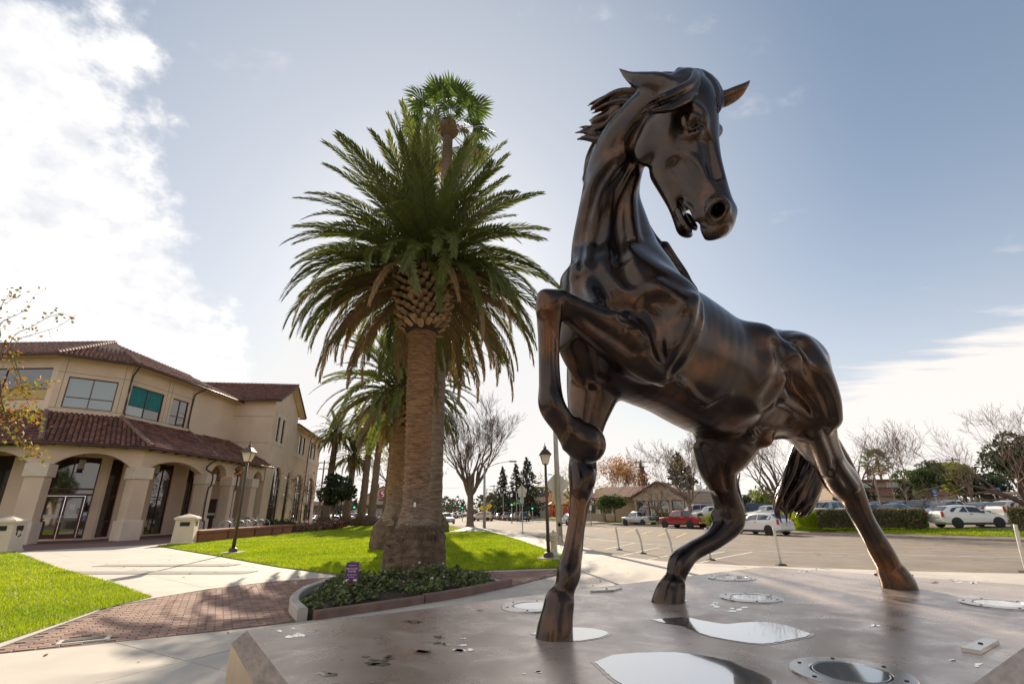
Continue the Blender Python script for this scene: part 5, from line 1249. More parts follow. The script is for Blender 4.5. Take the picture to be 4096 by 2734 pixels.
# ------------------------------------------------------------------ flower bed
bedo=thing('flower_bed','kerbed flower bed of soil and low geraniums around the biggest palm','flower bed',(-2.3,10.9,0))
def bchild(mb,name,m,parent=None,smooth=False):
    o=mb.build(name,m,None,smooth); o.parent=parent or bedo
    if parent is None: o.matrix_parent_inverse=Matrix.Translation(Vector(bedo.location)).inverted()
    return o
g=48; xs=np.linspace(-4.4,.1,g); ys=np.linspace(8.2,13.5,g); GX,GY=np.meshgrid(xs,ys,indexing='ij'); rg=np.random.default_rng(8)
def bed_d(P):
    D=np.full(len(P),9.)
    for a,b in zip(BED,BED[1:]+BED[:1]):
        a=np.array(a);b=np.array(b);ab=b-a; t=np.clip(((P-a)@ab)/(ab@ab),0,1); D=np.minimum(D,np.linalg.norm(P-a-t[:,None]*ab,axis=1))
    return D
Pq=np.stack([GX.ravel(),GY.ravel()],1); ins=inpoly(Pq,BED); dd=bed_d(Pq); hz=np.where(ins,.06+.22*np.clip(dd/1.2,0,1),-.05)+rg.normal(0,.012,len(Pq))
cell=(np.arange(g-1)[:,None]*g+np.arange(g-1)[None,:]).ravel(); FQ=np.stack([cell,cell+g,cell+g+1,cell+1],1)
keep=(ins|(dd<.12))[FQ].all(1)
o=link('soil',mesh_np('soil',np.column_stack([Pq,hz]),FQ[keep]),M_soil,bedo); o.matrix_parent_inverse=Matrix.Translation(Vector(bedo.location)).inverted(); o['kind']='stuff'
def kerb(pts,w_,h,m,name='kerb'):
    P=cr(np.array(pts,float),4); a=polyoff(P,w_/2);b=polyoff(P,-w_/2); n=len(P); V=[];F=[]
    for q,z in ((a,-.01),(a,h-.02),(polyoff(P,w_/2-.02),h),(polyoff(P,-w_/2+.02),h),(b,h-.02),(b,-.01)): V+=[(p[0],p[1],z) for p in q]
    for k in range(5):
        for i in range(n-1): F.append((k*n+i,k*n+i+1,(k+1)*n+i+1,(k+1)*n+i))
    F+=[tuple(k*n for k in range(6)),tuple(k*n+n-1 for k in range(5,-1,-1))]
    return bchild(MB().add(V,F),name,m)
M_bedk=mat('bed_header',(.22,.14,.115),.9,var=.35,vscale=3,bump=.5,bscale=30,bdist=.01)
kerb([(-3.28,8.38),(-3.74,9.15),(-4.03,9.95),(-4.17,10.8),(-4.14,11.9)],.15,.18,M_conc)
kerb([(-4.12,11.94),(-3.8,12.65),(-3.1,13.18),(-2.2,13.36),(-.98,13.05),(-.15,11.75)],.12,.06,M_conc)
kerb([(-.12,11.62),(-1.08,10.32),(-1.66,9.75)],.13,.15,M_bedk,'header'); kerb([(-1.68,9.73),(-2.26,9.18),(-3.12,8.44)],.13,.13,M_bedk,'header')
# geraniums: each plant a thing, leaves as cupped discs
M_ger=mat('geranium_leaf',(.16,.20,.06),.6,island=.4,var=.4,vscale=6,trans=.25); M_pink=mat('pink_petal',(.65,.22,.22),.6,trans=.3); M_cream=mat('cream_petal',(.62,.58,.48),.6,trans=.3); M_stem=mat('plant_stem',(.10,.11,.04),.8)
def leafdisc(V,F,p,n,r,rr):
    n=np.array(n,float); n/=np.linalg.norm(n); u=np.cross(n,[.3,.8,.1]); u/=np.linalg.norm(u); v=np.cross(n,u); b=len(V); V.append(tuple(np.array(p)-n*r*.25)); k=7
    for i in range(k):
        a=2*math.pi*i/k; q=r*(1+.18*math.cos(a*3+rr.uniform(0,6))); V.append(tuple(np.array(p)+q*(math.cos(a)*u+math.sin(a)*v)))
    for i in range(k): F.append((b,b+1+i,b+1+(i+1)%k))
def ger_mesh(seed,flower=None):
    rr=random.Random(seed); V=[];F=[]; st=MB()
    for _ in range(rr.randint(30,44)):
        a=rr.uniform(0,6.28); r=rr.uniform(.02,.22); h=rr.uniform(.03,.22)*(1-.6*r/.3); p=(math.cos(a)*r,math.sin(a)*r,h+.02); leafdisc(V,F,p,(math.cos(a)*.6+rr.gauss(0,.3),math.sin(a)*.6+rr.gauss(0,.3),.9),rr.uniform(.018,.042),rr)
        st.tube([(0,0,0),(p[0]*.5,p[1]*.5,h*.55),p],.004,3,cap=False)
    lm=bpy.data.meshes.new('foliage'); lm.from_pydata(V,[],F); lm.materials.append(M_ger)
    sm=bpy.data.meshes.new('stems'); sm.from_pydata(st.v,[],st.f); sm.materials.append(M_stem)
    fm=None
    if flower:
        V=[];F=[]; c=(rr.uniform(-.06,.06),rr.uniform(-.06,.06),.27)
        for _ in range(16):
            d=np.array([rr.gauss(0,1),rr.gauss(0,1),abs(rr.gauss(0,1))]); d/=np.linalg.norm(d); leafdisc(V,F,np.array(c)+d*.03,d,.016,rr)
        fm=bpy.data.meshes.new('flower_head'); fm.from_pydata(V,[],F); fm.materials.append(flower)
    return lm,sm,fm
GV=[ger_mesh(i) for i in range(5)]; GFc=[ger_mesh(20+i,M_cream) for i in range(2)]; GFp=[ger_mesh(30,M_pink)]
rr=random.Random(12); cnt=0
pts=[]
while len(pts)<100:
    x,y=rr.uniform(-4.2,0),rr.uniform(8.3,13.3); q=np.array([[x,y]])
    if not inpoly(q,BED)[0] or bed_d(q)[0]<.14 or math.hypot(x-PB[0],y-PB[1])<.72 or (x-PB[0])**2*.2+(y-PB[1]+.9)**2*2<.5: continue
    if any((x-a)**2+(y-b)**2<.11**2 for a,b in pts): continue
    pts.append((x,y))
pts.sort(key=lambda p:math.hypot(*p))
cover_l=[];cover_s=[]
for k,(x,y) in enumerate(pts):
    z=.06+.22*min(1,bed_d(np.array([[x,y]]))[0]/1.2)-.02; s_=rr.uniform(.55,1.1); a=rr.uniform(0,6.28)
    kind='pink' if k==20 else ('cream' if k%11==5 else 'plain')
    if kind=='plain':
        lm,sm,_=GV[k%5]
        for me,acc in ((lm,cover_l),(sm,cover_s)): acc.append((me,(x,y,z),s_,a))
        continue
    lm,sm,fm=GFp[0] if kind=='pink' else GFc[k%2]
    t=thing('geranium','geranium with a salmon pink flower head in the palm bed' if kind=='pink' else 'geranium with a small cream flower head in the palm bed','plant',(x,y,z),a,'flowering geraniums in the palm bed'); t.scale=(s_,)*3
    link('foliage',lm,None,t).data=lm; link('stems',sm,None,t); link('flower_head',fm,None,t)
def merged(name,items,m):
    V=[];F=[];n0=0
    for me,loc,s_,a in items:
        v=np.empty(len(me.vertices)*3,np.float32); me.vertices.foreach_get('co',v); v=v.reshape(-1,3)*s_; c,s2=math.cos(a),math.sin(a); v=np.column_stack([v[:,0]*c-v[:,1]*s2,v[:,0]*s2+v[:,1]*c,v[:,2]])+np.array(loc)
        V.append(v); F+=[tuple(i+n0 for i in p.vertices) for p in me.polygons]; n0+=len(v)
    me=bpy.data.meshes.new(name); me.from_pydata([tuple(p) for p in np.vstack(V)],[],F); return link(name,me,m)
merged('geranium_leaves',cover_l,M_ger)['kind']='stuff'; merged('geranium_stems',cover_s,M_stem)['kind']='stuff'
# recycled water sign
sp=gp(1405,2370); M_post=mat('sign_post_wood',(.12,.055,.035),.9,var=.3,vscale=10,stretch=(1,1,.2)); M_purp=mat('sign_purple',(.13,.03,.16),.6)
sp=atd(1405,2345,9.85); t=thing('water_sign','small purple recycled water sign on a short wooden post in the flower bed','sign',(sp[0],sp[1],.1),0.15)
MB().bbox((0,0,.27),(.085,.085,.60),.01).build('post',M_post,t)
pan=MB().box((0,-.05,.42),(.225,.008,.335)).build('panel',M_purp,t)
for txt,z,s_ in (('irrigated with',.535,.026),('RECYCLED',.475,.042),('WATER',.43,.042),('Do Not Drink',.375,.028),('No Beber',.338,.028)): text_obj('lettering',txt,s_,M_signw,pan,(0,-.056,z),(math.pi/2,0,0))
MB().box((-.07,-.055,.285),(.05,.003,.035)).build('symbol',M_signw,pan); MB().box((.065,-.055,.285),(.06,.003,.035)).build('symbol',M_signw,pan)
# ================================================================== TREES, SHRUBS, HEDGES
M_bark=mat('bark_grey',(.20,.15,.115),.95,col2=(.10,.075,.06),vscale=3,bump=.7,bscale=14,bdist=.03)
M_barkd=mat('bark_dark',(.12,.08,.065),.95,var=.35,vscale=3)
M_twig=mat('twig',(.16,.105,.08),.9,var=.25,vscale=1)
def leafmat(n,c,c2,tr=.35): return mat(n,c,.65,island=.38,col2=c2,vscale=.55,trans=tr)
M_lgreen=leafmat('leaf_green',(.085,.13,.03),(.04,.07,.018)); M_ldark=leafmat('leaf_dark',(.05,.075,.028),(.02,.034,.013),.2); M_lyel=leafmat('leaf_yellow',(.40,.30,.04),(.20,.18,.03),.45)
M_lor=leafmat('leaf_orange',(.42,.19,.045),(.24,.12,.04),.45); M_lred=leafmat('leaf_russet',(.27,.10,.06),(.15,.07,.045),.3); M_lpink=leafmat('leaf_rosy',(.36,.21,.15),(.19,.11,.08),.3); M_llime=leafmat('leaf_lime',(.24,.27,.03),(.12,.16,.02),.45); M_hedge=leafmat('hedge_leaf',(.115,.125,.035),(.055,.07,.02),.25); M_htop=leafmat('hedge_top_leaf',(.24,.15,.06),(.13,.10,.04),.3)
M_con=leafmat('needle',(.045,.062,.028),(.022,.032,.015),.15)
def leaves(P,size,rg,N=None,asp=.5):
    """leaf quads at points P"""
    n=len(P); s=size*rg.uniform(.6,1.35,n); d=rg.normal(0,1,(n,3)); d/=np.linalg.norm(d,axis=1)[:,None]; e=np.cross(d,rg.normal(0,1,(n,3))); e/=np.linalg.norm(e,axis=1)[:,None]
    V=np.empty((n,4,3)); V[:,0]=P-d*s[:,None]; V[:,1]=P+e*(s*asp)[:,None]; V[:,2]=P+d*s[:,None]; V[:,3]=P-e*(s*asp)[:,None]
    return V.reshape(-1,3),np.arange(4*n).reshape(-1,4)
def branch(segs,p,d,l,r,lev,rr,spread,up,minr,seglen,curl=.18,kids=(2,3)):
    pts=[p];rad=[r]; n=max(2,int(l/seglen)); dd=np.array(d,float)
    for i in range(n):
        dd=dd+np.array([rr.gauss(0,curl),rr.gauss(0,curl),rr.gauss(0,curl*.6)+up*.12]); dd/=np.linalg.norm(dd); p=p+dd*l/n; pts.append(p); rad.append(r*(1-.42*(i+1)/n))
    segs.append((pts,rad,lev))
    if lev<=0 or rad[-1]<minr: return
    for k in range(rr.randint(*kids)):
        i=n if k==0 else rr.randint(max(1,n//3),n); a=rr.uniform(0,6.28); s=rr.uniform(.6,1.25)*spread
        perp=np.cross(dd,[math.cos(a),math.sin(a),.3]); perp/=np.linalg.norm(perp)+1e-9
        nd=dd*math.cos(s)+perp*math.sin(s); nd[2]+=up*.25; nd/=np.linalg.norm(nd)
        branch(segs,np.array(pts[i]),nd,l*rr.uniform(.62,.86),rad[i]*(.80 if k==0 else .62),lev-1,rr,spread,up,minr,seglen,curl,kids)
def tubes_mesh(name,segs,ns,m,parent,rmin=0.0):
    """many open tubes in one mesh, built in batches of equal length"""
    by={}
    for pts,rad in segs: by.setdefault(len(pts),[]).append((np.array(pts,float),np.array(rad,float)))
    VV=[];FF=[];n0=0
    for k,L in by.items():
        if k<2: continue
        P=np.stack([p for p,_ in L]); R=np.maximum(np.stack([r for _,r in L]),rmin); T=np.gradient(P,axis=1); T/=np.linalg.norm(T,axis=2)[...,None]+1e-9
        A=np.cross(T,np.array([.31,.22,.92])); A/=np.linalg.norm(A,axis=2)[...,None]+1e-9; B_=np.cross(T,A); th=np.arange(ns)*2*math.pi/ns
        V=P[:,:,None,:]+R[:,:,None,None]*(np.cos(th)[None,None,:,None]*A[:,:,None,:]+np.sin(th)[None,None,:,None]*B_[:,:,None,:])
        VV.append(V.reshape(-1,3)); b=np.arange(len(L))[:,None,None]*k*ns+np.arange(k-1)[None,:,None]*ns; j=np.arange(ns)[None,None,:]; jn=(j+1)%ns
        FF.append(np.stack([b+jn,b+j,b+ns+j,b+ns+jn],-1).reshape(-1,4)+n0); n0+=V.size//3
    return link(name,mesh_np(name,np.vstack(VV),np.vstack(FF)),m,parent) if VV else None
def tree(loc,h,label,seed=0,trunk=.25,limbs=5,levels=5,spread=.5,up=.5,r0=.02,seglen=.5,leaf=None,nleaf=0,lsize=.1,lr=.5,group=None,name='bare_tree',bark=None,twig=None,tilt=.55,lean=(0,0),limb_len=.36,minr=.006,ns2=3,curl=.18,kids=(2,3),hang=0):
    rr=random.Random(seed); rg=np.random.default_rng(seed); t=thing(name,label,'tree',loc,0,group); th=h*trunk; rt=h*r0
    tr=[]; top=np.array([lean[0],lean[1],th]); tr.append(([np.array([0,0,-.1]),np.array([0,0,.05*h])*.3,top*.5,top],[rt*1.6,rt*1.15,rt*.95,rt*.9]))
    segs=[]
    for k in range(limbs):
        a=k*6.283/limbs+rr.uniform(-.4,.4); s=tilt*rr.uniform(.55,1.2); d=np.array([math.cos(a)*math.sin(s),math.sin(a)*math.sin(s),math.cos(s)])
        branch(segs,top*rr.uniform(.85,1.0),d,h*limb_len*rr.uniform(.8,1.15),rt*.62,levels-1,rr,spread,up,minr,seglen,curl,kids)
    thick=[(p,r) for p,r,l in segs if l>=levels-2]; thin=[(p,r) for p,r,l in segs if l<levels-2]
    tubes_mesh('trunk',tr+thick,8,bark or M_bark,t); tubes_mesh('branches',thin,ns2,twig or M_twig,t,.00017*loc[1])
    if leaf:
        ends=np.array([p[-1] for p,r,l in segs if l<=2]+[p[len(p)//2] for p,r,l in segs if l<=1]); P=ends[rg.integers(0,len(ends),nleaf)]+rg.normal(0,lr,(nleaf,3))*[1,1,.7]
        if hang: P[:,2]-=rg.uniform(0,hang,nleaf)
        V,F=leaves(P,lsize,rg); link('crown',mesh_np('crown',V,F,False),leaf,t)
    return t
def bushy(loc,size,label,leaf,seed=0,n=1600,lsize=.12,name='shrub',cat='shrub',trunk=0,group=None,clumps=9,bark=None,core=True,asp=.5,ntr=1):
    """rounded crown made of leaf clumps; size=(rx,ry,rz); trunk height below it"""
    rg=np.random.default_rng(seed); t=thing(name,label,cat,loc,0,group); sx,sy,sz=size
    C=rg.normal(0,1,(clumps,3)); C/=np.linalg.norm(C,axis=1)[:,None]; C*=rg.uniform(.25,.72,(clumps,1)); C[:,2]=np.abs(C[:,2])*1.0-.15 if trunk==0 else C[:,2]
    w=rg.uniform(.26,.48,clumps); k=rg.integers(0,clumps,n); d=rg.normal(0,1,(n,3)); d/=np.linalg.norm(d,axis=1)[:,None]; P=C[k]+d*(w[k]*rg.uniform(.55,1.08,n)**.6)[:,None]
    if trunk==0: P=P[P[:,2]>-.45]; P[:,2]=(P[:,2]+.45)/1.45
    z0=trunk+(sz if trunk else 0); P=P*np.array([sx,sy,sz*(1 if trunk else 1.15)])+[0,0,z0]
    V,F=leaves(P,lsize,rg,asp=asp); link('crown' if trunk else 'foliage',mesh_np('foliage',V,F,False),leaf,t)
    mb=MB()
    if trunk:
        for q in range(ntr): 
            o=(q-(ntr-1)/2)*sx*.5; mb.tube([(o,0,-.05),(o*1.1,.05,trunk*.6),(o*.9,0,trunk+sz*.7)],[.05*sz+.05,.04*sz+.04,.03*sz],7)
            for c in C[:6]: mb.tube([(o,0,trunk*.8),(c[0]*sx*.5,c[1]*sy*.5,z0+c[2]*sz*.4-.1*sz),(c[0]*sx,c[1]*sy,z0+c[2]*sz)],[.03*sz+.02,.02*sz+.015,.012],5,cap=False)
        mb.build('trunk',bark or M_bark,t,True)
    else:
        for c in C[:7]: mb.tube([(0,0,0),(c[0]*sx*.6,c[1]*sy*.6,sz*.4),(c[0]*sx,c[1]*sy,(c[2]+.45)/1.45*sz*1.1)],[.025,.02,.01],4,cap=False)
        mb.build('stems',M_barkd,t)
    return t
def conifer(loc,h,r,label,seed=0,n=2600,group=None,sparse=.0):
    rg=np.random.default_rng(seed); t=thing('conifer',label,'tree',loc,0,group); nb=int(60); V=[];P=[];mb=MB(); mb.tube([(0,0,-.2),(0,0,h*.5),(0,0,h*.98)],[h*.022,h*.014,.03],7)
    for k in range(nb):
        q=(k+.5)/nb; z=h*(.10+.88*q); L=r*(1-q)**.75*rg.uniform(.55,1.1)+.15; a=k*2.4+rg.normal(0,.3); m=int(n/nb*(.35+1.3*(1-q)))
        u=rg.uniform(.1,1,m)**.7; P.append(np.stack([np.cos(a)*L*u+rg.normal(0,.10*L,m),np.sin(a)*L*u+rg.normal(0,.10*L,m),z-.22*L*u**1.5+rg.normal(0,.05*r,m)],1))
        mb.tube([(0,0,z),(math.cos(a)*L*.5,math.sin(a)*L*.5,z-.04*L),(math.cos(a)*L,math.sin(a)*L,z-.22*L)],[.05,.03,.01],4,cap=False)
    mb.build('trunk',M_barkd,t); V,F=leaves(np.vstack(P),.17*r**.5,rg,asp=.4); link('crown',mesh_np('crown',V,F,False),M_con,t); return t
def hpx(px,top,base,y):
    """height of a thing whose top and base are seen at these picture rows, standing at depth y"""
    return atd(px,top,y)[2]-atd(px,base,y)[2]
def at(px,y,z=None):
    p=atd(px,2050,y); zz=float(gz(p[0],y)[0]) if z is None else z; return (p[0],y,zz)
b=gp(1880,2104); tree((b[0],b[1],0),12.6,'big vase shaped bare tree at the street corner',seed=21,trunk=.26,limbs=7,levels=7,spread=.36,up=.30,r0=.029,seglen=.6,tilt=.66,limb_len=.27,minr=.0005,curl=.15,kids=(2,4))
for px,top,y,r,lab in ((2012,1862,120,3.0,'left dark conifer of the three beyond the crossing'),(2066,1850,126,3.6,'middle dark conifer of the three beyond the crossing'),(2112,1828,122,5.0,'broadest dark conifer beyond the crossing'),(2582,1846,112,3.4,'dark conifer beside the utility pole behind the tile roofed clinic'),(2738,1806,92,5.5,'tall dark conifer behind the bare street tree'),(3432,1880,72,4.2,'dark conifer beyond the parked wagons')):
    p=at(px,y,-.4); conifer(p,atd(px,top,y)[2]+.4,r,lab,seed=int(px))
# near the building
p=at(1335,58,0); bushy(p,(2.3,2.2,2.0),'dark evergreen tree between the tan building and the palm row',M_ldark,3,2600,.22,'evergreen_tree','tree',1.9,clumps=12)
for px,y,lab in ((1178,50,'staked young tree with brown leaves nearer the gable'),(1222,55,'staked young tree with brown leaves further from the gable')):
    p=at(px,y,0); tt=tree(p,4.6,lab,seed=px,trunk=.45,limbs=5,levels=4,spread=.45,up=.4,r0=.010,seglen=.3,tilt=.5,leaf=M_lpink,nleaf=520,lsize=.085,lr=.28,name='young_tree',group='staked young trees by the tan building')
    for sx in (-.45,.45): MB().tube([(sx,0,0),(sx,0,1.9)],.035,6).build('stake',M_twig,tt)
    MB().tube([(-.45,0,1.7),(.45,0,1.7)],.02,5).build('tie',M_dark,tt)
for i,(px,y,s,m,lab) in enumerate(((1085,48,(.8,.7,1.3),M_ldark,'dark clipped shrub against the gable wall'),(1132,47,(1.1,.8,1.35),M_lgreen,'bright green shrub with pale tips by the planter wall'),(1168,48,(.9,.7,1.15),M_lgreen,'smaller green shrub behind the bright green one'),(1195,45,(1.0,.8,.75),M_lpink,'rosy shrub at the front of the shrub bed'),(1237,47,(1.5,1.0,1.05),M_lpink,'widest rosy shrub in the shrub bed'),(1290,50,(1.3,.9,.95),M_lpink,'rosy shrub at the back of the shrub bed'),(1335,52,(1.5,1.0,.95),M_lred,'dull russet shrub nearest the palms'),(1375,55,(1.1,.9,.8),M_lred,'small russet shrub at the palm end of the bed'))):
    p=at(px,y,0); bushy(p,s,lab,m,40+i,1300,.085,'shrub','shrub',0,'shrubs beside the tan building')
p=at(1600,76,-.1); tree(p,11.5,'yellow green leafy tree seen between the palm trunks',seed=33,trunk=.28,limbs=5,levels=6,spread=.5,up=.3,r0=.022,seglen=.6,tilt=.75,leaf=M_lyel,nleaf=1500,lsize=.16,lr=.55,name='leafy_tree')
# across the road
p=at(2300,74); tree(p,8.5,'drooping tree with thin yellowish leaves behind the sign pole',seed=9,trunk=.3,limbs=5,levels=5,spread=.5,up=.2,r0=.016,seglen=.5,tilt=.6,leaf=M_lyel,nleaf=2300,lsize=.11,lr=.5,hang=2.2,name='weeping_tree')
p=at(2480,100); tree(p,atd(2480,1862,100)[2]+.4,'autumn tree with orange brown leaves behind the clinic roof',seed=15,trunk=.3,limbs=6,levels=5,spread=.45,up=.4,r0=.02,seglen=.6,leaf=M_lor,nleaf=2600,lsize=.20,lr=.7,name='autumn_tree')
p=at(2548,104); tree(p,atd(2545,1868,104)[2]+.2,'thinner autumn tree with half its leaves gone behind the clinic roof',seed=16,trunk=.3,limbs=5,levels=6,spread=.4,up=.5,r0=.018,seglen=.6,leaf=M_lor,nleaf=700,lsize=.17,lr=.6,name='autumn_tree')
p=at(2440,73,-.1); bushy(p,(2.6,2.0,1.3),'dense green vine crown on two stems in front of the clinic',M_lgreen,61,3600,.13,'vine_tree','tree',1.2,clumps=13,ntr=2)
p=at(2628,64,-.2); tree(p,5.2,'pollarded bare tree on the verge behind the blue pickup',seed=41,trunk=.30,limbs=6,levels=6,spread=.5,up=.15,r0=.036,seglen=.35,tilt=.95,limb_len=.27,minr=.0008)
p=at(2762,58.5,-.2); tree(p,9.4,'bare street tree with a few yellow leaves behind the red pickup',seed=43,trunk=.24,limbs=6,levels=7,spread=.40,up=.45,r0=.024,seglen=.5,tilt=.5,limb_len=.28,leaf=M_lyel,nleaf=190,lsize=.13,lr=.4,minr=.0008)
p=at(2950,52,-.2); tree(p,9.2,'bare tree with clusters of red berries behind the hind legs',seed=47,trunk=.3,limbs=6,levels=7,spread=.42,up=.3,r0=.022,seglen=.5,tilt=.7,limb_len=.28,leaf=M_lred,nleaf=520,lsize=.085,lr=.25,minr=.0008)
p=at(3128,47,-.1); tree(p,10,'larger bare tree with dark seed clusters behind the horse tail',seed=48,trunk=.22,limbs=6,levels=7,spread=.45,up=.3,r0=.026,seglen=.55,tilt=.8,limb_len=.28,leaf=M_lred,nleaf=420,lsize=.085,lr=.22,minr=.0008)
for i,(px,y,s,tr,m,lab) in enumerate(((2958,56,(2.0,1.6,1.2),.5,M_ldark,'rounded dark green shrub behind the parked cars'),(3078,58,(2.4,1.8,1.5),.7,M_llime,'yellow green shrub behind the horse tail'),(3000,60,(3.0,1.2,.6),.3,M_lyel,'low yellow clipped shrub row behind the parked cars'))):
    bushy(at(px,y,0),s,lab,m,70+i,2200,.12,'shrub','shrub',tr)
for i,(px,y,w_,h,lab) in enumerate(((2870,50,1.5,1.05,'clump of tall grass behind the red pickup'),(2930,48.5,1.7,1.15,'clump of tall grass between the red pickup and the white hatchback'),(3230,40.5,1.5,1.25,'clump of tall grass at the left end of the long hedge'),(3170,43,1.1,1.1,'clump of tall grass behind the tail tip'))):
    rg=np.random.default_rng(i); n=2600; t=thing('grass_clump',lab,'plant',at(px,y,0),0,'tall grass clumps along the verge'); q=rg.normal(0,.42,(n,2))*[w_*.75,w_*.4]; d=np.column_stack([q*rg.uniform(.3,.9,(n,1))+rg.normal(0,.12,(n,2)),h*rg.uniform(.6,1.15,n)]); s_=np.column_stack([np.full(n,.022),np.zeros(n),np.zeros(n)])
    b=np.column_stack([q*.6,np.zeros(n)]); V=np.stack([b-s_,b+s_,b+d],1).reshape(-1,3); link('blades',mesh_np('blades',V,np.arange(3*n).reshape(-1,3),False),M_llime if i<2 else M_blade,t)
# hedges
def hedge(a,b_,wid,h,label,seed=0,n=5200):
    a=np.array(a[:2]);b_=np.array(b_[:2]); L=np.linalg.norm(b_-a); u=(b_-a)/L; rg=np.random.default_rng(seed); t=thing('hedge',label,'hedge',(*((a+b_)/2),0),math.atan2(u[1],u[0]),'clipped hedges along the parking lot')
    MB().bbox((0,0,h*.46),(L-.5,wid-.45,h*.86),.2).build('inner_twigs',M_barkd,t)
    def face(n,f): 
        r=rg.uniform(-.5,.5,(n,2)); P=f(r); return P+rg.normal(0,.05,P.shape)
    rnd=lambda z:1-np.clip((z-h*.78)/(h*.22),0,1)**2*.28
    S=[]
    for sg in (-1,1): S.append(face(int(n*.36),lambda r:np.column_stack([r[:,0]*L,sg*wid/2*rnd((r[:,1]+.5)*h)*(1+.05*np.sin(r[:,0]*L*3)),(r[:,1]+.5)*h])))
    for sg in (-1,1): S.append(face(int(n*.10),lambda r:np.column_stack([sg*(L/2)*np.ones(len(r))*(1-.04*rnd((r[:,1]+.5)*h)),r[:,0]*wid*.95,(r[:,1]+.5)*h])))
    S=np.vstack(S); S=S[rg.uniform(0,1,len(S))<np.clip(.35+S[:,2]/h*1.2,0,1)]; V,F=leaves(S,.075,rg); link('foliage',mesh_np('foliage',V,F,False),M_hedge,t)
    T=face(int(n*.34),lambda r:np.column_stack([r[:,0]*(L-.1),r[:,1]*wid*.86,np.full(len(r),h*1.0)])); V,F=leaves(T,.07,rg); link('clipped_top',mesh_np('clipped_top',V,F,False),M_htop,t)
hedge(atd(3275,2108,39.5),atd(3715,2108,36.2),1.3,1.22,'long clipped hedge between the road and the parking lot',1,9000)
hedge(atd(4050,2105,30.5),atd(4330,2105,28.5),1.3,1.25,'short clipped hedge at the right edge by the driveway',2,4200)
hedge(atd(2628,2085,65),atd(2680,2085,62),1.0,1.0,'small clipped hedge behind the red pickup cab',3,1500)
# beyond the parking lot
p=at(3500,96,0); tree(p,14,'spreading bare tree behind the beige apartments',seed=51,trunk=.3,limbs=7,levels=6,spread=.5,up=.2,r0=.022,seglen=.7,tilt=.8,minr=.01)
p=at(3645,78,0); tree(p,atd(3630,1792,78)[2],'slender bare tree in the parking lot',seed=52,trunk=.35,limbs=5,levels=7,spread=.36,up=.5,r0=.018,seglen=.5,tilt=.5,minr=.001)
fan_palm(at(3560,112,-.2),atd(3555,1845,112)[2],.28,3.2,'distant fan palm above the parking lot',n=40,seed=8)
for i,(px,y,s,tr,m,n_,lab) in enumerate(((3650,84,(2.4,2,1.7),1.8,M_ldark,1500,'small dark tree behind the lamp posts'),(3735,74,(4.0,3.4,2.9),2.0,M_lgreen,3600,'rounded dark green tree with glossy leaves beyond the white van'),(3830,92,(5.4,4,3.6),2.6,M_lgreen,3000,'broad green tree behind the yellow one'),(3880,76,(4.4,3.6,3.2),2.2,M_llime,3400,'yellowing tree beyond the parked cars'),(3985,72,(3.4,3,2.2),1.4,M_ldark,2600,'low dark tree behind the blue parking signs'),(4120,56,(3.5,3.0,3.4),2.4,M_ldark,4200,'big dark magnolia at the right edge'))):
    bushy(at(px,y,0),s,lab,m,120+i,n_,.24,'leafy_tree','tree',tr,clumps=14)
p=at(4210,36,0); tree((p[0],p[1],0),8.6,'wide bare tree leaning in from the right edge',seed=77,trunk=.17,limbs=8,levels=7,spread=.42,up=.16,r0=.030,seglen=.6,tilt=1.05,limb_len=.31,lean=(-1.5,0),minr=.0005,kids=(2,3),bark=M_barkd)
p=at(3905,66,0); tree(p,7.0,'thin grey leaning tree in front of the yellowing tree',seed=79,trunk=.4,limbs=5,levels=5,spread=.4,up=.4,r0=.018,seglen=.5,tilt=.5)
# far woods: one mass of crowns along the horizon
rg=np.random.default_rng(77); Pw=[]
for k in range(330):
    y=rg.uniform(150,330); x=rg.uniform(-.75,1.15)*y; r=rg.uniform(2.5,5.5); h=rg.uniform(3.5,8.5); n=130; d=rg.normal(0,1,(n,3)); d/=np.linalg.norm(d,axis=1)[:,None]; Pw.append(np.array([x,y,h*.55-.5])+d*[r,r,h*.55]*rg.uniform(.7,1.05,(n,1)))
V,F=leaves(np.vstack(Pw),.75,rg); o=link('far_woods',mesh_np('far_woods',V,F,False),leafmat('leaf_far',(.10,.095,.055),(.055,.06,.035),.15)); o['kind']='stuff'
def ridge_far(y,hs,x0,x1,name):
    xs=np.linspace(x0,x1,60); rg=np.random.default_rng(int(y)); zz=hs*(.55+.45*np.sin(xs/x1*5+1))*(.8+.2*np.sin(xs/x1*17)); V=[(x,y,-2) for x in xs]+[(x,y+400,float(z)) for x,z in zip(xs,zz)]+[(x,y+900,-2) for x in xs]; n=60
    tag(link(name,mesh_np(name,V,[(k*n+i,k*n+i+1,(k+1)*n+i+1,(k+1)*n+i) for k in range(2) for i in range(n-1)]),mat('hill',(.34,.33,.36),.95,var=.1,vscale=.01)),kind='structure')
ridge_far(2600,85,-3000,3400,'hills')
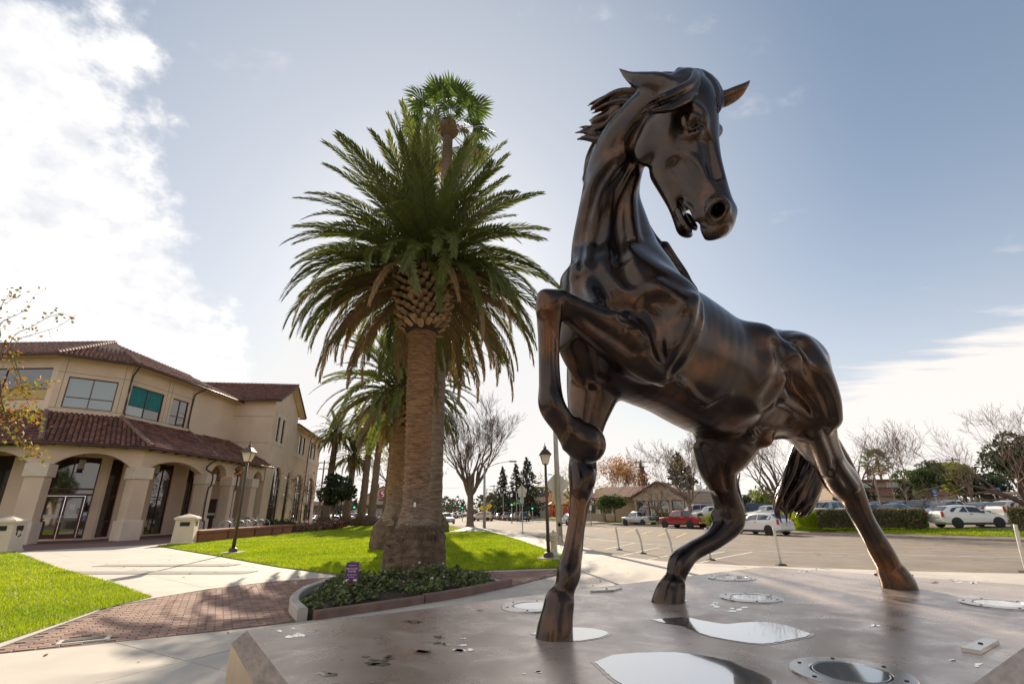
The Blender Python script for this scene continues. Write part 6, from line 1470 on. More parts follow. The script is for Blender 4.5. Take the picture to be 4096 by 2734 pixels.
# ------------------------------------------------------------------ foreground branches from a tree just outside the left edge
def left_tree():
    t=thing('autumn_tree','thin branched tree with orange and yellow leaves leaning in at the left edge','tree',(-12.3,9.6,0)); rr=random.Random(3); rg=np.random.default_rng(3); base=np.array([-12.3,9.6,0.]); tr=[];tw=[];LP=[]
    tr.append(([np.array([0,0,0]),np.array([.05,0,1.4]),np.array([.1,.1,2.6])],[.10,.08,.065]))
    def T(pts,y,r): 
        P=[atd(a,b,y+k*.05)-base for k,(a,b) in enumerate(pts)]; return P
    mains=[([(-160,1800),(-60,1560),(20,1370),(75,1490),(100,1580),(130,1650)],.018,.9),([(-160,1800),(-90,1640),(-10,1510),(5,1600),(30,1680),(60,1740),(110,1790),(165,1835)],.02,1.1),([(-120,1700),(-40,1420),(0,1300),(40,1270),(90,1245),(140,1180)],.014,.25),([(-120,1700),(-30,1460),(60,1340),(120,1310),(190,1270),(250,1250)],.012,.3),([(-100,1650),(0,1440),(70,1360),(140,1335),(230,1305),(310,1255)],.011,.12),([(-120,1700),(-60,1400),(0,1240),(20,1200),(45,1185),(70,1165)],.012,.6),([(20,1370),(60,1480),(70,1530),(110,1560),(180,1530)],.008,.9),([(30,1680),(75,1640),(100,1640),(140,1660),(175,1710)],.008,.9),([(-160,1800),(-80,1700),(-20,1600),(10,1640),(60,1660),(120,1665)],.012,1.0),([(5,1600),(50,1560),(90,1545),(130,1540)],.007,.7)]
    for pts,r,dens in mains:
        P=[atd(a,b,9.3+.25*math.sin(a*.03))-base for a,b in pts]; P[0]=np.array([.1,.1,2.55]) if pts[0][0]<-90 else P[0]
        Q=cr(np.array(P),5); tw.append((list(Q),list(np.linspace(r,.0025,len(Q)))))
        for k in range(int(len(Q)*.25),len(Q)):
            if Q[k][0]+base[0]>-14:
                for _ in range(rg.poisson(5*dens)):
                    d=rg.normal(0,1,3)*.07; LP.append(Q[k]+d)
                if rr.random()<.35:
                    d=np.array([rr.gauss(.10,.12),rr.gauss(0,.1),rr.gauss(-.02,.12)]); tw.append(([Q[k],Q[k]+d*.6,Q[k]+d],[.0035,.0025,.0015]))
                    for _ in range(rg.poisson(3*dens)): LP.append(Q[k]+d*rr.uniform(.4,1)+rg.normal(0,.03,3))
    tubes_mesh('trunk',tr,8,M_bark,t); tubes_mesh('branches',tw,5,M_twig,t)
    LP=np.array(LP); n=len(LP); m=rg.uniform(0,1,n)
    for nm,mm,sel in (('orange_leaves',M_lor,m<.5),('yellow_leaves',M_lyel,(m>=.5)&(m<.78)),('green_leaves',M_llime,m>=.78)):
        V,F=leaves(LP[sel],.040,rg,asp=.6); link(nm,mesh_np(nm,V,F,False),mm,t)
left_tree()
# ================================================================== BUILDINGS FURTHER OFF
M_clinic=mat('clinic_wall',(.42,.32,.235),.9,var=.12,vscale=2); M_block=mat('block_wall',(.40,.32,.26),.9,var=.1,vscale=3); M_farroof=mat('far_roof_tile',(.30,.15,.10),.8,col2=(.20,.11,.08),vscale=3,island=.2)
M_whitewall=mat('white_siding',(.66,.63,.58),.8,var=.08,vscale=2); M_darkroof=mat('dark_shingle',(.09,.075,.07),.9,var=.3,vscale=4); M_orange=mat('shop_red',(.42,.08,.035),.7); M_osign=mat('orange_sign',(.85,.20,.03),.6); M_shade=glass('far_glass',(.05,.055,.055))
def bchunk(t):
    def f(mb,name,m,parent=None): o=mb.build(name,m,parent or t); return o
    return f
def fwin(f,x,z,w_,h,y,parent=None,m=None):
    o=f(MB().box((x,y-.03,z),(w_+.16,.06,h+.16)),'window',M_signw,parent); f(MB().box((x-w_*.25,y-.07,z),(w_*.46,.03,h)),'pane',m or M_shade,o); f(MB().box((x+w_*.25,y-.07,z),(w_*.46,.03,h)),'pane',m or M_shade,o)
def rows_roof(mb,x0,x1,ya,za,yb,zb,sp=.32):
    """barrel tile rows running down a simple slope"""
    for x in np.arange(x0,x1,sp): mb.tube([(x+sp/2,ya,za+.04),(x+sp/2,yb,zb+.04)],.11,5,cap=True)
# clinic: local frame, x along the street front, y away
a=atd(2385,2078,80); c=atd(2765,2082,73); ang=math.atan2(c[1]-a[1],c[0]-a[0]); L=math.hypot(c[0]-a[0],c[1]-a[1])
t=thing('clinic','single storey tan clinic with a low red tile roof and wide windows across the road','building',(a[0],a[1],-.1),ang); t.scale=(1.18,)*3; L/=1.18; f=bchunk(t)
f(MB().box((L*.25,4,1.35),(L*.5,8,2.7)),'wall',M_clinic); f(MB().box((L*.74,3.2,1.45),(L*.48,8,2.9)),'wall',M_clinic)
mb=MB(); mb.add([(-.6,-.9,2.75),(L*.5,-.9,2.75),(L*.5,4,4.25),(-.6,4,4.25)],[(0,1,2,3)]); rows_roof(mb,-.6,L*.5,-.9,2.75,4,4.25); o=f(mb,'roof',M_farroof); o['kind']='stuff'
mb=MB(); x0,x1,xm=L*.44,L*1.0,L*.72
mb.add([(x0,-1.6,2.75),(xm,-1.6,4.5),(xm,7,4.5),(x0,7,2.75)],[(0,1,2,3)]).add([(x1,-1.6,2.75),(xm,-1.6,4.5),(xm,7,4.5),(x1,7,2.75)],[(3,2,1,0)])
for y_ in np.arange(-1.5,7,.34): mb.tube([(x0,y_,2.79),(xm,y_,4.54)],.1,5); mb.tube([(x1,y_,2.79),(xm,y_,4.54)],.1,5)
o=f(mb,'gable_roof',M_farroof); o['kind']='stuff'
f(MB().add([(x0+.3,-1.2,2.72),(x1-.3,-1.2,2.72),(xm,-1.2,4.4)],[(0,1,2)]),'gable',M_clinic); f(MB().box(((x0+x1)/2,-1.15,2.55),(x1-x0-.4,.3,.4)),'beam',M_clinic)
for k in range(5): f(MB().box((x0+.5+k*(x1-x0-1)/4,-1.1,1.2),(.28,.28,2.4)),'post',M_clinic)
for k in range(3): fwin(f,x0+1.4+k*2.1,1.35,1.7,1.7,-.80)
fwin(f,L*.12,1.4,1.6,1.3,0); f(MB().box((x1-1.3,-.83,1.05),(1.3,.08,2.1)),'door',M_shade)
f(MB().bbox((L*.02,-3.2,.45),(4.2,1.0,.9),.05),'planter_wall',M_block)
# flat roofed wing of block
a=atd(2700,2060,74); c=atd(2960,2060,70); t=thing('block_building','flat roofed building of grey tan block beside the clinic','building',((a[0]+c[0])/2,74,0),0); f=bchunk(t); L2=c[0]-a[0]+2
f(MB().box((0,3,1.9),(L2,7,3.8)),'wall',M_block); f(MB().box((0,3,3.9),(L2+.3,7.3,.2)),'coping',M_whitewall)
for z in np.arange(.3,3.7,.4): f(MB().box((0,-.505,z),(L2-.1,.012,.03)),'course_joint',M_kerb)
for x in (-L2*.28,L2*.08): f(MB().box((x,2,4.4),(.9,.9,.8)),'roof_vent',M_whitewall)
# white house, red shop
p=at(2168,128); t=thing('white_house','white two storey house with a dark hipped roof beyond the crossing','house',p); f=bchunk(t)
f(MB().box((0,4,2.6),(9,8,5.2)),'wall',M_whitewall); f(MB().add([(-5,-.6,5.2),(5,-.6,5.2),(5,8.6,5.2),(-5,8.6,5.2),(-2,4,7.8),(2,4,7.8)],[(0,1,5,4),(1,2,5),(2,3,4,5),(3,0,4)]),'roof',M_darkroof)
for x in (-2.4,.2,2.6): fwin(f,x,4.0,1.3,1.3,0)
fwin(f,-2.2,1.3,1.5,1.2,0); f(MB().box((2.2,-.4,2.7),(3.2,.8,.15)),'porch_roof',M_darkroof)
p=at(2268,118); t=thing('red_shop','low red fronted shop with a grey gable beyond the crossing','shop',p); f=bchunk(t)
f(MB().box((0,3,1.6),(8,6,3.2)),'wall',M_orange); f(MB().add([(-4.2,-.4,3.2),(4.2,-.4,3.2),(0,-.4,6.0),(-4.2,6.4,3.2),(4.2,6.4,3.2),(0,6.4,6.0)],[(0,1,2),(0,2,5,3),(1,4,5,2),(3,5,4)]),'roof',M_whitewall); f(MB().add([(-1,-.5,3.0),(4.2,-.5,3.0),(1.6,-.5,4.9)],[(0,1,2)]),'porch_gable',M_orange); f(MB().box((1.5,-.06,1.2),(2.2,.1,2.2)),'window',M_shade)
p=at(2214,116); t=thing('pylon_sign','orange pylon sign with a dark red round emblem beside the red shop','sign',p); f=bchunk(t)
f(MB().box((0,0,1.9),(.3,.25,3.8)),'post',M_dark); o=f(MB().box((0,0,4.7),(1.7,.35,2.0)),'panel',M_osign); f(MB().lathe([(.42,0),(.42,.02)],ns=20),'emblem',M_red,o); bpy.data.objects[[q.name for q in o.children][-1]].matrix_local=Matrix.Translation((0,-.2,5.1))@Matrix.Rotation(math.pi/2,4,'X'); f(MB().box((0,-.19,4.1),(1.2,.02,.14)),'lettering_bar',M_red,o)
# supermarket
a=at(1440,150,-.3); t=thing('supermarket','wide tan supermarket with a red round emblem on its gable behind the palms','shop',a); f=bchunk(t)
f(MB().box((-14,6,2.6),(44,10,5.2)),'wall',M_clinic); f(MB().box((-14,-1.5,3.6),(44,3,.8)),'canopy',M_darkroof)
f(MB().box((7.0,-.5,3.2),(9.5,3,6.4)),'gable_front',M_clinic); f(MB().add([(1.6,-2.3,6.2),(12.4,-2.3,6.2),(7,-2.3,9.0),(1.6,2,6.2),(12.4,2,6.2),(7,2,9.0)],[(0,1,2),(0,2,5,3),(1,4,5,2)]),'gable_roof',M_clinic); mb=MB(); mb.tube([(1.4,-2.4,6.2),(7,-2.4,9.1),(12.6,-2.4,6.2)],.2,6); f(mb,'gable_trim',M_farroof)
em=MB().lathe([(1.15,0),(1.15,.06)],ns=28).build('emblem',M_red,t); em.matrix_local=Matrix.Translation((7,-2.35,6.9))@Matrix.Rotation(math.pi/2,4,'X')
mb=MB(); mb.tube([(.45,.75,.1),(-.1,.62,.1),(-.42,.3,.1),(-.2,.05,.1),(.25,-.1,.1),(.42,-.35,.1),(.1,-.62,.1),(-.45,-.75,.1)],[.05,.16,.2,.2,.2,.2,.16,.05],6,sub=3); mb.build('emblem_stroke',M_signw,em,True)
f(MB().box((7,-2.33,5.3),(2.3,.05,.35)),'name_board',M_dark)
for x in np.arange(-34,12,4.2): f(MB().box((x,-2.6,1.7),(.4,.4,3.4)),'post',M_whitewall)
for x in np.arange(-32,4,4.2): f(MB().box((x,.95,1.5),(3.2,.1,2.4)),'window',M_shade)
f(MB().box((2.5,6,8.6),(1.6,1.6,3.2)),'chimney',M_darkroof)
# apartments beyond the lot
a=at(3560,92,-.1); t=thing('beige_apartments','two storey beige apartment house with red tile roofs beyond the parking lot','building',a,-.12); f=bchunk(t)
f(MB().box((0,6,3.0),(15,6,6.0)),'wall',M_clinic); f(MB().box((0,5.8,6.1),(16.2,7.4,.35)),'roof',M_farroof); f(MB().box((2,1,1.6),(17,5,3.2)),'wall',M_clinic)
mb=MB(); mb.add([(-7.3,-2,3.2),(11,-2,3.2),(11,3.1,4.8),(-7.3,3.1,4.8)],[(0,1,2,3)]); rows_roof(mb,-7.2,10.8,-2,3.2,3.1,4.8,.5); o=f(mb,'roof_slope',M_farroof); o['kind']='stuff'
for x in (-5,-1,3.2,6.2): fwin(f,x,5.2,1.7,1.0,2.97)
for x in (-4.5,1.5,7.5): fwin(f,x,1.6,1.4,1.2,-1.5)
f(MB().box((1,-6,.85),(15,.2,1.7)),'yard_wall',M_whitewall)
a=atd(3840,2000,60); c=atd(4400,2000,52); w_=Wall(a[:2],c[:2]); mb=MB(); w_.bar(mb,0,w_.L,-.1,1.75,-.1,.1); o=mb.build('garden_wall',M_clinic); tag(o,'long cream wall at the back of the parking lot','wall')
a=at(4095,64,0); t=thing('trellis','pale timber trellis roof beside the dark magnolia','trellis',a); f=bchunk(t)
for x in (-2,2): f(MB().box((x,0,1.4),(.2,.2,2.8)),'post',M_clinic)
for k in range(8): f(MB().box((-2.6+k*.75,0,2.85),(.12,3.2,.2)),'beam',M_clinic)
f(MB().box((0,-1,2.68),(5.6,.15,.2)),'rail',M_clinic)

# the hall and trees behind the camera: they show as reflections in the entrance glass and the bronze
t=thing('cream_hall','cream building seen only as a reflection in the glass of the entrance doors','building',(-4,-44,0)); f=bchunk(t)
f(MB().box((0,-6,4.4),(84,12,8.8)),'wall',M_cap); f(MB().box((0,-6,9.0),(86,14,.5)),'roof',M_farroof)
for x in np.arange(-38,40,5.5):
    for z in (2.4,6.4): o=f(MB().box((x,.03,z),(1.9,.1,2.2)),'window',M_frame); f(MB().box((x,.09,z),(1.7,.04,2.0)),'pane',M_shade,o)
for i,(x,y,r) in enumerate(((-16,-14,3.6),(-5,-19,4.0),(7,-17,3.6),(19,-23,4.4))):
    bushy((x,y,0),(r,r,r),['rounded tree mirrored at the left of the entrance glass','tree mirrored in the middle of the entrance glass','tree mirrored at the right of the entrance glass','tree mirrored in the furthest arcade window'][i],M_lgreen,300+i,1500,.3,'leafy_tree','tree',2.4,clumps=12)
# ================================================================== VEHICLES
def paintm(n,c,metal=.25,rough=.28): return mat('paint_'+n,c,rough,metal,coat=.9)
P_white=paintm('white',(.72,.71,.69),0); P_silver=paintm('silver',(.50,.51,.52),.6); P_red=paintm('red',(.30,.012,.014),.2); P_blue=paintm('blue',(.03,.06,.16),.3); P_black=paintm('black',(.015,.016,.018),.2); P_dark=paintm('slate',(.06,.07,.085),.4); P_tan=paintm('tan',(.42,.33,.24),.5); P_navy=paintm('navy',(.035,.05,.085),.4); P_teal=paintm('teal',(.12,.19,.21),.5); P_grey=paintm('grey',(.24,.26,.29),.5); P_maroon=paintm('maroon',(.16,.02,.03),.3)
M_cglass=glass('car_glass',(.018,.022,.024),.04); M_tyre=mat('tyre_rubber',(.022,.021,.02),.85); M_rim=mat('alloy_rim',(.55,.55,.55),.3,.9); M_trim=mat('black_trim',(.02,.02,.02),.6); M_tail=mat('tail_lamp',(.42,.02,.015),.25,coat=.5); M_head=mat('head_lamp',(.75,.75,.72),.15,coat=1); M_plate=mat('licence_plate',(.68,.66,.58),.5); M_chrome=mat('chrome',(.75,.75,.75),.12,1.0)
# stations: x fraction, z_low, belt, top, half width at belt, half width at roof, greenhouse?
CT={
 'sedan':dict(L=4.6,W=.89,ws=.325,S=[(0,.34,.55,.60,.62,.5,0),(.035,.22,.66,.72,.80,.66,0),(.14,.20,.78,.84,.88,.72,0),(.27,.19,.88,.94,.90,.74,0),(.43,.19,.92,1.40,.90,.60,1),(.56,.19,.94,1.44,.90,.61,1),(.68,.19,.95,1.40,.90,.60,1),(.84,.19,.96,1.02,.88,.70,0),(.955,.24,.93,.99,.83,.66,0),(1,.36,.80,.86,.70,.58,0)]),
 'hatch':dict(L=4.25,W=.87,ws=.31,S=[(0,.34,.55,.60,.60,.5,0),(.04,.22,.68,.74,.79,.66,0),(.14,.20,.80,.86,.86,.72,0),(.25,.19,.90,.96,.88,.74,0),(.43,.19,.94,1.45,.88,.60,1),(.60,.19,.97,1.50,.88,.61,1),(.82,.20,1.00,1.44,.87,.58,1),(.955,.25,1.00,1.06,.83,.66,0),(1,.36,.86,.92,.76,.62,0)]),
 'suv':dict(L=4.75,W=.93,ws=.35,S=[(0,.42,.66,.72,.66,.55,0),(.035,.30,.84,.92,.85,.72,0),(.14,.26,.96,1.02,.92,.78,0),(.25,.25,1.02,1.08,.94,.80,0),(.39,.25,1.05,1.66,.94,.70,1),(.60,.25,1.07,1.72,.94,.71,1),(.88,.27,1.08,1.68,.93,.69,1),(.975,.32,1.06,1.14,.90,.76,0),(1,.44,.90,.96,.82,.70,0)]),
 'van':dict(L=4.9,W=.95,ws=.33,S=[(0,.40,.62,.68,.66,.55,0),(.04,.26,.82,.90,.86,.72,0),(.12,.22,.95,1.02,.93,.78,0),(.19,.21,1.04,1.10,.95,.80,0),(.36,.21,1.06,1.70,.95,.72,1),(.60,.21,1.06,1.77,.95,.73,1),(.90,.22,1.06,1.72,.94,.71,1),(.985,.28,1.02,1.10,.92,.78,0),(1,.42,.86,.92,.86,.72,0)]),
 'pickup':dict(L=5.6,W=.97,ws=.39,S=[(0,.48,.80,.86,.74,.64,0),(.03,.36,1.02,1.08,.92,.80,0),(.15,.34,1.08,1.14,.97,.84,0),(.255,.33,1.12,1.18,.97,.84,0),(.35,.33,1.15,1.78,.97,.70,1),(.45,.33,1.16,1.84,.97,.72,1),(.575,.33,1.16,1.80,.97,.72,1),(.605,.33,1.14,1.20,.97,.84,0),(.80,.36,1.14,1.20,.97,.84,0),(.985,.40,1.14,1.20,.96,.84,0),(1,.50,1.10,1.16,.94,.82,0)]),
}
def make_car(kind):
    c=CT[kind]; S=c['S']; L=c['L']; root=bpy.data.objects.new('parked_car' if kind!='pickup' else 'pickup_truck',None); COL.objects.link(root)
    X=lambda f:L*(.5-f)
    V=[];F=[]; n=15
    for f,zl,zb,zt,wb,wr,g in S:
        half=[(wb*.80,zl),(wb*.97,zl+.10),(wb*1.0,zl+(zb-zl)*.55),(wb*.985,zb),(wr*1.02 if g else wr*1.10,zt-.09 if g else zt-.03),(wr*.90,zt-.015),(wr*.45,zt)]
        ring=[(y,z) for y,z in half]+[(0,zt+.008)]+[(-y,z) for y,z in half[::-1]]
        V+=[(X(f),y,z) for y,z in ring]
    for i in range(len(S)-1):
        for k in range(n-1): F.append((i*n+k,(i+1)*n+k,(i+1)*n+k+1,i*n+k+1))
        F.append((i*n,i*n+n-1,(i+1)*n+n-1,(i+1)*n))
    F.append(tuple(range(n-1,-1,-1))); F.append(tuple((len(S)-1)*n+k for k in range(n)))
    body=MB().add(V,F).build('body',P_silver,root); bm=bmesh.new(); bm.from_mesh(body.data); bmesh.ops.recalc_face_normals(bm,faces=bm.faces[:]); bm.to_mesh(body.data); bm.free(); smooth_angle(body,38)
    def side(f,frac,off=.008):
        """point on the flank of the greenhouse: frac 0 belt .. 1 roof rail"""
        for a,b in zip(S,S[1:]):
            if a[0]<=f<=b[0]: t=(f-a[0])/(b[0]-a[0]); break
        q=[a[k]+(b[k]-a[k])*t for k in range(7)]
        y0,z0=q[4]*.985,q[2]; g=q[6]; y1,z1=q[5]*(1.10-.08*g),q[3]-.03-.06*g
        return (X(f),y0+(y1-y0)*frac+off,z0+(z1-z0)*frac)
    gi=[i for i,s in enumerate(S) if s[6]]; i0,i1=gi[0],gi[-1]; fa,fb=S[i0-1][0],S[i1+1][0]; r0,r1=S[i0][0],S[i1][0]
    spans={'sedan':[(r0-.055,.535),(.55,r1+.03)],'hatch':[(r0-.06,.59),(.605,r1+.03)],'suv':[(r0-.05,.53),(.545,.72),(.735,r1+.02)],'van':[(r0-.06,.48),(.495,.71),(.725,r1+.03)],'pickup':[(r0-.03,.50),(.51,r1-.005)]}[kind]
    for sg in (1,-1):
        for a,b in spans:
            P=[side(a,.10),side(b,.10),side(b,.93),side(min(max(a,r0-.012),b-.02),.93)]; m=[side((a+b)/2,.10),side((a+b)/2,.93)]
            pts=[P[0],m[0],P[1],P[2],m[1],P[3]]; pts=[(x,y*sg,z) for x,y,z in pts]; MB().add(pts,[(0,1,4,5),(1,2,3,4)] if sg>0 else [(5,4,1,0),(4,3,2,1)]).build('side_window',M_cglass,root)
    def screen(name,s,e,flip):
        A_=S[s];B_=S[e]; t0,t1=.12,.90
        def p(t,sg): 
            x=X(A_[0]+(B_[0]-A_[0])*t); wv=(A_[5]*1.0)+(B_[5]*.93-A_[5]*1.0)*t; z=A_[3]+(B_[3]-A_[3])*t; return (x+(.012 if not flip else -.012),sg*wv*.94,z+.012)
        q=[p(t0,-1),p(t0,1),p(t1,1),p(t1,-1)]; MB().add(q,[(0,1,2,3)] if not flip else [(3,2,1,0)]).build(name,M_cglass,root)
    screen('windscreen',i0-1,i0,False); screen('rear_window',i1+1,i1,True)
    ws=c['ws']; wx={'sedan':(.185,.79),'hatch':(.19,.80),'suv':(.19,.80),'van':(.18,.80),'pickup':(.17,.79)}[kind]; W=c['W']
    wmesh=None
    for f in wx:
        for sg in (1,-1):
            yb=next(b[4] for a,b in zip(S,S[1:]) if a[0]<=f<=b[0])
            arch=MB().lathe([(ws*1.20,-.02),(ws*1.20,.0),(ws*.6,.004)],ns=24); a=arch.build('arch_shade_disc',M_trim,root); a.rotation_euler=(-sg*math.pi/2,0,0); a.location=(X(f),sg*(yb*1.0+.003),ws+.02)  # black disc on the flank, painted shade in place of a wheel well
            wh=MB().lathe([(ws*.62,-.10),(ws*.92,-.11),(ws,-.07),(ws,.05),(ws*.94,.085),(ws*.64,.09)],ns=26).build('wheel',M_tyre,root,True); wh.rotation_euler=(-sg*math.pi/2,0,0); wh.location=(X(f),sg*(yb-.055),ws)
            rm=MB().lathe([(ws*.64,.0),(ws*.64,.085),(ws*.58,.075),(ws*.55,.03),(ws*.16,.035)],ns=24)
            for k in range(6):
                a=k*math.pi/3; rm.box((math.cos(a)*ws*.36,math.sin(a)*ws*.36,.055),(ws*.46,ws*.13,.03),a)
            rm.lathe([(ws*.15,.03),(ws*.15,.085),(.01,.09)],ns=12); rm.build('rim',M_rim,wh)
    fr,re=S[1],S[-2]
    for sg in (1,-1):
        MB().bbox((X(.03),sg*fr[4]*.74,fr[2]*.94),(.22,.30,.15),.03).build('headlight',M_head,root)
        if kind in('suv','van','pickup','hatch'): MB().bbox((X(.982),sg*re[4]*.93,re[2]*.90),(.16,.12,.36),.03).build('tail_light',M_tail,root)
        else: MB().bbox((X(.972),sg*re[4]*.78,re[2]*.92),(.16,.34,.15),.03).build('tail_light',M_tail,root)
        q=side(r0-.045,.12); MB().bbox((q[0]-.05,sg*(abs(q[1])+.12),q[2]+.06),(.10,.20,.13),.03).build('mirror',M_trim,root)
        for f in [spans[0][1]-.02]+([spans[1][1]-.05] if kind!='hatch' else []):
            q=side(f,-.18); MB().bbox((q[0],sg*(q[1]+.01),q[2]),(.18,.03,.035),.008).build('door_handle',M_trim,root)
    mb=MB(); mb.bbox((X(.005),0,.52 if kind!='pickup' else .62),(.14,fr[4]*1.75,.16),.03); mb.build('front_bumper',M_chrome if kind=='pickup' else M_trim,root)
    mb=MB(); mb.bbox((X(.995),0,.48 if kind!='pickup' else .62),(.16,re[4]*1.85,.18),.03); mb.build('rear_bumper',M_chrome if kind=='pickup' else P_silver if kind=='hatch' else M_trim,root)
    MB().box((X(1.0)-.085,0,.72 if kind!='pickup' else .63),(.012,.32,.16)).build('rear_plate',M_plate,root); MB().box((X(0)+.075,0,.52),(.012,.32,.15)).build('front_plate',M_plate,root)
    MB().bbox((X(.012),0,fr[2]*.83),(.1,fr[4]*1.05,.12),.02).build('grille',M_trim,root)
    mb=MB(); 
    for sg in (1,-1): mb.box((X(.49),sg*(S[4][4]*1.0+.002),.30 if kind!='pickup' else .42),(L*.44,.02,.10))
    mb.build('sill_trim',M_trim,root)
    if kind in ('suv','van'):
        for sg in (1,-1): MB().tube([(X(r0+.03),sg*.58,S[i0][3]+.05),(X(.6),sg*.60,S[i0+1][3]+.05),(X(r1-.02),sg*.58,S[i1][3]+.05)],.02,5).build('roof_rail',M_trim,root)
    if kind=='pickup': MB().bbox((X(.795),0,1.205),(L*.345,1.5,.02),.02).build('bed_shade_slab',M_trim,root); MB().box((X(1.0)-.02,0,.95),(.05,1.62,.40)).build('tailgate',P_silver,root)  # flat black slab, painted shade in place of the open bed
    return root
PROTO={}
def car(kind,loc,head,paint,label,cat='car',group=None,scale=1):
    if kind not in PROTO: PROTO[kind]=make_car(kind); o=PROTO[kind]
    else: o=copy_tree(PROTO[kind])
    o.location=[float(v) for v in loc]; o.rotation_euler=(0,0,head); o.scale=(scale,)*3
    for k in ('label','category','group'):
        if k in o: del o[k]
    tag(o,label,cat,group)
    for ch in o.children:
        if ch.name.split('.')[0] in('body','tailgate') or (ch.name.split('.')[0]=='rear_bumper' and kind=='hatch'):
            ch.material_slots[0].link='OBJECT'; ch.material_slots[0].material=paint
    return o
def away(x,y,k=0):
    P=np.array(FKs); i=np.argmin(np.hypot(P[:,0]-x,P[:,1]-y)); d=P[min(i+1,len(P)-1)]-P[max(i-1,0)]; return math.atan2(d[1],d[0])+k
def onroad(px,py,dx=0): p=gpr(px,py); return (p[0]+dx,p[1],p[2])
G_K='vehicles parked along the far kerb'
p=onroad(2560,2101); o=car('pickup',p,away(p[0],p[1])+.12,P_silver,'silver pickup truck with a blue tailgate parked along the far kerb','pickup truck',G_K,.92)
for ch in o.children:
    if ch.name.startswith('tailgate'): ch.material_slots[0].material=P_blue; text_obj('tailgate_lettering','CHEVROLET',.22,M_signw,ch,(-5.6/2-.05,0,.98),(math.pi/2,0,-math.pi/2))
p=onroad(2738,2111); car('pickup',p,away(p[0],p[1])+.16,P_red,'bright red pickup truck parked along the far kerb','pickup truck',G_K,.98)
p=onroad(3050,2136); car('hatch',p,away(p[0],p[1])+.22,P_white,'pearl white five door hatchback parked along the far kerb','car',G_K,1.06)
def lot(px,y): p=atd(px,2100,y); return (p[0],y,.28)
G_L='cars in the parking lot across the road'
p=gp(3880,2108,0.05); car('hatch',p,math.radians(-6),P_white,'old white three door hatchback at the end of the long hedge','car',G_L,.98)
p=gp(4058,2101,0.0); car('sedan',(p[0],p[1],.10),math.radians(-8),P_black,'black sedan parked next to the old white hatchback','car',G_L)
for kind,px,y,hd,pt,lab in (
 ('suv',3225,50,205,P_white,'white wagon with a roof rack behind the tall grass clumps'),('suv',3330,46,203,P_silver,'silver wagon with roof rails behind the left half of the hedge'),
 ('sedan',3490,49,204,P_navy,'navy sedan behind the middle of the hedge'),('sedan',3588,46,202,P_teal,'grey green sedan behind the right half of the hedge'),
 ('suv',3535,58,203,P_dark,'slate SUV in the second row, left of the lamp post'),('suv',3625,57,203,P_dark,'slate SUV in the second row, right of the lamp post'),
 ('suv',3705,47,203,P_black,'black crossover at the right end of the hedge'),('van',3825,60,8,P_white,'white passenger van with a roof rack in the second row'),
 ('sedan',3800,43,190,P_navy,'dark blue sedan just behind the old white hatchback'),('sedan',3925,53,196,P_silver,'silver sedan right of the white van'),
 ('sedan',3985,46,8,P_grey,'grey blue sedan behind the black sedan'),('sedan',3990,62,195,P_silver,'silver sedan by the cream wall'),
 ('hatch',4100,38,4,P_white,'white car behind the short hedge at the right edge'),('sedan',4085,60,195,P_dark,'slate sedan by the cream wall at the right edge'),('suv',4150,50,10,P_maroon,'maroon SUV at the far right edge'),
 ('suv',2795,60,180,P_silver,'silver SUV behind the grass clumps by the red pickup'),('sedan',2850,57,178,P_white,'white sedan behind the grass clumps by the red pickup'),
 ('suv',3010,55,185,P_dark,'slate SUV behind the white hatchback at the kerb'),('sedan',3080,53,184,P_white,'white sedan behind the horse tail'),('sedan',2945,61,182,P_grey,'grey sedan under the bare tree with berries')):
    car(kind,lot(px,y),math.radians(hd),pt,lab,'car',G_L)
# traffic and parked cars up the street
G_T='cars on the street beyond the lawn'
p=onroad(1932,2082); car('van',p,math.radians(158),P_tan,'tan minivan turning through the junction behind the bare tree','minivan',G_T,1.05)
for kind,px,y,hd,pt,lab in (('suv',1782,84,-62,P_white,'white SUV facing us beside the dark palm trunk'),('sedan',1745,66,-60,P_silver,'silver car half hidden behind the dark palm trunk'),('hatch',2278,70,100,P_grey,'grey car half hidden behind the planted front leg'),
 ('sedan',1405,98,20,P_white,'white sedan crossing behind the short date palm'),('sedan',1530,92,200,P_white,'white sedan crossing behind the last far palm'),('sedan',1348,110,10,P_navy,'navy sedan behind the dark evergreen tree')):
    car(kind,at(px,y),math.radians(hd),pt,lab,'car',G_T)
names=['navy SUV at the near end of the row by the crossing','tan SUV second in the row by the crossing','pale green sedan third in the row by the crossing','large tan SUV fourth in the row by the crossing','maroon sedan fifth in the row by the crossing','silver sedan sixth in the row by the crossing','white van seventh in the row by the crossing','black sedan at the far end of the row by the crossing']
for k,(kind,px,y,pt) in enumerate((('suv',2092,100,P_navy),('suv',2070,104,P_tan),('sedan',2054,106,P_teal),('suv',2026,110,P_tan),('sedan',2007,118,P_maroon),('sedan',1997,121,P_silver),('van',1988,124,P_white),('sedan',1975,132,P_black))):
    car(kind,at(px,y),math.radians(97),pt,names[k],'car','cars in the row by the crossing')
rr=random.Random(31); cols_=[P_white,P_silver,P_grey,P_dark,P_navy,P_maroon,P_tan,P_black]
for k in range(16):
    px=1255+k*21; y=128+rr.uniform(-6,10); car(rr.choice(['sedan','suv','hatch']),at(px,y,-.3),math.radians(rr.choice([88,272])+rr.uniform(-4,4)),rr.choice(cols_),'car in the supermarket lot far behind the palm trunks','car','cars in the supermarket lot')
for k in range(9):
    px=1800+k*9; y=140+k*7; car(rr.choice(['sedan','suv']),at(px,y,-.4),math.radians(95),rr.choice(cols_),'tiny car in the distant street left of the bare tree','car','cars far up the street')
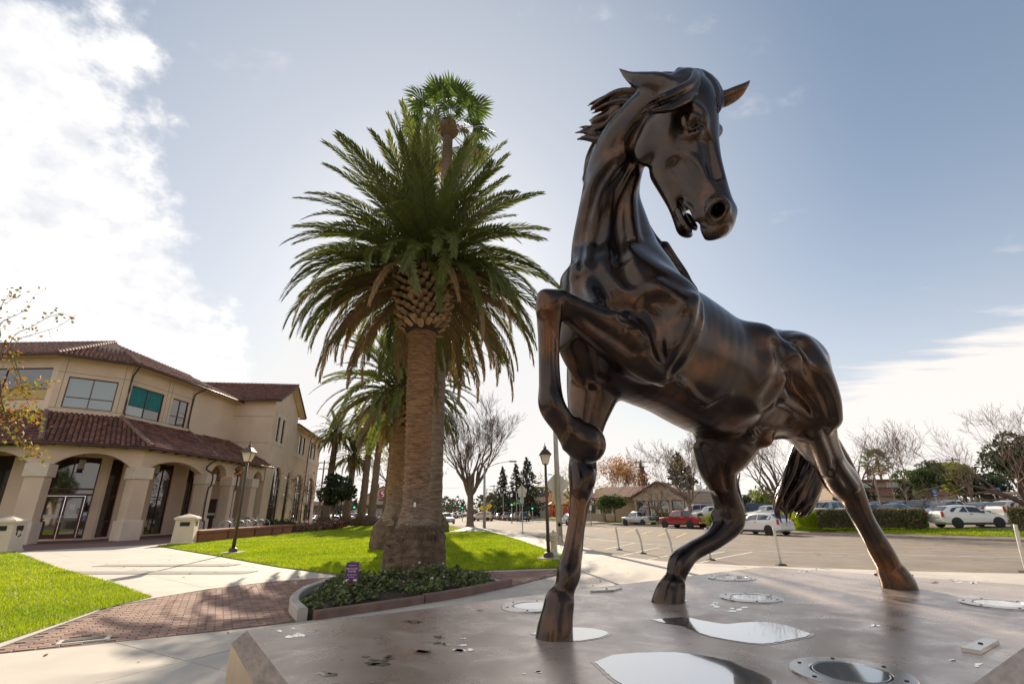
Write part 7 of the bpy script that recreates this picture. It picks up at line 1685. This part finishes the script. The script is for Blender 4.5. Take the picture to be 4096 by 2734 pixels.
# ================================================================== STREET FURNITURE
M_pole=mat('lamp_post_bronze',(.085,.062,.048),.5,.2,var=.2,vscale=3); M_galv=mat('galvanised_steel',(.42,.40,.37),.5,.6,var=.2,vscale=3); M_signback=mat('sign_back_aluminium',(.55,.52,.46),.55,.3); M_green=mat('sign_green',(.01,.20,.09),.6); M_lampon=mat('lantern_glass_milky',(.80,.74,.62),.35,trans=.7)
def lit(name,c,e):
    m=mat(name,c,.4); b=m.node_tree.nodes['Principled BSDF']; b.inputs['Emission Color'].default_value=(*c,1); b.inputs['Emission Strength'].default_value=e; return m
M_siggreen=lit('signal_green',(.02,.75,.35),1.5); M_concb=mat('concrete_base',(.45,.40,.34),.9,var=.2,vscale=4)
def lamp_post(loc,h,label,group='pedestrian lamp posts'):
    t=thing('lamp_post',label,'lamp post',loc,0,group); k=h/4.45
    MB().bbox((0,0,.02),(.75,.75,.06),.02).build('footing',M_concb,t); MB().lathe([(.17,.04),(.17,.16),(.13,.20),(.085,.22)],ns=20).build('base_collar',M_pole,t)
    MB().tube([(0,0,.15),(0,0,h*.5),(0,0,h-.78*k)],[.075*k,.062*k,.052*k],12).build('pole',M_pole,t,True); z=h-.80*k
    MB().lathe([(.05*k,0),(.10*k,.03*k),(.11*k,.05*k)],(0,0,z),16).build('lantern_seat',M_pole,t)
    MB().lathe([(.112*k,.05*k),(.205*k,.42*k)],(0,0,z),4,True).build('lantern_glass',M_lampon,t)
    mb=MB()
    for sx in (-1,1):
        for sy in (-1,1): mb.tube([(sx*.112*k,sy*.112*k,z+.05*k),(sx*.207*k,sy*.207*k,z+.43*k)],.012*k,5)
    mb.build('lantern_frame',M_pole,t); MB().lathe([(.26*k,.42*k),(.25*k,.45*k),(.11*k,.64*k),(.075*k,.655*k)],(0,0,z),4,True).build('lantern_roof',M_pole,t)
    MB().lathe([(.06*k,.65*k),(.07*k,.70*k),(.07*k,.76*k),(.035*k,.79*k),(.018*k,.83*k),(.012*k,.90*k),(.002,.95*k)],(0,0,z),12).build('finial',M_pole,t); return t
b=gp(930,2213); lamp_post((b[0],b[1],.02),4.5,'dark lamp post at the lawn edge in front of the tan building')
b=gp(2195,2237); t2=lamp_post((b[0],b[1],.02),atd(2188,1785,b[1])[2],'dark lamp post beside the fire hydrant'); 
b=atd(1359,2085,60); lamp_post((b[0],b[1],0),4.6,'small dark lamp post among the far palms')
lp=gp(930,2213); t=tag(MB().tube([(lp[0]-.05,lp[1],3.45),(lp[0]-.45,lp[1],3.18),(lp[0]-.8,lp[1]-.05,3.12),(lp[0]-1.05,lp[1],2.95)],[.008,.014,.014,.012],5,sub=4).build('orange_ribbon',mat('orange_cord',(.75,.25,.06),.6)),'thin orange cord trailing from the lamp post by the building','cord')
# litter bins
def bin_(loc,label,rot,logo=False):
    t=thing('litter_bin',label,'bin',loc,rot,'concrete litter bins'); w_=1.05
    MB().lathe([(w_*.55,0),(w_*.55,.08),(w_*.50,.11)],ns=4,sq=True).build('foot',M_cap,t); MB().lathe([(w_*.50,.11),(w_*.455,1.30)],ns=4,sq=True).build('body',M_cap,t)
    MB().lathe([(w_*.52,1.30),(w_*.54,1.33),(w_*.54,1.40),(w_*.50,1.44),(.02,1.62)],ns=4,sq=True).build('lid',M_cap,t)
    for a in range(4):
        h=MB().box((0,-w_*.468,1.07),(w_*.46,.02,.22)).build('opening',M_gap,t); h.rotation_euler=(0,0,a*math.pi/2)
    if logo:
        mb=MB()
        for k in range(3):
            a=k*2.094+.5; mb.tube([(.17*math.cos(a+s),-w_*.478,.85+.17*math.sin(a+s)) for s in np.linspace(0,1.3,5)],[.035,.035,.035,.05,.004],5)
        e=mb.build('recycling_mark',mat('mark_dark',(.05,.03,.03),.7),t); e.rotation_euler=(0,0,math.pi/2)
b=gp(733,2174); bin_((b[0],b[1],0),'tan concrete litter bin with a pyramid lid by the red planter walls',.35)
b=gp(2,2207); bin_((b[0],b[1],0),'tan concrete recycling bin with a dark arrow mark cut by the left edge',.25,True)
# planter seat walls
M_seat=mat('terracotta_wall',(.30,.115,.07),.85,var=.25,vscale=2,bump=.3,bscale=60,bdist=.005)
pts=[gp(752,2172),gp(880,2157),gp(992,2147),gp(1062,2140),gp(1105,2135),gp(1146,2130)]
labs=['red planter seat wall nearest the litter bin','second red planter seat wall behind the lamp post','third red planter seat wall in front of the bicycle','fourth red planter seat wall, shorter than the third','red planter seat wall at the far end by the shrubs']
for i in range(5):
    a,c=pts[i][:2],pts[i+1][:2]; L=np.linalg.norm(c-a)-.12; ang=math.atan2(*(c-a)[::-1]); t=thing('planter_wall',labs[i],'low wall',(*((a+c)/2),0),ang,'red planter seat walls')
    MB().bbox((0,0,.25),(L-.08,.95,.5),.03).build('base',M_seat,t); MB().bbox((0,0,.60),(L,1.05,.18),.03).build('capstone',M_seat,t)
# bicycle racks and bicycle
def rack(p,label,rot):
    t=thing('bike_rack',label,'bike rack',p,rot,'steel hoop bike racks'); MB().tube([(-.38,0,0),(-.38,0,.75),(-.27,0,1.0),(0,0,1.10),(.27,0,1.0),(.38,0,.75),(.38,0,0)],.045,8,sub=4).build('hoop',M_galv,t,True)
    for s in (-.38,.38): MB().lathe([(.09,0),(.09,.015)],(s,0,0),12).build('foot_plate',M_galv,t)
rl=['hoop bike rack left of the lamp post pole','hoop bike rack just right of the lamp post pole','hoop bike rack behind the bicycle saddle','hoop bike rack at the middle of the bicycle','hoop bike rack behind the bicycle handlebar','hoop bike rack at the right end of the row']
for k,px in enumerate((895,948,975,1002,1030,1052)):
    a=atd(px,2138,[37.2,40.2,41.4,42.6,43.8,44.8][k]); rack((a[0],a[1],0),rl[k],.35)
def bicycle():
    a=atd(995,2140,41.2); t=thing('bicycle','cream step through bicycle locked at the hoop racks','bicycle',(a[0],a[1],0),-.02); R=.36; t.scale=(1.35,)*3
    P_c=paintm('cream',(.62,.58,.50),.2); xs=(-.55,.55)
    for x in xs:
        w_=MB().tube([(x+R*math.cos(s),0,R+R*math.sin(s)) for s in np.linspace(0,2*math.pi,29)],.022,6,cap=False).build('wheel',M_tyre,t); mb=MB()
        for s in np.linspace(0,2*math.pi,13)[:-1]: mb.tube([(x,0,R),(x+R*math.cos(s),0,R+R*math.sin(s))],.003,3,cap=False)
        mb.build('spokes',M_chrome,w_)
    mb=MB(); bb=(-.08,0,.34); st=(-.22,0,.78); hd=(.36,0,.82)
    for a_,b_,r in ((xs[0:1]and(-.55,0,R),bb,.014),((-.55,0,R),st,.012),(bb,st,.018),(bb,hd,.022),((-.14,0,.52),(.35,0,.90),.016),(hd,(.55,0,R),.018),(hd,(.33,0,1.02),.016)): mb.tube([a_,b_],r,6)
    mb.build('frame',P_c,t); MB().tube([st,(-.25,0,.90)],.014,6).build('seat_post',M_chrome,t); MB().bbox((-.25,0,.94),(.28,.17,.07),.03).build('saddle',M_gap,t)
    MB().tube([(.20,-.28,1.06),(.33,-.2,1.10),(.34,0,1.03),(.33,.2,1.10),(.20,.28,1.06)],.013,6,sub=3).build('handlebar',M_chrome,t)
    MB().tube([(-.55+(R+.03)*math.cos(s),0,R+(R+.03)*math.sin(s)) for s in np.linspace(.3,2.8,10)],.022,5).build('mudguard',P_c,t); MB().lathe([(.09,-.01),(.09,.01)],(0,0,0),16).build('chainring',M_chrome,t).matrix_local=Matrix.Translation(bb)@Matrix.Rotation(math.pi/2,4,'X')
bicycle()
# fire hydrant
b=gp(2217,2225); t=thing('fire_hydrant','white fire hydrant with rust stains and a hanging chain','hydrant',(b[0],b[1],0)); M_hyd=mat('hydrant_paint',(.62,.58,.50),.6,col2=(.42,.33,.24),vscale=9)
MB().lathe([(.19,0),(.19,.04),(.14,.06),(.125,.10),(.115,.52),(.15,.54),(.15,.58)],ns=20).build('barrel',M_hyd,t,True); MB().lathe([(.15,.58),(.145,.66),(.17,.68),(.17,.71),(.14,.77),(.07,.82),(.03,.83),(.03,.87),(.002,.875)],ns=20).build('bonnet',M_hyd,t,True)
for s in (-1,1):
    c=MB().lathe([(.075,.0),(.075,.10),(.095,.10),(.095,.17),(.03,.175),(.03,.20)],ns=14).build('outlet_cap',M_hyd,t); c.rotation_euler=(0,s*math.pi/2,0); c.location=(s*.09,0,.56)
MB().tube([(.25,0,.56),(.30,-.02,.40),(.27,-.03,.27),(.22,-.03,.38),(.16,-.02,.5)],.008,5,sub=3).build('chain',M_galv,t)
# big steel pole with sign backs
b=gp(2240,2176); t=thing('signal_pole','tall pale steel pole carrying a diamond sign and square sign backs','pole',(b[0],b[1],-.02)); top=atd(2227,1500,b[1])[2]
MB().lathe([(.20,0),(.20,.12),(.15,.16)],ns=18).build('base_collar',M_galv,t); MB().tube([(0,0,.1),(0,0,top)],[.15,.09],14).build('shaft',M_galv,t,True)
def signback(t,z,w_,h,m=None,rot=0,x=0,y=.16,name='sign_back'):
    o=MB().box((0,0,0),(w_,.012,h)).build(name,m or M_signback,t); o.location=(x,y,z); o.rotation_euler=(0,rot,0); return o
zz=lambda py:atd(2235,py,b[1])[2]
signback(t,zz(1933),.86,.86,None,math.pi/4); signback(t,zz(1981),.56,.56,y=.185); signback(t,zz(2015),.25,.42,y=.17); MB().lathe([(.08,0),(.08,.015),(.055,.016),(.055,0)],ns=18).build('hand_hole',M_gap,t).matrix_local=Matrix.Translation((0,-.15,.9))@Matrix.Rotation(math.pi/2,4,'X')
# pentagon sign on a thin post
b=gp(2091,2134); zz=lambda py:atd(2088,py,b[1])[2]; t=thing('school_sign','pentagon sign back over two small plates on a thin post by the sidewalk','sign',(b[0],b[1],-.05))
MB().tube([(0,0,0),(0,0,zz(1940)+.1)],.035,8).build('post',M_galv,t); mb=MB(); w_=.32; z0,z1,z2=zz(1968),zz(1952),zz(1935)
V=[(-w_,y,z0) for y in (0,.012)]+[(w_,y,z0) for y in (0,.012)]+[(w_,y,z1) for y in (0,.012)]+[(0,y,z2) for y in (0,.012)]+[(-w_,y,z1) for y in (0,.012)]
mb.add([(x,y+.05,z) for x,y,z in V],[(0,2,4,6,8),(9,7,5,3,1),(0,1,3,2),(2,3,5,4),(4,5,7,6),(6,7,9,8),(8,9,1,0)]); mb.build('pentagon_plate',M_signback,t); signback(t,(zz(1969)+zz(1983))/2,.52,.26,y=.055); signback(t,(zz(1984)+zz(2006))/2,.25,.42,y=.055)
# street lights, traffic signals, utility poles
def street_light(loc,h,arm,label,ang=0,r=.10,group='street lights'):
    t=thing('street_light',label,'street light',loc,ang,group); MB().tube([(0,0,0),(0,0,h)],[r,r*.6],10).build('pole',M_galv,t,True); MB().tube([(0,0,h-.35),(arm*.4,0,h+.15),(arm,0,h+.45)],[.05,.04,.035],7,sub=3).build('arm',M_galv,t,True); MB().bbox((arm+.3,0,h+.42),(.75,.28,.16),.05).build('lamp_head',M_galv,t); return t
b=gp(1937,2110); street_light((b[0],b[1],-.03),atd(1941,1860,b[1])[2],2.6,'street light with a long arm in front of the big bare tree',0.15,.16)
for px,top,y,lab in ((2067,1960,96,'street light with an arm to the left near the green street sign'),(2013,1972,112,'smaller street light behind the parked cars'),(2250,1905,96,'street light behind the diamond sign')):
    p=at(px,y); street_light(p,atd(px,top,y)[2]-p[2],-2.4,lab,0,.10)
def signal(loc,h,label,z=None):
    t=thing('traffic_signal',label,'traffic light',loc,0,'traffic signals'); MB().tube([(0,0,0),(0,0,h)],.09,8).build('pole',M_galv,t); MB().bbox((0,-.16,h-.5),(.62,.10,1.5),.05).build('back_plate',M_gap,t); MB().bbox((0,-.2,h-.5),(.36,.22,1.15),.04).build('housing',M_dark,t)
    for k,m in enumerate((M_gap,M_gap,M_siggreen)):
        l=MB().lathe([(.14,0),(.14,.03)],ns=14).build('lens',m,t); l.rotation_euler=(math.pi/2,0,0); l.location=(0,-.32,h-.12-k*.38); MB().tube([(-.15,-.36,h-.12-k*.38+.06),(0,-.42,h-.12-k*.38+.16),(.15,-.36,h-.12-k*.38+.06)],.02,4).build('visor',M_dark,t)
for px,top,y,lab in ((2047,1995,84,'traffic signal showing green left of the pentagon sign'),(2130,2012,96,'traffic signal showing green beside the worker'),(1850,2012,108,'traffic signal showing green left of the bare tree trunk'),(1418,2005,84,'traffic signal seen between the far palm trunks')):
    p=at(px,y); signal(p,atd(px,top,y)[2]-p[2],lab)
def upole(px,top,y,label,arms=2):
    p=at(px,y); h=atd(px,top,y)[2]-p[2]; t=thing('utility_pole',label,'utility pole',p,0,'wooden utility poles'); MB().tube([(0,0,0),(0,0,h)],[.17,.11],8).build('pole',M_barkd,t)
    for k in range(arms):
        MB().box((0,0,h-.4-k*1.0),(2.6,.12,.14)).build('crossarm',M_barkd,t)
        for s in (-1.15,-.6,.6,1.15): MB().lathe([(.05,0),(.06,.08),(.02,.16)],(s,0,h-.33-k*1.0),6).build('insulator',M_signback,t)
    return (p[0],p[1],p[2]+h-.3)
U=[upole(1976,1938,150,'utility pole with two crossarms far up the street'),upole(1947,1952,175,'more distant utility pole left of the tallest one'),upole(2584,1838,104,'utility pole rising out of the conifer behind the clinic'),upole(3668,1873,112,'utility pole beyond the slender bare tree'),upole(3875,1828,90,'utility pole behind the yellowing tree'),upole(1275,1840,84,'utility pole behind the end of the tan building')]
def wire(a,b_,sag,label,g='overhead wires'):
    a,b_=np.array(a,float),np.array(b_,float); P=[a+(b_-a)*t-np.array([0,0,sag*4*t*(1-t)]) for t in np.linspace(0,1,14)]; tag(MB().tube(P,.022,4).build('wire',M_gap),label,'wire',g)
wire(U[0],U[2],2.0,'overhead wire from the far street pole to the pole behind the clinic'); wire(U[2],(60,92,12.5),1.6,'overhead wire leading right from the pole behind the clinic'); wire(U[3],U[4],.9,'overhead wire between the two poles beyond the parking lot'); wire(U[4],(110,80,10.5),.8,'overhead wire leaving the frame at the right'); wire(U[0],(-60,130,10.6),1.5,'overhead wire crossing behind the bare tree')
# green street sign and warning signs
p=at(2080,92); t=thing('street_name_sign','green street name sign reading Park and Bellomy on a thin post','street sign',p,0); h=atd(2080,2012,92)[2]-p[2]
MB().tube([(0,0,0),(0,0,h+.6)],.05,7).build('post',M_galv,t); zc=h+.25
for dz,tx in ((.20,'PARK'),(-.20,'BELLOMY')):
    o=MB().box((0,-.06,zc+dz),(1.45,.03,.36)).build('plate',M_green,t); text_obj('lettering',tx,.27,M_signw,o,(-.02,-.09,zc+dz),(math.pi/2,0,0))
mb=MB().box((-1.05,-.02,zc-.3),(.45,.02,.45)); o=mb.build('warning_diamond',mat('sign_amber',(.75,.30,.02),.6),t)
M_ywarn=mat('sign_yellow',(.85,.60,.02),.6)
for px,top,y,lab in ((1927,2030,118,'left yellow diamond pedestrian sign behind the minivan'),(1945,2033,116,'middle yellow diamond pedestrian sign behind the minivan'),(1958,2022,112,'right yellow diamond pedestrian sign behind the minivan')):
    p=at(px,y); h=atd(px,top,y)[2]-p[2]; t=thing('warning_sign',lab,'sign',p,0,'yellow pedestrian signs'); MB().tube([(0,0,0),(0,0,h)],.04,6).build('post',M_galv,t); o=MB().box((0,0,0),(.80,.02,.80)).build('plate',M_ywarn,t); o.location=(0,-.05,h); o.rotation_euler=(0,math.pi/4,0); o2=MB().tube([(0,0,-.2),(.03,0,.05),(0,0,.18)],.06,5).build('symbol',M_gap,t); o2.location=(0,-.08,h)
# parking lot lamp poles and blue signs
M_rust=mat('weathered_pole',(.24,.18,.13),.7,.2,var=.3,vscale=4)
for px,top,by,y,lab,ds,r in ((3512,1862,2020,54,'brown parking lot lamp post with two box heads',(-1,1),.09),(3570,1892,2010,72,'thin brown parking lot lamp post with one box head',(-1,),.06)):
    p=atd(px+14,by,y); h=atd(px,top,y)[2]; t=thing('lot_lamp_post',lab,'lamp post',(p[0],p[1],0),0,'parking lot lamp posts'); MB().tube([(0,0,0),(0,0,h)],[r*1.1,r],8).build('pole',M_rust,t)
    for s in ds: MB().bbox((s*.75,0,h+.02),(.95,.35,.16),.03).build('lamp_head',M_rust,t); MB().tube([(0,0,h-.05),(s*.35,0,h)],.035,5).build('arm',M_rust,t)
p=gp(3412,2118,-.2); h=atd(3340,1592,p[1])[2]; t=thing('street_light','tall grey street light rising behind the stretched hind leg','street light',(p[0],p[1],-.2),0,'street lights'); MB().tube([(0,0,0),(0,0,h)],[.12,.075],12).build('pole',M_galv,t,True); MB().tube([(0,0,h-.05),(-.6,.2,h+.12),(-1.7,.5,h+.25)],.04,7,sub=3).build('arm',M_galv,t,True); MB().bbox((-2.0,.6,h+.25),(.7,.26,.14),.04,-.3).build('lamp_head',M_galv,t); MB().bbox((0,-.1,h*.47),(.2,.12,.4),.02).build('junction_box',M_galv,t)
def blue_sign(px,top,base,y,label,red=False):
    p=atd(px,base,y); h=atd(px-14,top,y)[2]; t=thing('parking_sign',label,'sign',(p[0],p[1],0),0,'signs in the parking lot'); MB().tube([(0,0,0),(-.04,0,h)],.035,6).build('post',M_galv,t); o=MB().box((-.04,-.05,h-.28),(.36,.012,.62 if not red else .5)).build('plate',M_blue if not red else M_red,t)
    if not red:
        mb=MB(); q=lambda u,z:(-.04+u,-.062,h-.15+z); mb.tube([q(-.03,.10),q(-.03,0),q(.05,0),q(.08,-.09)],.016,5); mb.tube([q(.07*math.cos(s)-.02,-.04+.07*math.sin(s)) for s in np.linspace(1.8,6,9)],.013,5); mb.build('symbol',M_signw,o); MB().box((-.04,-.06,h-.45),(.26,.004,.06)).build('text_line',M_signw,o)
    else: MB().box((-.04,-.06,h-.26),(.24,.004,.09)).build('white_bar',M_signw,o)
blue_sign(3765,1956,2060,41,'blue accessible parking sign by the dark blue sedan'); blue_sign(4022,1950,2050,40,'blue accessible parking sign by the short hedge'); blue_sign(4000,1952,2045,52,'red no entry sign left of the blue sign',True)
p=at(2362,66); h=atd(2362,1985,66)[2]-p[2]; t=thing('parking_sign','white parking rules sign on a tall post in front of the clinic','sign',p,0,'signs in the parking lot'); MB().tube([(0,0,0),(0,0,h)],.07,7).build('post',M_galv,t); MB().box((0,-.09,h*.62),(.32,.02,.6)).build('plate',M_signw,t)
# flexible delineator posts
M_del=mat('delineator_white',(.66,.62,.53),.6,var=.3,vscale=7)
dl=[((2477,2198),(2462,2104),'leftmost, slightly bent'),((2572,2213),(2543,2112),'bowed, second from the left'),((2692,2224),(2660,2110),'bowed, just left of the hind leg cannon'),((2843,2239),(2822,2110),'half hidden behind the bent hind hock'),((3124,2259),(3094,2108),'straight, in front of the white hatchback'),((4108,2288),(4060,2096),'tilted at the right edge of the picture')]
for (bx,by),(tx,ty),lab in dl:
    p=gpr(bx,by); t=thing('delineator','white plastic delineator post, '+lab,'bollard',p,0,'plastic delineator posts in the road'); e=atd(tx,ty,p[1])-p
    bow=.5 if 'bowed' in lab else .85; MB().bbox((0,0,.02),(.24,.24,.04),.02).build('foot',M_gap,t); MB().tube([(0,0,.02),(e[0]*.25*bow,0,e[2]*.33),(e[0]*.6*bow+e[0]*.06,0,e[2]*.67),(e[0],0,e[2])],[.035,.035,.038,.04],8,sub=3).build('post',M_del,t,True)
# worker at the crossing
p=at(2117,98); t=thing('person','worker in a yellow hi-vis vest, blue trousers and white helmet standing at the crossing','person',p,math.pi*.9)
f=Field((-.5,-.4,-.05),(.5,.4,1.9),.022)
for s in (1,-1):
    f.chain([((s*.10,.02,.05),.05,.05),((s*.10,0,.45),.06,.06),((s*.09,0,.85),.085,.085)],k=.04); f.chain([((s*.10,-.06,.04),.05,.045),((s*.10,.06,.04),.05,.045)],k=.03)
    f.chain([((s*.20,0,1.40),.055,.055),((s*.26,.02,1.15),.045,.045),((s*.24,-.08,.90),.035,.035),((s*.23,-.10,.82),.035,.035)],k=.04)
f.chain([((0,0,.88),.17,.12),((0,0,1.15),.16,.11),((0,0,1.38),.19,.11)],k=.05,e1=(1,0,0)); f.chain([((0,0,1.45),.05,.05),((0,-.01,1.62),.09,.105)],k=.04)
V_,F_=surfnet(f.D,f.lo,f.res); link('body',mesh_np('body',lap(V_,F_,1),F_),mat('work_clothes',(.05,.09,.20),.8),t)
MB().lathe([(.20,.92),(.205,1.1),(.215,1.35),(.16,1.46)],ns=14).build('vest',mat('hi_vis',(.75,.70,.03),.6),t).scale=(1,.68,1); MB().lathe([(.13,1.66),(.115,1.70),(.10,1.76),(.05,1.80),(.005,1.81)],ns=14).build('helmet',M_signw,t)
# fallen leaves on the lawn and paving (scattered litter), valve box, drain strips, tree tag
rg=np.random.default_rng(5); n=420; Q=np.column_stack([rg.uniform(-14,9,n),rg.uniform(5,30,n),np.zeros(n)]); zz_=np.where(inpoly(Q[:,:2],LB)|inpoly(Q[:,:2],LA),.05,.012); onroad_=(ndist(Q[:,0],Q[:,1])<7)&(~inpoly(Q[:,:2],block)); Q=Q[~onroad_]; zz_=zz_[~onroad_]; Q[:,2]=zz_+.006
keepq=~inpoly(Q[:,:2],PL); Q=Q[keepq]; m_=len(Q); a=rg.uniform(0,6.28,m_); s=rg.uniform(.02,.06,m_); d=np.column_stack([np.cos(a)*s,np.sin(a)*s,rg.normal(0,.006,m_)]); e=np.column_stack([-np.sin(a)*s*.5,np.cos(a)*s*.5,rg.normal(0,.006,m_)])
V=np.stack([Q-d,Q+e,Q+d,Q-e],1).reshape(-1,3); o=link('fallen_leaves',mesh_np('fallen_leaves',V,np.arange(4*m_).reshape(-1,4),False),M_lor); o['kind']='stuff'
t=thing('valve_box','rectangular valve box cover with a glass slot set in the brick band','cover',(-5.72,7.32,0),BA); MB().bbox((0,0,.006),(.56,.30,.02),.01).build('frame',M_conc,t); MB().bbox((0,0,.019),(.44,.17,.01),.005).build('lid',M_gap,t)
for k,(q,lab) in enumerate((((790,2262),'wide perforated drain panel on the path, further from us'),((740,2292),'wide perforated drain panel on the path, nearer to us'))):
    c=gp(*q); tag(MB().box((0,0,.004),(6.2 if k else 4.8,.62,.008),0).build('tactile_panel',mat('tactile_grey',(.30,.28,.25),.9,var=.3,vscale=30)),lab,'paving panel','perforated panels on the path'); o=COL.objects[-1]; o.location=(c[0]-1.2,c[1]+.3,.004); o.rotation_euler=(0,0,math.radians(-6))
q=PB; tg=tag(MB().box((-2.50,PB[1]-.365,1.72),(.055,.012,.11)).build('tree_tag',M_signw),'small white number tag nailed to the biggest palm trunk','tag')
